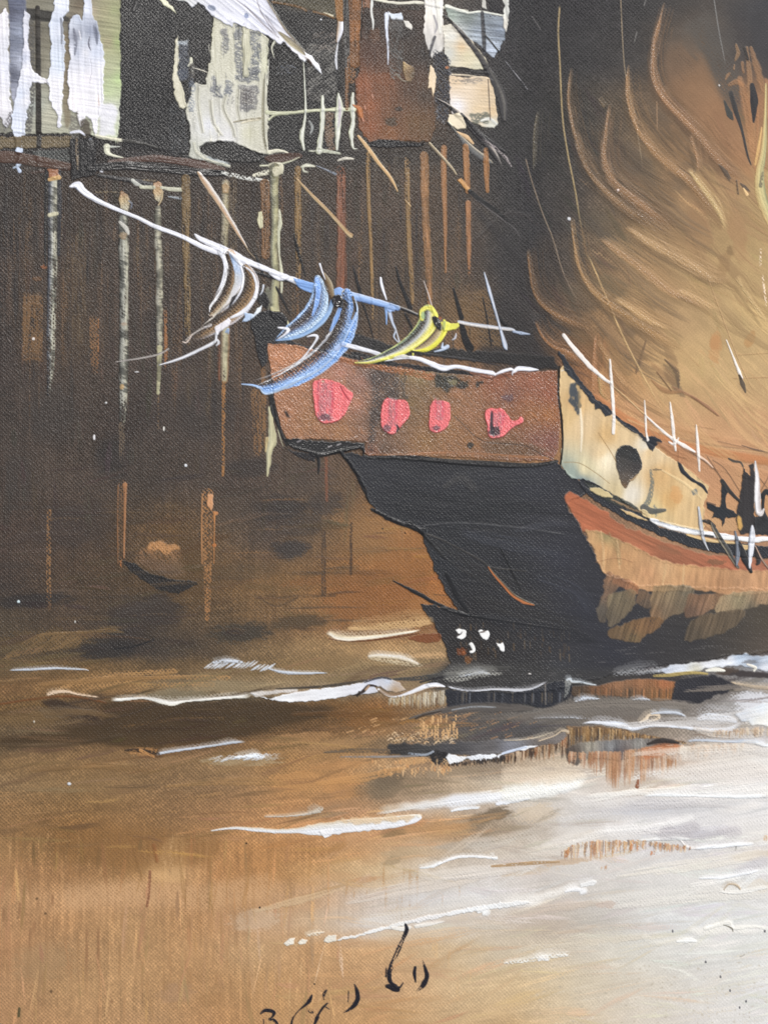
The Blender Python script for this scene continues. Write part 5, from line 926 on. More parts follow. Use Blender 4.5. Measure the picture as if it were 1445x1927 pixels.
fill([(503,646),(560,650),(640,672),(700,686),(800,700),(900,708),(960,702),(1046,697),(1050,720),(1053,780),(1051,845),(1040,866),(960,868),(880,862),(780,858),(692,858),(684,852),(690,832),(600,826),(540,828),(530,806),(520,770),(512,720)],
     grad=[(520,670,(176,120,86)),(560,660,(172,118,84)),(540,700,(166,114,82)),(545,770,(156,108,78)),(580,790,(148,104,70)),(640,700,(166,116,96)),(670,760,(160,110,88)),(640,810,(146,102,68)),(680,720,(152,110,94)),(700,710,(84,68,62)),(720,700,(80,66,60)),(740,740,(82,68,60)),(710,780,(80,66,58)),(720,840,(96,76,62)),(700,850,(120,80,62)),
     (765,700,(140,112,72)),(790,705,(130,112,78)),(770,760,(116,92,60)),(800,830,(134,98,62)),(840,715,(90,76,56)),(860,740,(142,98,68)),(880,780,(140,98,70)),(840,790,(140,100,64)),(880,830,(134,94,60)),(930,720,(134,82,58)),(960,740,(120,78,62)),(1000,720,(136,84,62)),(1030,740,(136,82,60)),(1000,780,(140,92,56)),(1030,780,(144,92,52)),(1035,830,(118,76,66)),(1010,830,(120,80,66)),(950,840,(112,82,58)),(980,850,(118,82,58))],
     rough=1.4, th=1.3, ridge=.7, var=.12, ang=40, L=14, Wd=3, groove=.5, weave=1.05, gloss=.93)
RGB[:] = np.where((MASK > .3)[..., None], RGB * 1.05 + 2, RGB)
fill([(700,694),(752,700),(748,770),(712,790),(702,850),(690,850),(700,760)], (72,62,58), dry=.42, dang=85, dL=14, wdry=.75, soft=3, alpha=.9)
drag(756,700,764,760, (60,54,48), dry=.42, ang=88, L=20)
fill([(815,705),(850,708),(880,718),(882,730),(860,728),(840,738),(820,725)], (56,52,44), dry=.3, soft=1, rough=3); fill([(842,712),(862,716),(858,726),(844,722)], (150,140,104), dry=.3, soft=2, alpha=.7)
for x, y, r1, r2 in [(868,728,12,5),(898,724,4,6),(905,720,6,3),(842,726,4,6),(885,838,7,7)]: blob(x, y, r1, r2, (48,44,40), alpha=.85, brk=.3, bs=(3,3))
blob(955,748,12,8,(92,74,84),alpha=.6,brk=.4,bs=(4,4)); stroke([(885,702),(930,708),(960,702),(1000,698)], [4,12,12,4], (120,72,52), th=.6, alpha=.8); fill([(552,650),(630,668),(700,684),(760,690),(820,704),(815,716),(750,704),(690,692),(660,686),(600,664)], (166,104,66), dry=.36, dang=12, soft=1, alpha=.85)
fill([(900,835),(930,828),(1000,835),(1040,850),(1000,858),(920,858)], (104,78,56), soft=3, alpha=.6); stroke([(700,856),(760,856),(820,852),(900,854),(960,858),(1030,862)], [3,5,5,4,4,6], (150,104,72), th=.7, dry=.3)
stroke([(853,782),(870,798),(890,818),(915,832),(960,836),(990,840),(1020,856),(1046,866)], [1.2]*8, (58,46,40), th=-.6); stroke([(895,704),(922,714),(940,704),(960,714)], 1.4, (80,54,42), th=-.5)
fill([(533,770),(540,775),(548,788),(540,784)], (52,42,38), soft=1); stroke([(506,700),(512,740),(524,790),(533,826)], [4,4,4,3], (52,40,34), th=.5)
for k in range(60):
    x = rng.uniform(515, 690); y = rng.uniform(665, 815); stroke([(x,y),(x + 5,y + 9)], 3, (186,128,92) if k % 2 else (120,76,52), dry=.3, alpha=.4, th=.5)
done("stern_cabin", junk)
start()
fill([(536,826),(556,826),(600,830),(650,832),(686,834),(685,850),(676,846),(640,850),(600,862),(580,852),(556,846),(545,840)], (40,39,40), rough=1.8, th=2, ridge=1, gloss=.75, weave=.3)
stroke([(556,842),(590,852),(605,856),(640,850),(680,842),(684,856)], [2,4,6,6,4,3], (26,25,27), th=1.6, ridge=.6); stroke([(596,855),(600,870),(599,892)], [6,6,2], (36,35,36), th=1.2); fill([(540,844),(570,852),(595,858),(590,870),(560,858)], (44,42,44), rough=2, th=1, dry=.2)
for x, y in [(618,842),(635,838),(560,832)]: stroke([(x,y),(x + 6,y - 3)], 2.5, (150,144,146), th=.9, dry=.2)
stroke([(510,742),(514,770),(520,790)], [9,10,6], (38,37,38), th=1.4, ridge=.6); stroke([(520,790),(528,812),(540,838)], [6,5,4], (40,39,40), th=1.2)
done("ledge", junk)
start()
stroke([(692,860),(780,861),(840,868),(920,872),(1000,876),(1048,868)], [4,8,9,10,9,5], (48,47,48), th=1.1, dry=.12, weave=.7); stroke([(692,862),(760,864),(830,871),(900,877),(970,880)], 1.8, (26,26,28), th=.8)
done("cabin_sill", junk)
PK = (234,114,117)
for pts, core, darkpos in [([(589,722),(600,715),(616,714),(640,722),(656,734),(665,745),(658,760),(652,775),(636,792),(612,797),(596,786),(591,760)],(612,755,14,36),(612,786,13,8)),
                  ([(722,756),(728,750),(745,752),(764,754),(770,772),(768,786),(752,806),(738,818),(722,810),(717,800),(717,775)],(738,776,8,26),(728,806,9,9)),
                  ([(812,758),(822,754),(842,757),(847,770),(846,792),(836,808),(820,814),(808,808),(807,785)],(826,772,7,20),(820,806,9,6)),
                  ([(912,776),(922,769),(945,770),(955,782),(962,791),(974,790),(979,784),(984,788),(982,796),(968,802),(950,818),(938,824),(920,822),(916,800)],(936,790,10,14),(932,812,14,11))]:
    start()
    fill(pts, PK, smooth=True, rough=.8, th=3.2, ridge=1.7, rw=3, weave=1.0, gloss=.95, var=.08, ang=92, L=30, Wd=4, groove=1)
    cx, cy, rx, ry = core
    drag(cx - rx, cy - ry, cx + rx, cy + ry, (176,110,118), dry=.4, ang=90, L=14, alpha=.6, soft=2, weave=.9)
    stroke([(cx + rx * .9,cy - ry * .8),(cx + rx,cy),(cx + rx * .8,cy + ry * .6)], 6, (204,76,94), soft=.8, alpha=.65, th=-.3); stroke([(cx - rx,cy - ry),(cx - rx,cy + ry * .5)], 6, (212,84,98), soft=.8, alpha=.6, th=-.3)
    dx, dy, r1, r2 = darkpos
    blob(dx, dy, r1, r2, (104,72,80) if cx < 900 else (50,46,50), alpha=.8, hard=.3, brk=.25, bs=(2,6), wmix=.3)
    if cx == 738: stroke([(746,800),(749,806),(746,813)], [2,5,2], (50,40,44), th=-1)
    if cx == 612: stroke([(640,728),(650,745),(658,756)], [2,3,2], (180,66,78), th=-.8); blob(608,718,4,3,(190,150,130))
    if cx == 936: stroke([(925,776),(924,800),(926,815)], [4,6,8], (60,52,58), dry=.3, th=-.4)
    done("cabin_window", junk)
for x, y, r in [(738,821,9),(822,815,10),(934,825,14)]: pass
# cream quarter panel and its porthole
start()
fill([(1052,694),(1058,688),(1070,696),(1085,722),(1100,735),(1118,752),(1140,772),(1166,792),(1186,806),(1210,826),(1232,842),(1262,862),(1290,880),(1316,900),(1332,914),(1330,930),(1322,952),(1330,985),(1320,1000),(1290,994),(1250,985),(1222,978),(1205,962),(1190,956),(1165,938),(1140,924),(1120,912),(1095,903),(1075,900),(1060,884),(1054,876),(1056,840),(1058,790),(1052,750)],
     grad=[(1060,710,(216,186,140)),(1062,780,(206,176,128)),(1080,760,(206,170,122)),(1100,800,(214,186,146)),(1130,850,(216,190,150)),(1142,865,(232,218,190)),(1140,820,(206,170,120)),(1100,880,(222,208,170)),(1075,890,(150,160,150)),(1090,910,(120,136,140)),(1180,820,(216,188,146)),(1220,850,(218,188,144)),(1160,925,(206,186,146)),(1185,930,(222,212,196)),(1240,900,(206,168,118)),(1260,940,(206,166,112)),(1230,960,(214,190,140)),(1300,920,(216,186,140)),(1290,960,(212,180,134)),(1240,985,(206,180,136)),(1215,840,(228,218,200))],
     rough=1.4, th=2.2, ridge=.8, rw=3, var=.08, ang=95, L=70, Wd=6, groove=.8, weave=.03, gloss=.45, p=3.2)
fill([(1071,722),(1082,720),(1090,748),(1092,768),(1088,782),(1080,770),(1074,762),(1070,758)], (58,66,76), rough=3, soft=2, alpha=.9, dry=.3, dang=95, dL=16, wdry=.1); fill([(1084,716),(1093,735),(1092,765),(1088,780)], (166,140,100), soft=2, alpha=.6); stroke([(1091,770),(1094,810),(1092,850)], [6,8,4], (234,222,200), alpha=.7, soft=.7)
for a, wd in [([(1223,885),(1226,910),(1220,940),(1210,955)],[4,8,10,12])]: stroke(a, wd, (110,112,106), dry=.36, alpha=.8, th=.3, bL=10)
blob(1306,926,8,7,(104,110,112),alpha=.8,brk=.35,bs=(3,5)); blob(1235,884,10,2,(104,92,76),alpha=.7,brk=.4,bs=(3,3)); blob(1232,960,6,12,(110,116,116),alpha=.6,brk=.4,bs=(3,5)); stroke([(1210,955),(1226,962),(1250,960)], [14,12,6], (84,84,82), dry=.25, alpha=.9)
stroke([(1060,870),(1090,872),(1120,890),(1146,910)], 1.2, (150,126,92), th=-.5); stroke([(1245,885),(1290,912),(1318,938)], [3,5,3], (222,196,150), alpha=.6); stroke([(1125,815),(1148,850),(1160,872)], 1.4, (160,130,92), th=-.4); blob(1272,930,14,18,(206,150,96),alpha=.5,brk=.3)
stroke([(1056,698),(1064,696),(1072,698)], 2, (232,222,206), th=.8)
done("quarter_panel", junk)
start(); stroke([(1052,690),(1050,740),(1056,790),(1058,840),(1053,878)], [4,4,4,3,3], (30,28,28), th=-.4)
fill([(1048,660),(1060,668),(1080,700),(1098,724),(1122,752),(1140,764),(1170,792),(1190,800),(1212,822),(1232,820),(1246,832),(1238,836),(1230,842),(1226,850),(1214,832),(1196,816),(1172,802),(1150,780),(1138,784),(1130,770),(1120,772),(1118,762),(1112,760),(1108,750),(1092,732),(1078,716),(1064,700)], (50,52,58), rough=1.5, th=1.2, ridge=.4, dry=.05)
for a, wd in [([(1240,832),(1262,852),(1290,862)],[6,4,2]),([(1276,868),(1282,884),(1300,902),(1320,914),(1330,928)],[5,8,6,6,3]),([(1276,845),(1277,870)],[2,6])]: stroke(a, wd, (44,46,52), th=1, dry=.15, rough=.3)
fill([(1160,848),(1168,840),(1182,838),(1196,846),(1205,862),(1208,876),(1200,890),(1186,904),(1176,918),(1168,908),(1162,890),(1157,868)], grad=[(1170,848,(44,44,44)),(1195,860,(38,40,42)),(1170,880,(70,66,64)),(1175,900,(96,86,78)),(1198,880,(58,54,54)),(1172,915,(120,92,66))], smooth=True, rough=1, th=1.2, ridge=.9, var=.16, ang=20, gloss=.7, weave=.3)
stroke([(1198,893),(1190,902),(1184,904)], [2,4,2], (150,124,92), th=1)
done("porthole", junk)
# gunwale, strakes
start()
fill([(1088,904),(1096,900),(1120,910),(1160,936),(1200,960),(1240,992),(1300,1008),(1345,1018),(1540,1036),(1540,1058),(1445,1052),(1380,1046),(1300,1030),(1230,1004),(1170,974),(1130,950),(1104,932)], (46,47,52), rough=1.4, th=1.4, ridge=.6, gloss=.55, weave=.4)
fill([(1098,905),(1112,908),(1160,934),(1200,956),(1196,964),(1150,946),(1115,928)], (60,62,58), rough=1.5, soft=1, th=.5)
for p, c in [([(1108,920),(1120,917),(1134,922),(1152,934),(1140,936),(1118,928)],(206,186,140)),([(1166,958),(1186,964),(1220,980),(1200,976),(1176,966)],(206,176,130)),([(1205,958),(1218,962),(1222,974),(1210,970)],(214,190,146))]: fill(p, c, smooth=True, rough=1, th=1.6, ridge=.5, weave=0)
stroke([(1150,940),(1180,954),(1206,964)], [3,6,3], (140,116,90), dry=.35, th=.6)
done("gunwale", junk)
start()
fill([(1062,930),(1068,925),(1082,928),(1100,940),(1140,964),(1165,985),(1200,1000),(1250,1020),(1290,1034),(1330,1044),(1390,1050),(1540,1056),(1540,1082),(1400,1074),(1340,1070),(1290,1066),(1240,1056),(1180,1024),(1130,1002),(1098,1000),(1080,970),(1064,946)],
     grad=[(1075,935,(172,102,72)),(1120,975,(172,103,74)),(1200,1015,(164,104,76)),(1260,1040,(158,102,76)),(1350,1055,(164,102,76)),(1445,1062,(164,108,84))], rough=2.4, soft=1.2, th=.9, ridge=.2, var=.16, ang=25, L=60, Wd=4, weave=.14, gloss=.4)
blob(1345,1058,20,6,(120,88,66),alpha=.7,brk=.4,bs=(6,4)); blob(1260,1036,30,6,(140,96,72),alpha=.6,brk=.4,bs=(10,3),ang=18)
done("orange_strake", junk)
start()
fill([(1099,998),(1130,1000),(1180,1022),(1240,1052),(1290,1064),(1340,1068),(1400,1072),(1540,1080),(1540,1124),(1445,1118),(1380,1120),(1330,1112),(1270,1112),(1222,1114),(1200,1110),(1180,1094),(1150,1082),(1134,1078),(1122,1050)],
     grad=[(1110,1010,(188,148,106)),(1130,1030,(194,148,104)),(1140,1010,(150,134,96)),(1170,1050,(192,146,104)),(1220,1080,(188,142,104)),(1250,1070,(202,162,120)),(1300,1090,(184,140,102)),(1350,1100,(176,132,96)),(1400,1090,(188,144,108)),(1445,1085,(192,146,108)),(1290,1070,(198,154,110))], rough=2.6, soft=1.2, th=.8, ridge=.15, var=.14, ang=97, L=34, Wd=7, weave=.14, gloss=.35)
for a in [[(1130,1000),(1135,1040),(1134,1075)],[(1286,1062),(1284,1100)],[(1252,1062),(1246,1100)],[(1160,1016),(1165,1070)]]: stroke(a, [3,5,3], (206,170,126), dry=.25, alpha=.7, th=.5)
stroke([(1146,1004),(1160,1030),(1166,1060)], [4,10,6], (150,128,92), dry=.35, alpha=.5); stroke([(1120,1058),(1160,1050),(1190,1058)], 1.6, (150,110,80), alpha=.6)
done("tan_strake", junk)
start()
for p, g in [([(1138,1080),(1160,1082),(1172,1096),(1150,1120),(1140,1165),(1126,1166),(1123,1145),(1134,1110)],[(1150,1088,(150,112,84)),(1145,1110,(116,92,74)),(1130,1150,(92,84,74))]),
    ([(1152,1092),(1180,1092),(1196,1098),(1200,1116),(1180,1112)],[(1160,1095,(140,100,76)),(1195,1105,(170,118,84))]),
    ([(1150,1116),(1170,1112),(1194,1110),(1196,1126),(1186,1150),(1165,1168),(1150,1180),(1141,1172),(1142,1140)],[(1165,1120,(128,114,90)),(1180,1130,(120,106,84)),(1150,1165,(104,92,76)),(1190,1115,(140,116,88))]),
    ([(1200,1112),(1212,1112),(1226,1120),(1222,1146),(1205,1142),(1196,1130)],[(1205,1120,(124,98,76)),(1215,1135,(104,88,74))]),
    ([(1226,1108),(1240,1100),(1275,1100),(1306,1108),(1300,1130),(1285,1152),(1250,1164),(1232,1164),(1222,1150)],[(1240,1110,(150,124,92)),(1262,1118,(142,122,94)),(1290,1112,(120,110,92)),(1250,1150,(118,100,80)),(1235,1155,(140,108,80)),(1285,1140,(110,96,78))]),
    ([(1296,1118),(1316,1118),(1365,1118),(1350,1140),(1320,1156),(1288,1160)],[(1310,1130,(140,106,82)),(1345,1125,(150,116,88)),(1300,1150,(120,94,78))]),
    ([(1343,1150),(1362,1120),(1410,1112),(1470,1114),(1540,1120),(1540,1140),(1440,1138),(1405,1148),(1375,1150)],[(1360,1140,(166,142,110)),(1390,1130,(160,144,112)),(1430,1125,(170,138,106)),(1410,1145,(110,100,84))]),
    ([(1196,1165),(1222,1160),(1250,1164),(1240,1182),(1215,1196),(1200,1208),(1170,1206),(1145,1198),(1142,1186),(1165,1178)],[(1165,1195,(112,90,66)),(1200,1180,(132,98,66)),(1220,1175,(126,94,66)),(1190,1200,(110,92,66))]),
    ([(1286,1205),(1300,1170),(1330,1155),(1400,1150),(1380,1180),(1330,1200)],[(1300,1195,(92,80,66)),(1330,1170,(104,88,70)),(1380,1160,(100,86,70))])]:
    fill(p, grad=g, smooth=True, rough=2.6, th=.4, ridge=.1, soft=1.5, var=.24, ang=108, L=46, Wd=3, weave=.18, alpha=.86, gloss=.4, dry=.14, dang=115)
done("lower_planking", junk)
# fore deck clutter at the right edge
start()
fill([(1232,830),(1300,848),(1380,870),(1445,886),(1540,900),(1540,1020),(1445,1004),(1400,1000),(1340,1000),(1322,985),(1326,950),(1334,916),(1290,880),(1250,850)], grad=[(1270,855,(172,124,90)),(1330,890,(184,138,104)),(1360,920,(188,140,104)),(1400,900,(190,146,108)),(1445,900,(188,140,104)),(1345,980,(196,154,112)),(1370,990,(190,150,112)),(1430,950,(186,140,100))], rough=1, th=.8, soft=1, var=.05, ang=30, weave=.3)
for a, wd in [([(1330,860),(1370,920),(1392,945)],2.2),([(1340,866),(1365,885),(1400,940)],2),([(1300,850),(1340,880),(1360,905),(1392,945)],2.6),([(1420,890),(1440,915),(1446,920)],2),([(1446,895),(1430,925)],2),([(1280,842),(1330,870)],2)]: stroke(a, wd, (120,92,72), alpha=.85, th=.5)
stroke([(1370,863),(1380,868),(1392,870),(1397,878)], [3,5,4,3], (84,76,70), th=.5, dry=.1)
done("fore_deck", junk)
start()
fill([(1397,878),(1402,888),(1410,896),(1411,884),(1408,876),(1416,872),(1420,890),(1418,960),(1422,1004),(1392,1006),(1384,980),(1388,940),(1394,920)], (58,55,56), rough=1.4, th=1.2, ridge=.5, var=.1, ang=90, weave=.3)
fill([(1386,968),(1394,974),(1396,990),(1392,1002),(1386,990)], (196,154,92), soft=1, th=.6)
done("mast", junk)
start()
fill([(1356,908),(1362,912),(1368,925),(1364,935),(1366,955),(1376,960),(1387,970),(1378,975),(1364,974),(1362,985),(1358,992),(1356,978),(1345,973),(1338,976),(1342,965),(1330,956),(1328,946),(1345,952),(1354,955),(1356,935)], (48,50,54), rough=1.2, th=1.3, ridge=.5)
stroke([(1358,905),(1372,925),(1392,945)], [8,7,5], (58,56,56), th=.9); stroke([(1320,980),(1332,982),(1345,990)], [4,9,3], (60,54,50), dry=.2, th=.8); stroke([(1330,945),(1345,950)], 3, (110,86,70)); stroke([(1432,935),(1440,925),(1446,930)], [8,10,8], (50,52,54), th=.9, dry=.1); stroke([(1436,930),(1434,955),(1438,975)], [6,6,10], (46,46,48), th=.9)
fill([(1418,974),(1436,966),(1446,976),(1540,980),(1540,1010),(1446,1008),(1420,1006)], (54,54,56), rough=2, th=.9, var=.2)
done("deck_gear", junk)
start()
stroke([(1224,978),(1240,984),(1262,992),(1300,1000),(1330,1004),(1362,1010),(1385,1013),(1420,1016),(1445,1014),(1535,1016)], [7,11,10,12,9,12,8,11,9,10], cols=[(-1,222,222,226),(0,240,240,244),(1,222,218,214)], th=2.8, ridge=.9, weave=0, rough=.16)
stroke([(1292,1006),(1330,1016),(1362,1020),(1390,1022)], [4,7,6,3], (206,176,128), th=1.2, dry=.1); stroke([(1392,1026),(1402,1030),(1412,1026)], [4,10,4], (206,176,128), th=1.4)
stroke([(1326,1008),(1340,1010)], 5, (84,84,86), th=.5, dry=.2); stroke([(1240,980),(1290,992),(1330,999)], 3, (206,186,150), dry=.3)
done("white_rail", junk)
for a, wd, c in [([(1313,955),(1317,985),(1321,1010),(1326,1024),(1332,1036)],[4,8,7,4,2],[(-1,150,154,162),(0,216,216,220),(1,110,108,108)]),([(1338,985),(1350,1008),(1368,1036),(1382,1060),(1388,1068)],[5,10,10,7,4],[(-1,90,90,88),(0,70,68,66),(.6,150,140,120),(1,80,76,74)]),
             ([(1382,1000),(1386,1025),(1386,1050),(1384,1064)],[3,9,9,4],[(-1,96,100,108),(0,130,136,148),(1,60,60,64)]),([(1390,1020),(1400,1050),(1412,1076)],[4,14,6],[(-1,60,56,54),(0,46,46,50),(1,40,40,44)]),
             ([(1414,990),(1414,1010),(1411,1040),(1409,1068)],[4,13,10,4],[(-1,206,206,212),(0,236,236,240),(.6,190,192,200),(1,120,124,134)]),([(1420,1030),(1426,1055),(1423,1062)],[4,9,4],[(-1,52,50,52),(1,56,50,48)]),([(1420,1028),(1432,1052),(1447,1072)],[3,4,4],[(-1,120,90,72),(0,190,160,140),(1,90,80,74)]),
             ([(1420,868),(1423,900),(1424,940),(1426,965)],[3,9,14,10],[(-1,170,156,150),(-.2,228,222,222),(.5,236,234,236),(1,150,140,134)]),([(1424,966),(1430,968),(1436,958)],[5,8,3],[(-1,222,218,220),(1,206,196,190)])]:
    start(); stroke(a, wd, cols=c, th=1.9, ridge=.6, weave=0, bris=.12, bL=30, rough=.14); done("stay_stroke", junk)
def spar(pts, wd, cols=None, col=(236,228,222), name="white_spar", **k): start(); stroke(pts, wd, col=None if cols else col, cols=cols, **{**dict(th=2., ridge=.6, weave=0, bris=.06, rough=.16), **k}); return done(name, junk)
spar([(1060,631),(1085,662),(1110,690),(1135,712),(1150,722)], [7,9,8,6,4]); spar([(1152,726),(1180,750),(1205,774),(1216,782)], [1.8,1.8,2,2], col=(206,176,132), ridge=.2); spar([(1216,784),(1240,806),(1265,826),(1285,838),(1306,850)], [3,4,6,7,4]); spar([(1316,860),(1328,868),(1340,880)], [5,4,2], col=(214,186,166))
spar([(1147,677),(1150,720),(1154,780),(1153,815)], [3,6,6,6]); spar([(1212,754),(1214,790),(1215,812),(1218,828)], [2,4,3,5]); spar([(1260,757),(1264,790),(1268,830),(1270,848)], [2,6,6,3]); spar([(1258,832),(1268,836),(1276,824)], [3,5,2]); spar([(1309,800),(1312,840),(1315,886)], [2,6,3]); spar([(1366,640),(1378,670),(1390,700),(1395,712)], [2,3,6,4]); 
start(); stroke([(1390,706),(1396,722),(1402,738)], [3,9,3], (96,84,72), th=.8, dry=.1); done("dark_fleck", junk)
# ------------------------------------------------------------------ the washing line
line = node("washing_line", label="white line strung with white, blue and yellow cloths")
WH = [(-1,222,222,232),(0,240,240,246),(1,214,214,224)]
def cord(pts, wd, cols=WH, name="cord", **k): start(); stroke(pts, wd, cols=cols, **{**dict(th=2.4, ridge=.7, weave=0, bris=.05, rough=.10), **k}); return done(name, line)
# dark upright ticks behind
for a, wd in [([(664,500),(672,530),(680,560)],[2,6,7]),([(682,570),(694,605),(705,648)],[4,3,2]),([(745,502),(752,530),(765,562),(772,580)],[3,6,8,9]),([(762,590),(772,610),(778,624)],[4,5,2]),([(853,543),(860,570),(868,598)],[4,7,9]),([(868,610),(876,640),(884,655)],[9,14,16]),([(908,560),(916,600),(924,650)],[2,3,3]),([(925,570),(940,600),(952,612)],[3,6,7])]:
    start(); stroke(a, wd, (32,31,33), th=1.1, ridge=.3, dry=.06); done("dark_upright", line)
start(); stroke([(142,352),(170,372),(250,404)], [3,3,2], (150,160,186), th=.8, dry=.2); done("cord_shadow", line); start(); stroke([(470,508),(520,524),(575,532),(600,540)], [4,6,6,3], (32,31,34), th=1.3, ridge=.3); done("cord_shadow", line); start(); stroke([(735,570),(760,582),(790,594)], [6,7,5], (36,35,37), th=1, dry=.12); done("cord_shadow", line)
cord([(133,351),(148,348),(158,360),(185,378),(230,398),(260,410),(292,426),(340,444),(385,466),(415,476)], [4,14,13,9,7,7,8,8,10,10])
cord([(367,441),(378,450),(400,460),(430,474),(470,494),(520,514),(560,530),(594,540)], [3,10,11,14,11,9,12,11])
cord([(508,513),(526,522),(545,522)], [6,14,4]); cord([(863,606),(890,611),(925,616),(960,620),(968,622)], [6,7,7,6,3], cols=[(-1,150,156,170),(0,222,220,224),(1,206,196,186)]); cord([(965,624),(980,627),(996,629)], [4,6,2], cols=[(-1,140,154,180),(0,186,196,214),(1,140,154,180)], dry=.15); cord([(735,572),(760,580),(785,591)], [2,3,3], cols=[(-1,130,120,110),(1,170,168,170)], dry=.25)
cord([(660,557),(690,564),(720,572),(748,580)], [16,13,12,10], cols=[(-1,196,206,232),(-.3,158,186,228),(.4,140,170,220),(1,96,120,166)])
# white cloth
start()
stroke([(432,480),(440,505),(437,535),(424,560),(404,585),(396,592)], [22,30,34,32,26,6], cols=[(-1,186,150,120),(-.75,206,186,170),(-.4,190,180,160,.8),(0,150,122,92,.7),(.4,70,56,46,.5),(.68,52,44,40,.55),(.78,232,230,232),(1,236,236,240)], th=1.4, bris=.15, weave=.5, bL=40, rough=.04)
fill([(432,478),(442,480),(455,498),(460,505),(458,530),(452,552),(440,566),(420,585),(408,594),(430,562),(441,530),(440,505)], grad=[(440,490,(156,180,216)),(447,505,(160,184,220)),(452,500,(230,230,240)),(445,530,(200,206,222)),(450,545,(226,224,232)),(430,570,(222,216,214)),(438,530,(196,182,150))], smooth=True, rough=.8, th=1.9, ridge=.6, weave=.05, var=.06, ang=110)
fill([(428,470),(440,478),(462,490),(468,497),(462,506),(455,500),(448,494),(440,486)], (236,236,244), rough=.8, th=2, ridge=.5, weave=0)
stroke([(413,474),(422,490),(423,510),(417,535),(405,558),(399,572)], [7,6,4,4,3,2], fade=(0,.4), cols=WH, th=2.2, ridge=.6, weave=0)
stroke([(463,503),(472,522),(470,545),(456,570),(435,590),(405,612),(375,630),(350,640)], [14,26,36,38,36,30,20,6], fade=(0,.3), cols=[(-1,206,200,206),(-.86,190,182,182),(-.66,150,130,112),(-.3,156,122,84,.75),(.1,124,98,70,.6),(.5,58,48,42,.55),(.85,80,74,68,.7),(1,206,198,190)], th=1.4, bris=.2, weave=.6, bL=40, rough=.04)
stroke([(464,504),(476,516),(483,535),(482,552),(472,572),(456,588),(435,598)], [3,4,5,6,7,8,4], cols=WH, th=2.2, ridge=.7, weave=0)
stroke([(454,503),(458,520),(455,545),(440,568),(418,586),(398,596)], [3,4,4,4,2.5,1.5], fade=(0,.4), cols=WH, th=2, weave=0)
stroke([(432,578),(440,562),(446,556)], [2,7,3], (44,42,46), th=.6); stroke([(478,560),(482,562),(484,556)], [3,3,1], (236,236,240), th=1.5)
stroke([(350,640),(362,630),(378,620),(398,610)], [2,3,3,3], (176,168,162), th=.8, dry=.3); stroke([(344,643),(352,644),(362,630)], [2,3,2], (206,190,180), th=.8)
fill([(404,615),(418,606),(432,598),(436,604),(430,614),(416,624),(408,632),(407,624)], (230,226,232), rough=1, th=2, ridge=.6, weave=0); stroke([(398,612),(392,615),(384,616)], 3, (206,200,200), th=1, dry=.2)
stroke([(407,628),(406,640),(398,647),(380,656),(355,668),(330,678),(300,687)], [6,4,7,6,6,5,1.5], cols=[(-1,214,214,222),(0,238,238,244),(1,150,148,150)], th=2.2, ridge=.5, weave=0); stroke([(404,645),(409,640),(412,645),(408,650)], [3,4,5,3], (206,206,212), th=1.2)
done("white_cloth", line)
start(); stroke([(318,656),(300,666),(270,673),(245,677),(218,681)], [3,4,4,3,2], cols=[(-1,190,182,178),(0,170,162,156),(1,60,56,54)], th=1.4, ridge=.3, dry=.1); done("loose_thread", line)
start(); fill([(455,606),(462,596),(460,588),(468,590),(478,592),(484,580),(490,577),(494,572),(491,586),(484,591),(478,598),(466,605)], grad=[(464,596,(176,196,226)),(485,584,(232,236,240))], rough=.8, th=2, ridge=.6, weave=0); stroke([(496,537),(494,548),(489,556)], [4,3,1], (206,210,220), th=1); stroke([(426,625),(430,620),(430,628)], [4,5,2], (150,170,200), th=1); done("paint_fleck", line)
# blue cloths
start()
fill([(552,524),(570,528),(594,534),(596,548),(590,552),(578,550),(566,544),(558,536)], (134,170,226), rough=1, th=1.8, ridge=.6, weave=0, var=.08, ang=15)
stroke([(598,524),(602,545),(600,570),(590,590),(572,608),(548,622),(520,640)], [12,28,38,40,36,26,4], cols=[(-1,166,190,216),(-.72,186,206,226),(-.35,130,156,196),(0,84,84,100,.7),(.35,60,50,48,.5),(.65,80,90,116,.7),(.8,164,194,232),(1,156,184,228)], th=1.5, bris=.18, weave=1.1, gloss=.95, bL=40, rough=.04)
stroke([(596,525),(599,545),(596,570),(588,594)], [7,11,9,3], cols=[(-1,140,174,230),(0,130,168,230),(1,156,186,236)], th=2, ridge=.6, weave=0)
stroke([(626,566),(618,590),(600,612),(575,628),(548,637),(520,641)], [8,8,8,7,6,2], cols=[(-1,170,196,226),(1,120,156,206)], th=1.7, ridge=.3, weave=.1)
stroke([(610,516),(618,535),(626,560)], [6,16,10], cols=[(-1,170,160,140),(0,110,88,60,.8),(1,60,48,40,.7)], th=1, bris=.25, bL=30)
fill([(628,545),(638,541),(650,545),(662,550),(668,560),(666,575),(655,570),(640,556),(630,560)], (142,176,230), rough=1, th=1.8, ridge=.5, weave=0, var=.08, ang=90)
done("blue_cloth", line)
start()
stroke([(652,552),(656,575),(652,605),(640,635),(620,662),(592,686),(555,708),(515,724),(485,728)], [18,32,42,46,46,44,38,26,6], cols=[(-1,176,198,232),(-.8,136,172,228),(-.5,116,158,222),(-.15,150,178,220,.85),(.15,96,116,156,.6),(.45,52,46,48,.5),(.78,48,44,46,.6),(.86,206,206,210),(1,214,214,220)], th=1.7, bris=.2, weave=1.2, gloss=.97, bL=40, rough=.04)
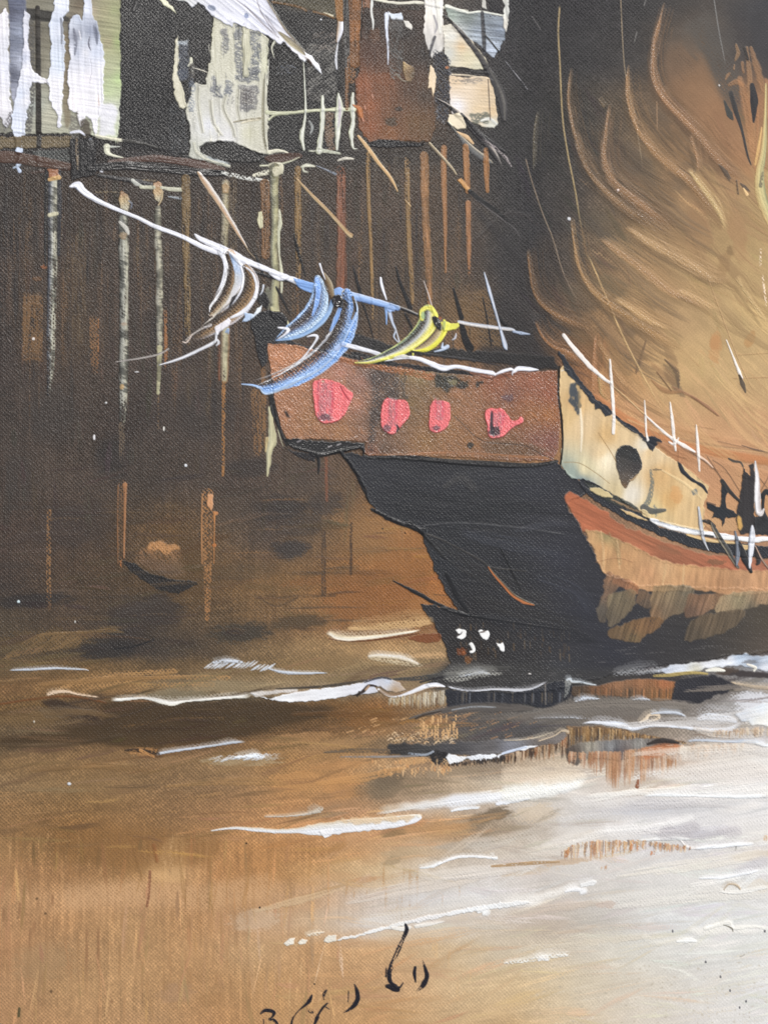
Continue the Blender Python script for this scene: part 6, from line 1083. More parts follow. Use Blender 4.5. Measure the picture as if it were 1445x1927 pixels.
stroke([(668,566),(672,584),(664,606),(652,630),(640,654),(622,676),(595,698),(555,718),(522,734),(500,739),(490,730),(475,725),(455,723)], [4,4,4,4,4,5,6,7,8,8,5,4,2], cols=[(-1,196,206,220),(0,164,192,232),(1,140,176,230)], th=2, ridge=.5, weave=0)
stroke([(628,600),(622,625),(605,648),(580,668),(545,690),(505,708),(478,716),(455,722)], [3,3,3,3,3,3,2,1.5], fade=(.1,.3), alpha=.8, cols=[(-1,120,120,128),(0,186,186,192),(1,150,148,152)], th=1.6, weave=0)
stroke([(640,580),(632,600),(622,622)], [7,9,4], cols=[(-1,120,160,226),(1,160,190,236)], th=1.6, weave=0)
stroke([(664,560),(668,580),(662,600)], [5,6,4], (90,78,66), th=.7, dry=.2); stroke([(668,572),(670,586)], [3,3], (32,30,32), th=.8)
done("blue_cloth", line)
start(); fill([(624,565),(630,556),(640,556),(646,566),(645,578),(636,579),(627,574)], (30,27,29), smooth=True, rough=.6, th=3, ridge=1.2, rw=3, weave=0, gloss=1.0); stroke([(629,566),(634,572),(640,570)], [2,2.5,2], (44,36,36), th=1.2); done("black_blob", line)
cord([(645,648),(670,654),(700,662),(716,669),(708,676),(690,682),(674,684)], [8,9,7,8,7,4,1.5], name="white_zigzag"); cord([(632,656),(640,650),(650,648)], [9,9,6], cols=[(-1,160,186,230),(1,186,200,232)], name="white_zigzag")
cord([(524,617),(535,618),(543,621),(536,630),(523,638)], [3,5,7,4,1.5], name="white_zigzag"); cord([(578,634),(590,631),(597,634),(592,645),(575,668),(556,686)], [2,5,6,4,3,2], name="white_zigzag")
for p, wd, c in [([(602,497),(606,510),(612,526)],[4,3,1.5],WH),([(716,523),(719,540),(727,564)],[4,6,2.5],WH),([(797,529),(806,555),(815,586)],[1.5,2.5,2.5],[(-1,206,190,180),(1,190,180,180)]),([(911,513),(920,545),(930,580),(940,615),(950,650),(953,658)],[2,6,5,4,9,2],[(-1,150,156,170),(0,214,216,226),(1,160,180,210)]),([(726,580),(727,592),(727,610)],[6,4,2],[(-1,130,164,216),(1,150,180,226)]),([(733,588),(738,606),(744,622),(741,634),(750,645)],[8,5,4,3,2],[(-1,150,166,196),(0,200,206,220),(1,180,186,200)]),([(744,618),(751,642)],[2,3],[(-1,186,190,200),(1,206,206,212)]),([(833,645),(832,655),(842,652),(832,658),(817,662)],[2,5,7,5,2],[(-1,170,186,212),(0,196,206,224),(1,170,186,212)]),([(858,628),(856,636),(850,640)],[2,4,1.5],[(-1,190,190,200),(1,190,190,200)])]:
    cord(p, wd, cols=c, name="pale_tick")
start(); fill([(728,577),(738,575),(744,580),(742,586),(732,588),(727,583)], (150,176,220), rough=.8, th=2, ridge=.6, weave=0); done("paint_fleck", line)
# yellow cloth
start()
stroke([(806,586),(804,605),(795,622),(778,640),(755,656),(730,668),(700,678),(668,683)], [26,32,32,28,24,18,10,2], cols=[(-1,226,218,96),(-.7,236,226,110),(-.45,222,214,140),(-.1,190,190,190),(.25,96,96,92,.7),(.55,52,54,52,.6),(.8,130,150,120,.9),(.92,206,210,120),(1,206,206,140)], th=1.6, bris=.14, weave=.4, gloss=.7, bL=40, rough=.04)
stroke([(794,600),(794,586),(802,580),(812,582),(820,592),(822,604)], [8,9,8,9,8,3], cols=[(-1,226,222,110),(0,236,228,104),(1,206,206,110)], th=2, ridge=.6, weave=0); blob(796,594,5,9,(130,160,130),alpha=.7)
stroke([(832,608),(822,632),(806,648),(790,656),(775,660)], [16,26,24,16,4], cols=[(-1,226,220,70),(-.5,224,214,100),(-.2,196,180,140),(.3,150,130,100,.75),(.7,90,76,62,.6),(1,60,54,50,.7)], th=1.5, bris=.16, weave=.4, bL=40, rough=.04)
stroke([(842,612),(834,630),(822,644),(806,655),(788,660),(775,660)], [8,8,7,6,4,2], cols=[(-1,240,232,90),(1,222,216,80)], th=2.1, ridge=.5, weave=0)
stroke([(824,608),(812,626),(795,642),(770,658),(735,671),(700,682),(668,683)], [3,4,5,6,6,4,2], cols=[(-1,238,232,110),(0,232,226,120),(1,226,222,150)], th=2, ridge=.4, weave=0)
fill([(828,606),(838,604),(850,609),(862,607),(864,612),(858,620),(846,622),(836,624)], (230,226,100), rough=1, th=2.2, ridge=.6, weave=0, var=.08); stroke([(836,606),(834,618)], [5,6], (150,160,110), alpha=.7); stroke([(777,658),(777,668),(776,672)], [4,3,2], (226,222,110), th=1.5)
done("yellow_cloth", line)
start(); fill([(813,598),(818,595),(826,600),(830,612),(829,622),(822,618),(816,610)], (28,27,29), smooth=True, rough=.5, th=2.8, ridge=1, weave=0, gloss=1.); done("black_blob", line)
start(); blob(828,599,4,4,(140,84,56)); done("paint_fleck", line)
cord([(724,680),(745,676),(770,673),(790,676),(815,686),(835,693),(860,690),(895,697),(925,702),(930,706)], [1.5,3,6,8,10,11,7,8,8,3], name="white_rail"); cord([(928,706),(945,699),(960,695),(966,698)], [2,6,6,3], name="white_rail"); cord([(966,700),(975,694),(995,695),(1012,696)], [5,9,8,2], name="white_rail"); cord([(963,706),(964,700)], [1.5,4], name="white_rail"); cord([(742,674),(758,670),(770,672)], [4,6,3], cols=[(-1,214,206,196),(1,206,206,206)], dry=.2, name="white_rail")
start(); stroke([(775,662),(800,665),(830,670),(880,676),(940,688)], [4,3,3,3,2], (60,58,60), th=.8, dry=.3); done("cord_shadow", line)
for x, y, c, r in [(178,823,(226,222,224),(2.5,6)),(309,807,(226,222,214),(2.2,5)),(350,876,(230,232,236),(3,3)),(200,758,(206,206,206),(2,2)),(36,1132,(206,222,226),(3,3)),(64,638,(222,212,206),(3,3)),(131,1475,(216,220,226),(3.5,3)),(65,1358,(206,196,180),(2,2)),(142,1170,(190,186,180),(1.5,2.5)),(1070,412,(206,206,210),(3.5,3.5)),(1162,358,(226,206,196),(2.5,2.5)),(1352,161,(206,200,196),(2,2)),(604,37,(226,226,230),(2,2)),(258,700,(232,230,232),(5,1.8)),(996,1268,(196,190,186),(3,1.6))]:
    start(); blob(x, y, r[0], r[1], c, hard=.75, th=1.6, weave=0); done("paint_speck")
# ------------------------------------------------------------------ water
sea = node("water", label="brown harbour water with white wave strokes")
def crest(pts, wd, cols=None, col=(236,236,242), name="wave_crest", **k):
    """a wave stroke: a thin veil dragged up behind it, a body feathered on its upper side, a crisp lower lip"""
    start(); W = np.atleast_1d(wd) * 1.; cc = np.array(cols[len(cols) // 2][1:4]) if cols else np.array(col)
    q = np.array(pts, float); dy = W.mean()
    stroke(np.stack([q[:, 0] - 4, q[:, 1] - dy * .9], 1), W * 4.2, cc * .97, alpha=.42, soft=1, dry=.34, th=.25, bL=60, bW=1.8, weave=None, fade=(.15,.2))
    stroke(np.stack([q[:, 0], q[:, 1] - dy * .25], 1), W * 1.5, None if cols else col, cols=cols, **{**dict(th=1.3, ridge=.3, weave=.2, bris=.08, rough=.14, bL=50, feath=(.9, .12), fade=(.06,.1)), **k})
    return done(name, sea)
def veil(pts, col=None, name="wave_wash", lo=.14, **k):
    if col is not None: col = np.minimum(np.array(col) * (1.02, 1.005, .975), 244)
    start(); fill(pts, col, **{**dict(soft=5, th=.5, rough=4, weave=.5, gloss=.25, var=.06, ang=-8, L=90, Wd=3), **k}); return done(name, sea, lo=lo)
def drips(x0, x1, ytop, ybot, cols, n=40, dry=.3, wd=(2,7), name="reflection", bg=None, al=.85):
    start()
    if bg is not None:
        xs = np.linspace(x0, x1, 12); top_ = [(x, ytop(x)) for x in xs]; bot = [(x, ybot(x) * .4 + ytop(x) * .6) for x in xs[::-1]]
        fill(top_ + bot, bg, soft=2, th=.4, rough=2, dry=.1, dang=90, dL=30, var=.2, ang=90, L=30, Wd=3)
    for k in range(int(n * 2.3)):
        x = rng.uniform(x0, x1); a = ytop(x) + rng.uniform(-1, 5); b = ytop(x) + (ybot(x) - ytop(x)) * rng.uniform(.35, 1.1)
        stroke([(x, a),(x - .6, (a + b) / 2),(x - 1, b)], [rng.uniform(*wd), rng.uniform(*wd), 2], np.array(cols[int(rng.integers(len(cols)))]) * rng.uniform(.9, 1.1), dry=dry, th=.3, alpha=al * rng.uniform(.65, 1), fade=(.06,.45), weave=None, bL=18, soft=.55)
    return done(name, sea)
L_ = lambda *p: (lambda x: float(np.interp(x, [a for a, b in p], [b for a, b in p])))
BL = [(-1,170,176,190),(0,206,212,222),(1,170,170,176)]
crest([(16,1262),(60,1260),(110,1258),(170,1261)], [2,3.5,3.5,2], cols=BL, dry=.2)
start()
for k in range(26):
    x = 392 + k * 4.6 + rng.uniform(-2,2); y = 1250 + rng.uniform(-3,3) + (6 if k > 18 else 0); stroke([(x - 6,y + 6),(x + 2,y + 1),(x + 10,y - 5)], [1,rng.uniform(2,4),1], (206,212,222) if k % 3 else (230,232,238), th=.9, dry=.2, alpha=.9)
done("wave_crest", sea)
crest([(500,1256),(540,1266),(620,1267)], [2,5,1.5], cols=BL, dry=.25)
crest([(398,1248),(430,1244),(462,1248)], [3,6,3], cols=BL, dry=.35, bL=8); crest([(160,1259),(168,1262)], [1,1])
crest([(86,1310),(100,1304),(125,1302),(150,1308),(190,1313)], [3,6,4,2,2], col=(222,196,170), dry=.28)
crest([(205,1318),(225,1317),(262,1315),(282,1316),(305,1321),(325,1324),(350,1320),(400,1316),(440,1312),(465,1309),(478,1300)], [5,6,3,4,7,8,4,4,5,8,3], cols=[(-1,220,214,206),(0,240,238,234),(1,226,220,206)])
start(); fill([(470,1303),(500,1300),(560,1296),(560,1302),(510,1306),(482,1312)], (216,210,206), soft=1, alpha=.9, th=.8); done("wave_wash", sea)
start()
fill([(468,1304),(480,1305),(500,1316),(530,1308),(560,1302),(600,1296),(650,1290),(676,1286),(692,1280),(712,1276),(735,1276),(752,1285),(764,1298),(745,1303),(728,1300),(715,1291),(703,1292),(712,1302),(690,1306),(655,1309),(630,1314),(590,1319),(550,1321),(520,1319),(490,1310)],
     grad=[(480,1308,(232,232,234)),(540,1315,(240,240,242)),(560,1306,(232,230,232)),(620,1304,(236,236,240)),(680,1296,(232,232,240)),(700,1284,(206,210,226)),(730,1282,(206,214,230)),(750,1290,(190,176,166)),(745,1298,(176,146,112))], rough=1.2, th=2, ridge=.7, weave=.1, var=.06, ang=-8, L=60, Wd=3, groove=.8)
stroke([(664,1308),(674,1306),(684,1300),(694,1290),(708,1291)], [1,4,7,5,3], (58,48,46), th=1, ridge=.3); stroke([(672,1310),(676,1302)], [3,4], (50,42,40), th=.6); stroke([(688,1298),(694,1291)], 4, (170,140,112), th=.8); stroke([(686,1284),(715,1275),(736,1278)], [2,4,3], (60,58,64), dry=.25, th=.5)
done("wave_crest", sea)
start(); stroke([(712,1297),(728,1308),(745,1311),(765,1306),(788,1297),(805,1291),(822,1289),(836,1292)], [4,5,4,6,9,10,9,3], cols=[(-1,226,226,234),(0,240,240,246),(.6,226,222,220),(1,190,150,110)], th=2, ridge=.6, weave=.1); stroke([(715,1300),(735,1307),(755,1305)], [5,7,4], (130,104,80), dry=.2, th=.4, alpha=.7); done("wave_crest", sea)
crest([(838,1291),(860,1297),(890,1300),(930,1297),(975,1299),(1000,1296),(1022,1286),(1034,1280)], [2,3,3,3.5,4,3,3,2], col=(206,206,212))
crest([(690,1237),(715,1235),(748,1238),(770,1243),(792,1253)], [3,6,6,7,4], cols=[(-1,236,236,240),(0,236,230,224),(1,206,186,156)]); crest([(690,1238),(750,1246),(800,1254)], [4,10,4], col=(206,190,160), dry=.42, alpha=.7)
start(); stroke([(620,1202),(660,1206),(720,1202),(790,1192)], [2,4,4,2], (104,62,38), th=.9, ridge=.3); fill([(768,1200),(790,1194),(822,1192),(830,1196),(826,1206),(800,1210),(780,1206)], (124,76,48), smooth=True, rough=1, th=1, ridge=.5, weave=.5); done("wave_shadow", sea)
crest([(611,1193),(622,1193),(634,1199),(660,1202),(700,1199),(750,1193),(782,1188),(796,1184)], [3,7,9,8,7,5,4,1], cols=[(-1,206,180,140),(-.3,240,226,196),(.5,240,234,222),(1,196,160,120)])
crest([(650,1184),(720,1180),(790,1172),(822,1170)], [4,12,14,8], col=(206,170,122), dry=.36, alpha=.8, th=.6)
# dark streaks near the hull
for a, wd, c in [([(520,1296),(590,1293),(640,1288),(690,1280)],[2,5,6,3],(70,62,54)),([(740,1278),(790,1276),(850,1266),(910,1258),(960,1256)],[3,9,8,8,4],(70,68,66)),([(790,1284),(840,1272),(920,1262)],[3,4,3],(46,44,46))]:
    start(); stroke(a, wd, c, dry=.28, th=.5, bL=30); done("wave_shadow", sea)
crest([(862,1274),(880,1270),(905,1266),(925,1270)], [2,5,6,2], cols=BL, dry=.32, bris=.12); crest([(830,1282),(860,1275),(900,1270),(950,1268)], [6,14,12,4], col=(170,168,160), dry=.5, alpha=.8, th=.5)
# reflections below the crest
drips(732, 845, L_((732,1312),(845,1296)), L_((732,1330),(800,1340),(845,1335)), [(214,206,190),(176,166,146),(196,176,140),(150,128,98)], 60, dry=.25, wd=(1.5,4))
start()
fill([(838,1296),(870,1302),(930,1302),(980,1303),(1010,1296),(1036,1283),(1066,1282),(1080,1296),(1068,1314),(1036,1332),(1020,1332),(985,1326),(930,1322),(880,1328),(842,1332)], (46,47,53), soft=1, rough=2, th=.8, var=.14, ang=90, L=30, Wd=3, dry=.06, dang=90, weave=.45)
for k in range(40):
    x = rng.uniform(842, 1080); stroke([(x,1300),(x,1312),(x - 1,1328)], [1.5,2.5,1.5], [(84,80,78),(104,92,76),(110,112,118),(34,34,38)][k % 4], dry=.3, alpha=.6, th=.2, fade=(.2,.4))
stroke([(1025,1288),(1026,1325)], 3, (120,112,104), dry=.25, alpha=.8); stroke([(1068,1284),(1066,1300),(1062,1312)], [12,8,3], (140,140,136), dry=.3, alpha=.8)
done("hull_reflection", sea)
start()
fill([(1078,1290),(1120,1290),(1160,1282),(1200,1277),(1240,1279),(1270,1282),(1274,1296),(1264,1318),(1240,1320),(1200,1314),(1150,1310),(1110,1310),(1080,1312),(1072,1304)], grad=[(1090,1300,(76,64,54)),(1130,1298,(120,84,60)),(1160,1290,(146,106,78)),(1200,1284,(150,106,76)),(1250,1286,(166,106,72)),(1180,1306,(96,78,62)),(1230,1308,(110,82,56)),(1258,1310,(150,104,66))], soft=1, rough=1.5, th=.9, var=.16, ang=92, L=24, Wd=2.5, weave=.4)
for k in range(36):
    x = rng.uniform(1085, 1265); stroke([(x,1292),(x - .6,1304),(x - 1,1318)], 3, [(84,70,56),(190,130,88),(120,92,66),(60,54,50)][k % 4], dry=.3, alpha=.55, th=.2, fade=(.3,.3))
done("hull_reflection", sea)
start(); fill([(1268,1284),(1285,1276),(1320,1272),(1345,1270),(1372,1282),(1395,1290),(1378,1300),(1340,1310),(1310,1324),(1290,1322),(1264,1318)], (50,49,54), soft=1.5, rough=2.5, th=.9, var=.1, weave=.4, dry=.06); fill([(1340,1262),(1375,1258),(1405,1262),(1445,1268),(1535,1270),(1535,1278),(1440,1276),(1400,1274),(1370,1272)], (66,60,60), soft=2, rough=2, th=.5); blob(1362,1262,26,8,(84,72,64),alpha=.8,brk=.3); done("hull_reflection", sea)
crest([(1062,1282),(1072,1278),(1076,1283),(1092,1284),(1110,1288),(1125,1290)], [2,5,5,4,3,1.5], cols=[(-1,190,196,204),(0,206,214,220),(1,150,146,140)])
start()
fill([(1200,1266),(1240,1258),(1260,1250),(1300,1248),(1335,1243),(1362,1240),(1376,1232),(1400,1230),(1420,1236),(1446,1234),(1535,1240),(1535,1268),(1440,1264),(1415,1258),(1385,1252),(1360,1254),(1330,1258),(1300,1266),(1260,1268),(1240,1266)],
     grad=[(1210,1264,(120,122,126)),(1250,1258,(206,212,226)),(1280,1256,(226,230,240)),(1330,1248,(236,236,242)),(1370,1245,(232,232,238)),(1390,1236,(190,204,222)),(1420,1245,(150,160,176)),(1445,1240,(190,200,214)),(1440,1258,(226,226,232)),(1310,1262,(206,200,180))], soft=1, rough=2.5, th=1.5, ridge=.5, var=.1, ang=-12, L=50, Wd=3, groove=1.2, dry=.06, dang=-12)
stroke([(1328,1262),(1345,1260),(1362,1262)], [4,10,4], (232,228,216), th=1.4); stroke([(1230,1272),(1260,1270),(1300,1266),(1330,1268)], [4,7,6,4], (170,150,96), dry=.18, th=.9); blob(1410,1246,16,5,(110,108,110),alpha=.6,brk=.35,bs=(8,3)); stroke([(1405,1250),(1420,1256),(1418,1262)], [3,6,4], (232,226,214), th=1.2)
done("wave_crest", sea)
crest([(1150,1272),(1200,1264),(1250,1260)], [4,12,8], col=(150,150,152), dry=.45, alpha=.85, bL=20); crest([(1370,1283),(1400,1290),(1445,1296),(1535,1300)], [2,4,6,6], col=(196,176,150), dry=.25)
# grey swells on the right
veil([(1060,1322),(1110,1308),(1170,1312),(1240,1318),(1300,1328),(1290,1340),(1220,1346),(1130,1356),(1060,1362),(960,1362),(945,1350),(1000,1342)], (112,106,102), alpha=.7, dry=.12, dang=-6)
for a, wd in [([(1080,1322),(1100,1314),(1130,1316)],[2,6,2]),([(1186,1318),(1205,1315),(1224,1318)],[2,5,2]),([(1000,1352),(1050,1350),(1110,1352)],[2,4,2])]: crest(a, wd, cols=BL, dry=.38, bris=.14)
crest([(1198,1362),(1212,1356),(1220,1346),(1236,1344),(1240,1352),(1226,1358),(1208,1362)], [2,6,5,6,4,3,2], col=(226,206,180), dry=.2)
crest([(1222,1344),(1250,1340),(1275,1342),(1292,1350)], [2,6,6,2], cols=BL, dry=.12); crest([(1308,1356),(1335,1350),(1370,1354),(1390,1362)], [4,14,12,4], col=(224,226,234), dry=.2, soft=.6)
crest([(1090,1364),(1112,1360),(1140,1361),(1170,1366),(1190,1372),(1230,1366),(1290,1370),(1340,1374),(1370,1372),(1392,1362),(1402,1360)], [2,5,8,9,6,5,5,9,10,6,3], cols=[(-1,206,212,224),(0,236,238,246),(1,196,196,200)])
start(); fill([(1380,1344),(1395,1338),(1420,1330),(1446,1322),(1535,1310),(1535,1372),(1446,1366),(1412,1364),(1408,1356),(1395,1358)], grad=[(1395,1345,(210,216,228)),(1430,1335,(226,232,240)),(1430,1356,(240,236,228)),(1445,1350,(240,238,232))], rough=2, soft=1.5, th=1.6, ridge=.4, var=.05, ang=-14, groove=1); done("wave_crest", sea)
crest([(1300,1372),(1340,1382),(1400,1384),(1445,1378)], [3,10,12,10], col=(206,194,182), dry=.3, alpha=.8); 
# brown reflections under the long crest
drips(1066, 1290, L_((1066,1368),(1110,1366),(1160,1370),(1220,1384),(1290,1396)), L_((1066,1412),(1160,1402),(1240,1400),(1290,1402)), [(112,86,58),(176,140,98),(84,68,56),(140,108,72),(196,166,124),(74,62,56)], 110, dry=.22, wd=(2,6), bg=(120,96,74))
drips(1340, 1445, L_((1340,1374),(1445,1366)), L_((1340,1392),(1445,1390)), [(196,172,146),(176,150,128),(206,190,170)], 30, dry=.35)
drips(944, 1070, L_((944,1424),(985,1408),(1025,1400),(1070,1380)), L_((944,1440),(1000,1440),(1070,1430)), [(112,88,66),(176,144,112),(66,54,48),(140,92,64),(196,172,146)], 70, dry=.22, wd=(2,6), bg=(104,84,68))
start(); fill([(1062,1410),(1075,1402),(1110,1396),(1160,1392),(1220,1390),(1250,1390),(1274,1394),(1272,1402),(1240,1406),(1200,1412),(1190,1424),(1165,1432),(1140,1428),(1110,1424),(1085,1440),(1068,1430)], grad=[(1075,1415,(84,74,68)),(1110,1402,(160,152,138)),(1150,1405,(140,140,140)),(1160,1418,(78,74,80)),(1200,1400,(150,146,140)),(1250,1396,(70,60,56)),(1180,1420,(100,84,78))], soft=1.5, rough=2, th=.9, var=.2, ang=88, L=22, Wd=2.5, weave=.3); done("reflection", sea)
drips(1070, 1280, L_((1070,1414),(1160,1412),(1220,1404),(1280,1400)), L_((1070,1440),(1130,1470),(1160,1500),(1210,1480),(1280,1450)), [(170,126,92),(190,150,120),(150,112,90),(190,146,112),(206,180,156),(168,120,90)], 100, dry=.3, wd=(3,9), al=.75)
start(); fill([(1205,1410),(1240,1400),(1278,1398),(1274,1412),(1240,1424),(1210,1430)], (186,120,84), soft=3, alpha=.8, dry=.2, dang=90, dL=20); stroke([(1218,1400),(1245,1393),(1276,1398)], [4,9,4], (58,52,50), th=.6, dry=.1); stroke([(1200,1468),(1198,1480)], [4,8], (150,100,76), dry=.25); done("reflection", sea)
drips(1280, 1400, L_((1280,1402),(1400,1396)), L_((1280,1440),(1400,1420)), [(206,180,156),(190,150,120),(214,200,184)], 40, dry=.35, wd=(4,10), al=.65)
crest([(1290,1396),(1320,1394),(1370,1396),(1410,1396),(1445,1404)], [2,4,4,7,5], cols=BL, dry=.15); crest([(1420,1398),(1436,1402),(1446,1402)], [3,6,5], col=(232,236,242))
# mid wave with the black band
start(); stroke([(770,1352),(790,1346),(830,1338),(880,1332),(935,1330),(1000,1334)], [3,6,12,20,22,10], (92,86,82), dry=.14, soft=.5, th=.7, bL=60); stroke([(782,1352),(800,1344),(830,1338)], [3,4,2], (66,56,50), dry=.2); stroke([(850,1336),(890,1330),(932,1331)], [2,3,2], (150,152,156), dry=.25, th=.6); done("wave_shadow", sea)
start()
for k in range(70):
    x = rng.uniform(728, 850); y = rng.uniform(1378, 1398); stroke([(x,y + 4),(x + 4,y),(x + 8,y + 1)], rng.uniform(1.6,3.5), [(222,190,150),(196,156,112),(230,202,168)][k % 3], th=.45, dry=.4, alpha=.8, soft=.5)
for k in range(40):
    x = rng.uniform(790, 860); y = rng.uniform(1345, 1380); stroke([(x,y),(x,y + 12)], 3, (206,164,116), th=.5, dry=.4)
for k in range(60):
    x = rng.uniform(640, 1000); y = rng.uniform(1340, 1392); stroke([(x,y),(x + 12,y - 4)], 2.5, (190,148,104) if x < 800 else (150,116,88), th=.4, dry=.42, alpha=.8)
done("foam_dab", sea)
start()
fill([(730,1402),(760,1398),(800,1402),(850,1398),(900,1396),(960,1392),(1020,1390),(1060,1376),(1070,1384),(1050,1398),(1010,1404),(960,1412),(900,1424),(850,1420),(800,1424),(760,1420),(728,1416)], grad=[(750,1408,(58,55,54)),(800,1412,(66,64,64)),(850,1410,(74,72,74)),(920,1402,(100,96,96)),(960,1402,(130,130,138)),(1020,1392,(112,104,100)),(1060,1382,(124,116,112))], soft=1.5, rough=3, th=.8, var=.14, ang=-5, L=60, Wd=3, weave=.4, dry=.06, dang=-4)
fill([(806,1414),(838,1412),(846,1420),(840,1436),(822,1440),(808,1432)], (46,44,45), rough=3, soft=2, th=.5, dry=.25, dang=90, dL=14); stroke([(640,1424),(720,1424),(800,1422)], [2,4,3], (140,134,132), dry=.3, th=.4); stroke([(770,1418),(800,1420),(815,1414)], 4, (150,156,166), dry=.3, th=.4)
stroke([(610,1416),(660,1412),(730,1414)], [3,8,10], (104,88,72), dry=.4, th=.4)
done("wave_shadow", sea)
start(); fill([(838,1426),(842,1418),(868,1424),(890,1424),(876,1428),(860,1436),(846,1438)], (236,236,238), rough=1.4, th=1.6, ridge=.5); fill([(876,1424),(900,1420),(938,1420),(950,1416),(930,1428),(905,1431),(885,1430)], (232,234,240), rough=1.4, th=1.6, ridge=.5); fill([(968,1412),(985,1404),(1012,1403),(1006,1406),(985,1412)], (236,236,240), rough=1, th=1.4, ridge=.4); stroke([(945,1418),(965,1412),(990,1405)], [4,5,3], (206,214,232), th=1); done("wave_crest", sea)
crest([(1010,1396),(1040,1386),(1056,1376),(1068,1377),(1066,1384)], [1.5,2.5,3,5,4], col=(206,186,160)); crest([(945,1394),(985,1392),(1015,1386),(1045,1376)], [1.5,2,3,2], col=(190,176,156), dry=.2)
drips(838, 950, L_((838,1436),(880,1432),(950,1420)), L_((838,1446),(900,1440),(950,1440)), [(48,44,44),(62,52,46),(84,68,56)], 60, dry=.2, wd=(2,4))
start()
for k in range(90):
    x = rng.uniform(700, 850); y = rng.uniform(1426, 1452); stroke([(x,y),(x,y + rng.uniform(6,16))], rng.uniform(3,7), [(216,172,122),(200,148,100),(222,182,136)][k % 3], th=.4, dry=.42, fade=(.2,.4), alpha=.75, soft=.6)
done("foam_dab", sea)
crest([(292,1420),(320,1415),(370,1408),(410,1402),(440,1397),(466,1397)], [5,4,3.5,4,6,2], cols=BL, rough=.25); start(); stroke([(236,1412),(262,1412),(300,1418)], [3,8,4], (62,48,38), dry=.3, th=.5); stroke([(265,1412),(290,1424)], [6,4], (186,136,86), dry=.3, th=.6); done("wave_shadow", sea)
start()
for k in range(40):
    x = 396 + k * 3.2 + rng.uniform(-3,3); y = 1429 + rng.uniform(-5,4) - k * .1; stroke([(x - 5,y + 2),(x,y),(x + 5,y - 3),(x + 8,y)], [1,rng.uniform(2,4),2,1], (208,212,220) if k % 3 else (232,234,240), th=.9, dry=.26, alpha=.85 * np.sin(np.pi * (k + 4) / 48))
done("wave_crest", sea)
crest([(440,1426),(480,1422),(500,1426)], [3,8,3], col=(232,236,242), dry=.35, bL=8)
# wide dragged knife strokes: white and cool grey pulled through the wet brown
for pts, wd, c, al in [([(700,1532),(820,1512),(950,1494),(1050,1478),(1104,1462)],[6,16,26,28,18],(238,238,242),.8),([(1090,1500),(1200,1490),(1330,1484),(1460,1468)],[6,16,22,18],(236,236,238),.7),([(1050,1592),(1140,1566),(1230,1556),(1320,1534)],[6,22,26,8],(236,236,242),.7),
    ([(640,1700),(740,1676),(850,1656),(940,1640)],[8,34,38,10],(212,204,200),.6),([(820,1652),(920,1640),(1050,1618)],[8,28,10],(206,202,204),.55),([(1290,1668),(1370,1652),(1460,1626)],[6,20,16],(236,236,240),.7),([(1150,1366),(1260,1358),(1360,1350),(1460,1332)],[6,20,30,34],(206,206,212),.6),
    ([(1030,1332),(1140,1322),(1260,1324),(1330,1332)],[6,24,26,8],(124,118,114),.7),([(880,1354),(980,1346),(1110,1344)],[6,24,10],(104,98,95),.6),([(540,1344),(660,1340),(790,1348)],[6,22,8],(104,74,46),.5),([(590,1474),(680,1462),(780,1440)],[8,26,8],(196,148,98),.55),([(740,1566),(850,1548),(970,1528)],[8,26,10],(176,140,104),.55),
    ([(940,1724),(1040,1708),(1160,1690)],[8,26,10],(196,184,174),.6),([(1150,1648),(1300,1626),(1460,1598)],[8,32,26],(226,222,218),.6),([(470,1716),(560,1694),(650,1668)],[6,20,8],(206,182,152),.6),([(1180,1420),(1300,1408),(1460,1400)],[8,22,26],(222,216,212),.6),([(1130,1710),(1280,1690),(1460,1680)],[8,26,22],(214,212,212),.6),([(960,1790),(1120,1768),(1300,1756)],[8,24,10],(210,202,190),.5),
    ([(1280,1300),(1380,1292),(1470,1296)],[6,18,22],(150,140,132),.6),([(1200,1560),(1300,1572),(1400,1556)],[6,22,8],(184,182,190),.6),([(1180,1512),(1290,1510),(1400,1518)],[6,20,10],(196,194,200),.6),([(60,1290),(200,1276),(380,1272)],[6,18,8],(150,116,78),.6),([(20,1350),(130,1338),(240,1350)],[6,20,8],(112,90,64),.6),([(300,1480),(450,1468),(560,1476)],[6,22,8],(156,122,82),.5),([(40,1450),(180,1440),(320,1452)],[6,24,8],(126,98,66),.5)]:
    start(); stroke(pts, wd, np.minimum(np.array(c) * (1.025, 1.005, .965), 244), th=.9, dry=.34, alpha=al, bL=150, bW=2.2, bris=.08, weave=.3, wdry=.12, feath=(.9, .3), fade=(.08,.2), rough=.25); done("wave_wash", sea)
# low white swathes
start(); stroke([(398,1563),(440,1558),(480,1561),(520,1564),(560,1563),(600,1560),(650,1556),(720,1550),(770,1544),(788,1538)], [2,5,8,8,10,24,24,20,16,12], cols=[(-1,214,196,170),(-.5,226,220,212),(.2,236,236,240),(1,232,230,232)], th=1.4, ridge=.5, bris=.05, weave=.35, rough=.12); fill([(600,1562),(626,1560),(624,1572),(612,1577),(606,1572)], (236,234,236), rough=1, th=1.2, ridge=.3); stroke([(648,1544),(720,1539),(780,1534),(788,1537)], [2,3,3,5], (232,226,214), th=1, ridge=.3); done("wave_crest", sea)
veil([(640,1540),(780,1534),(770,1545),(700,1550),(645,1550)], (214,190,160), alpha=.7, soft=2)
crest([(495,1537),(540,1536),(590,1530),(600,1524)], [1.5,2.5,4,2], col=(206,196,184), dry=.25); crest([(580,1530),(600,1525),(606,1518)], [4,9,4], col=(190,180,166), dry=.42, bL=10)
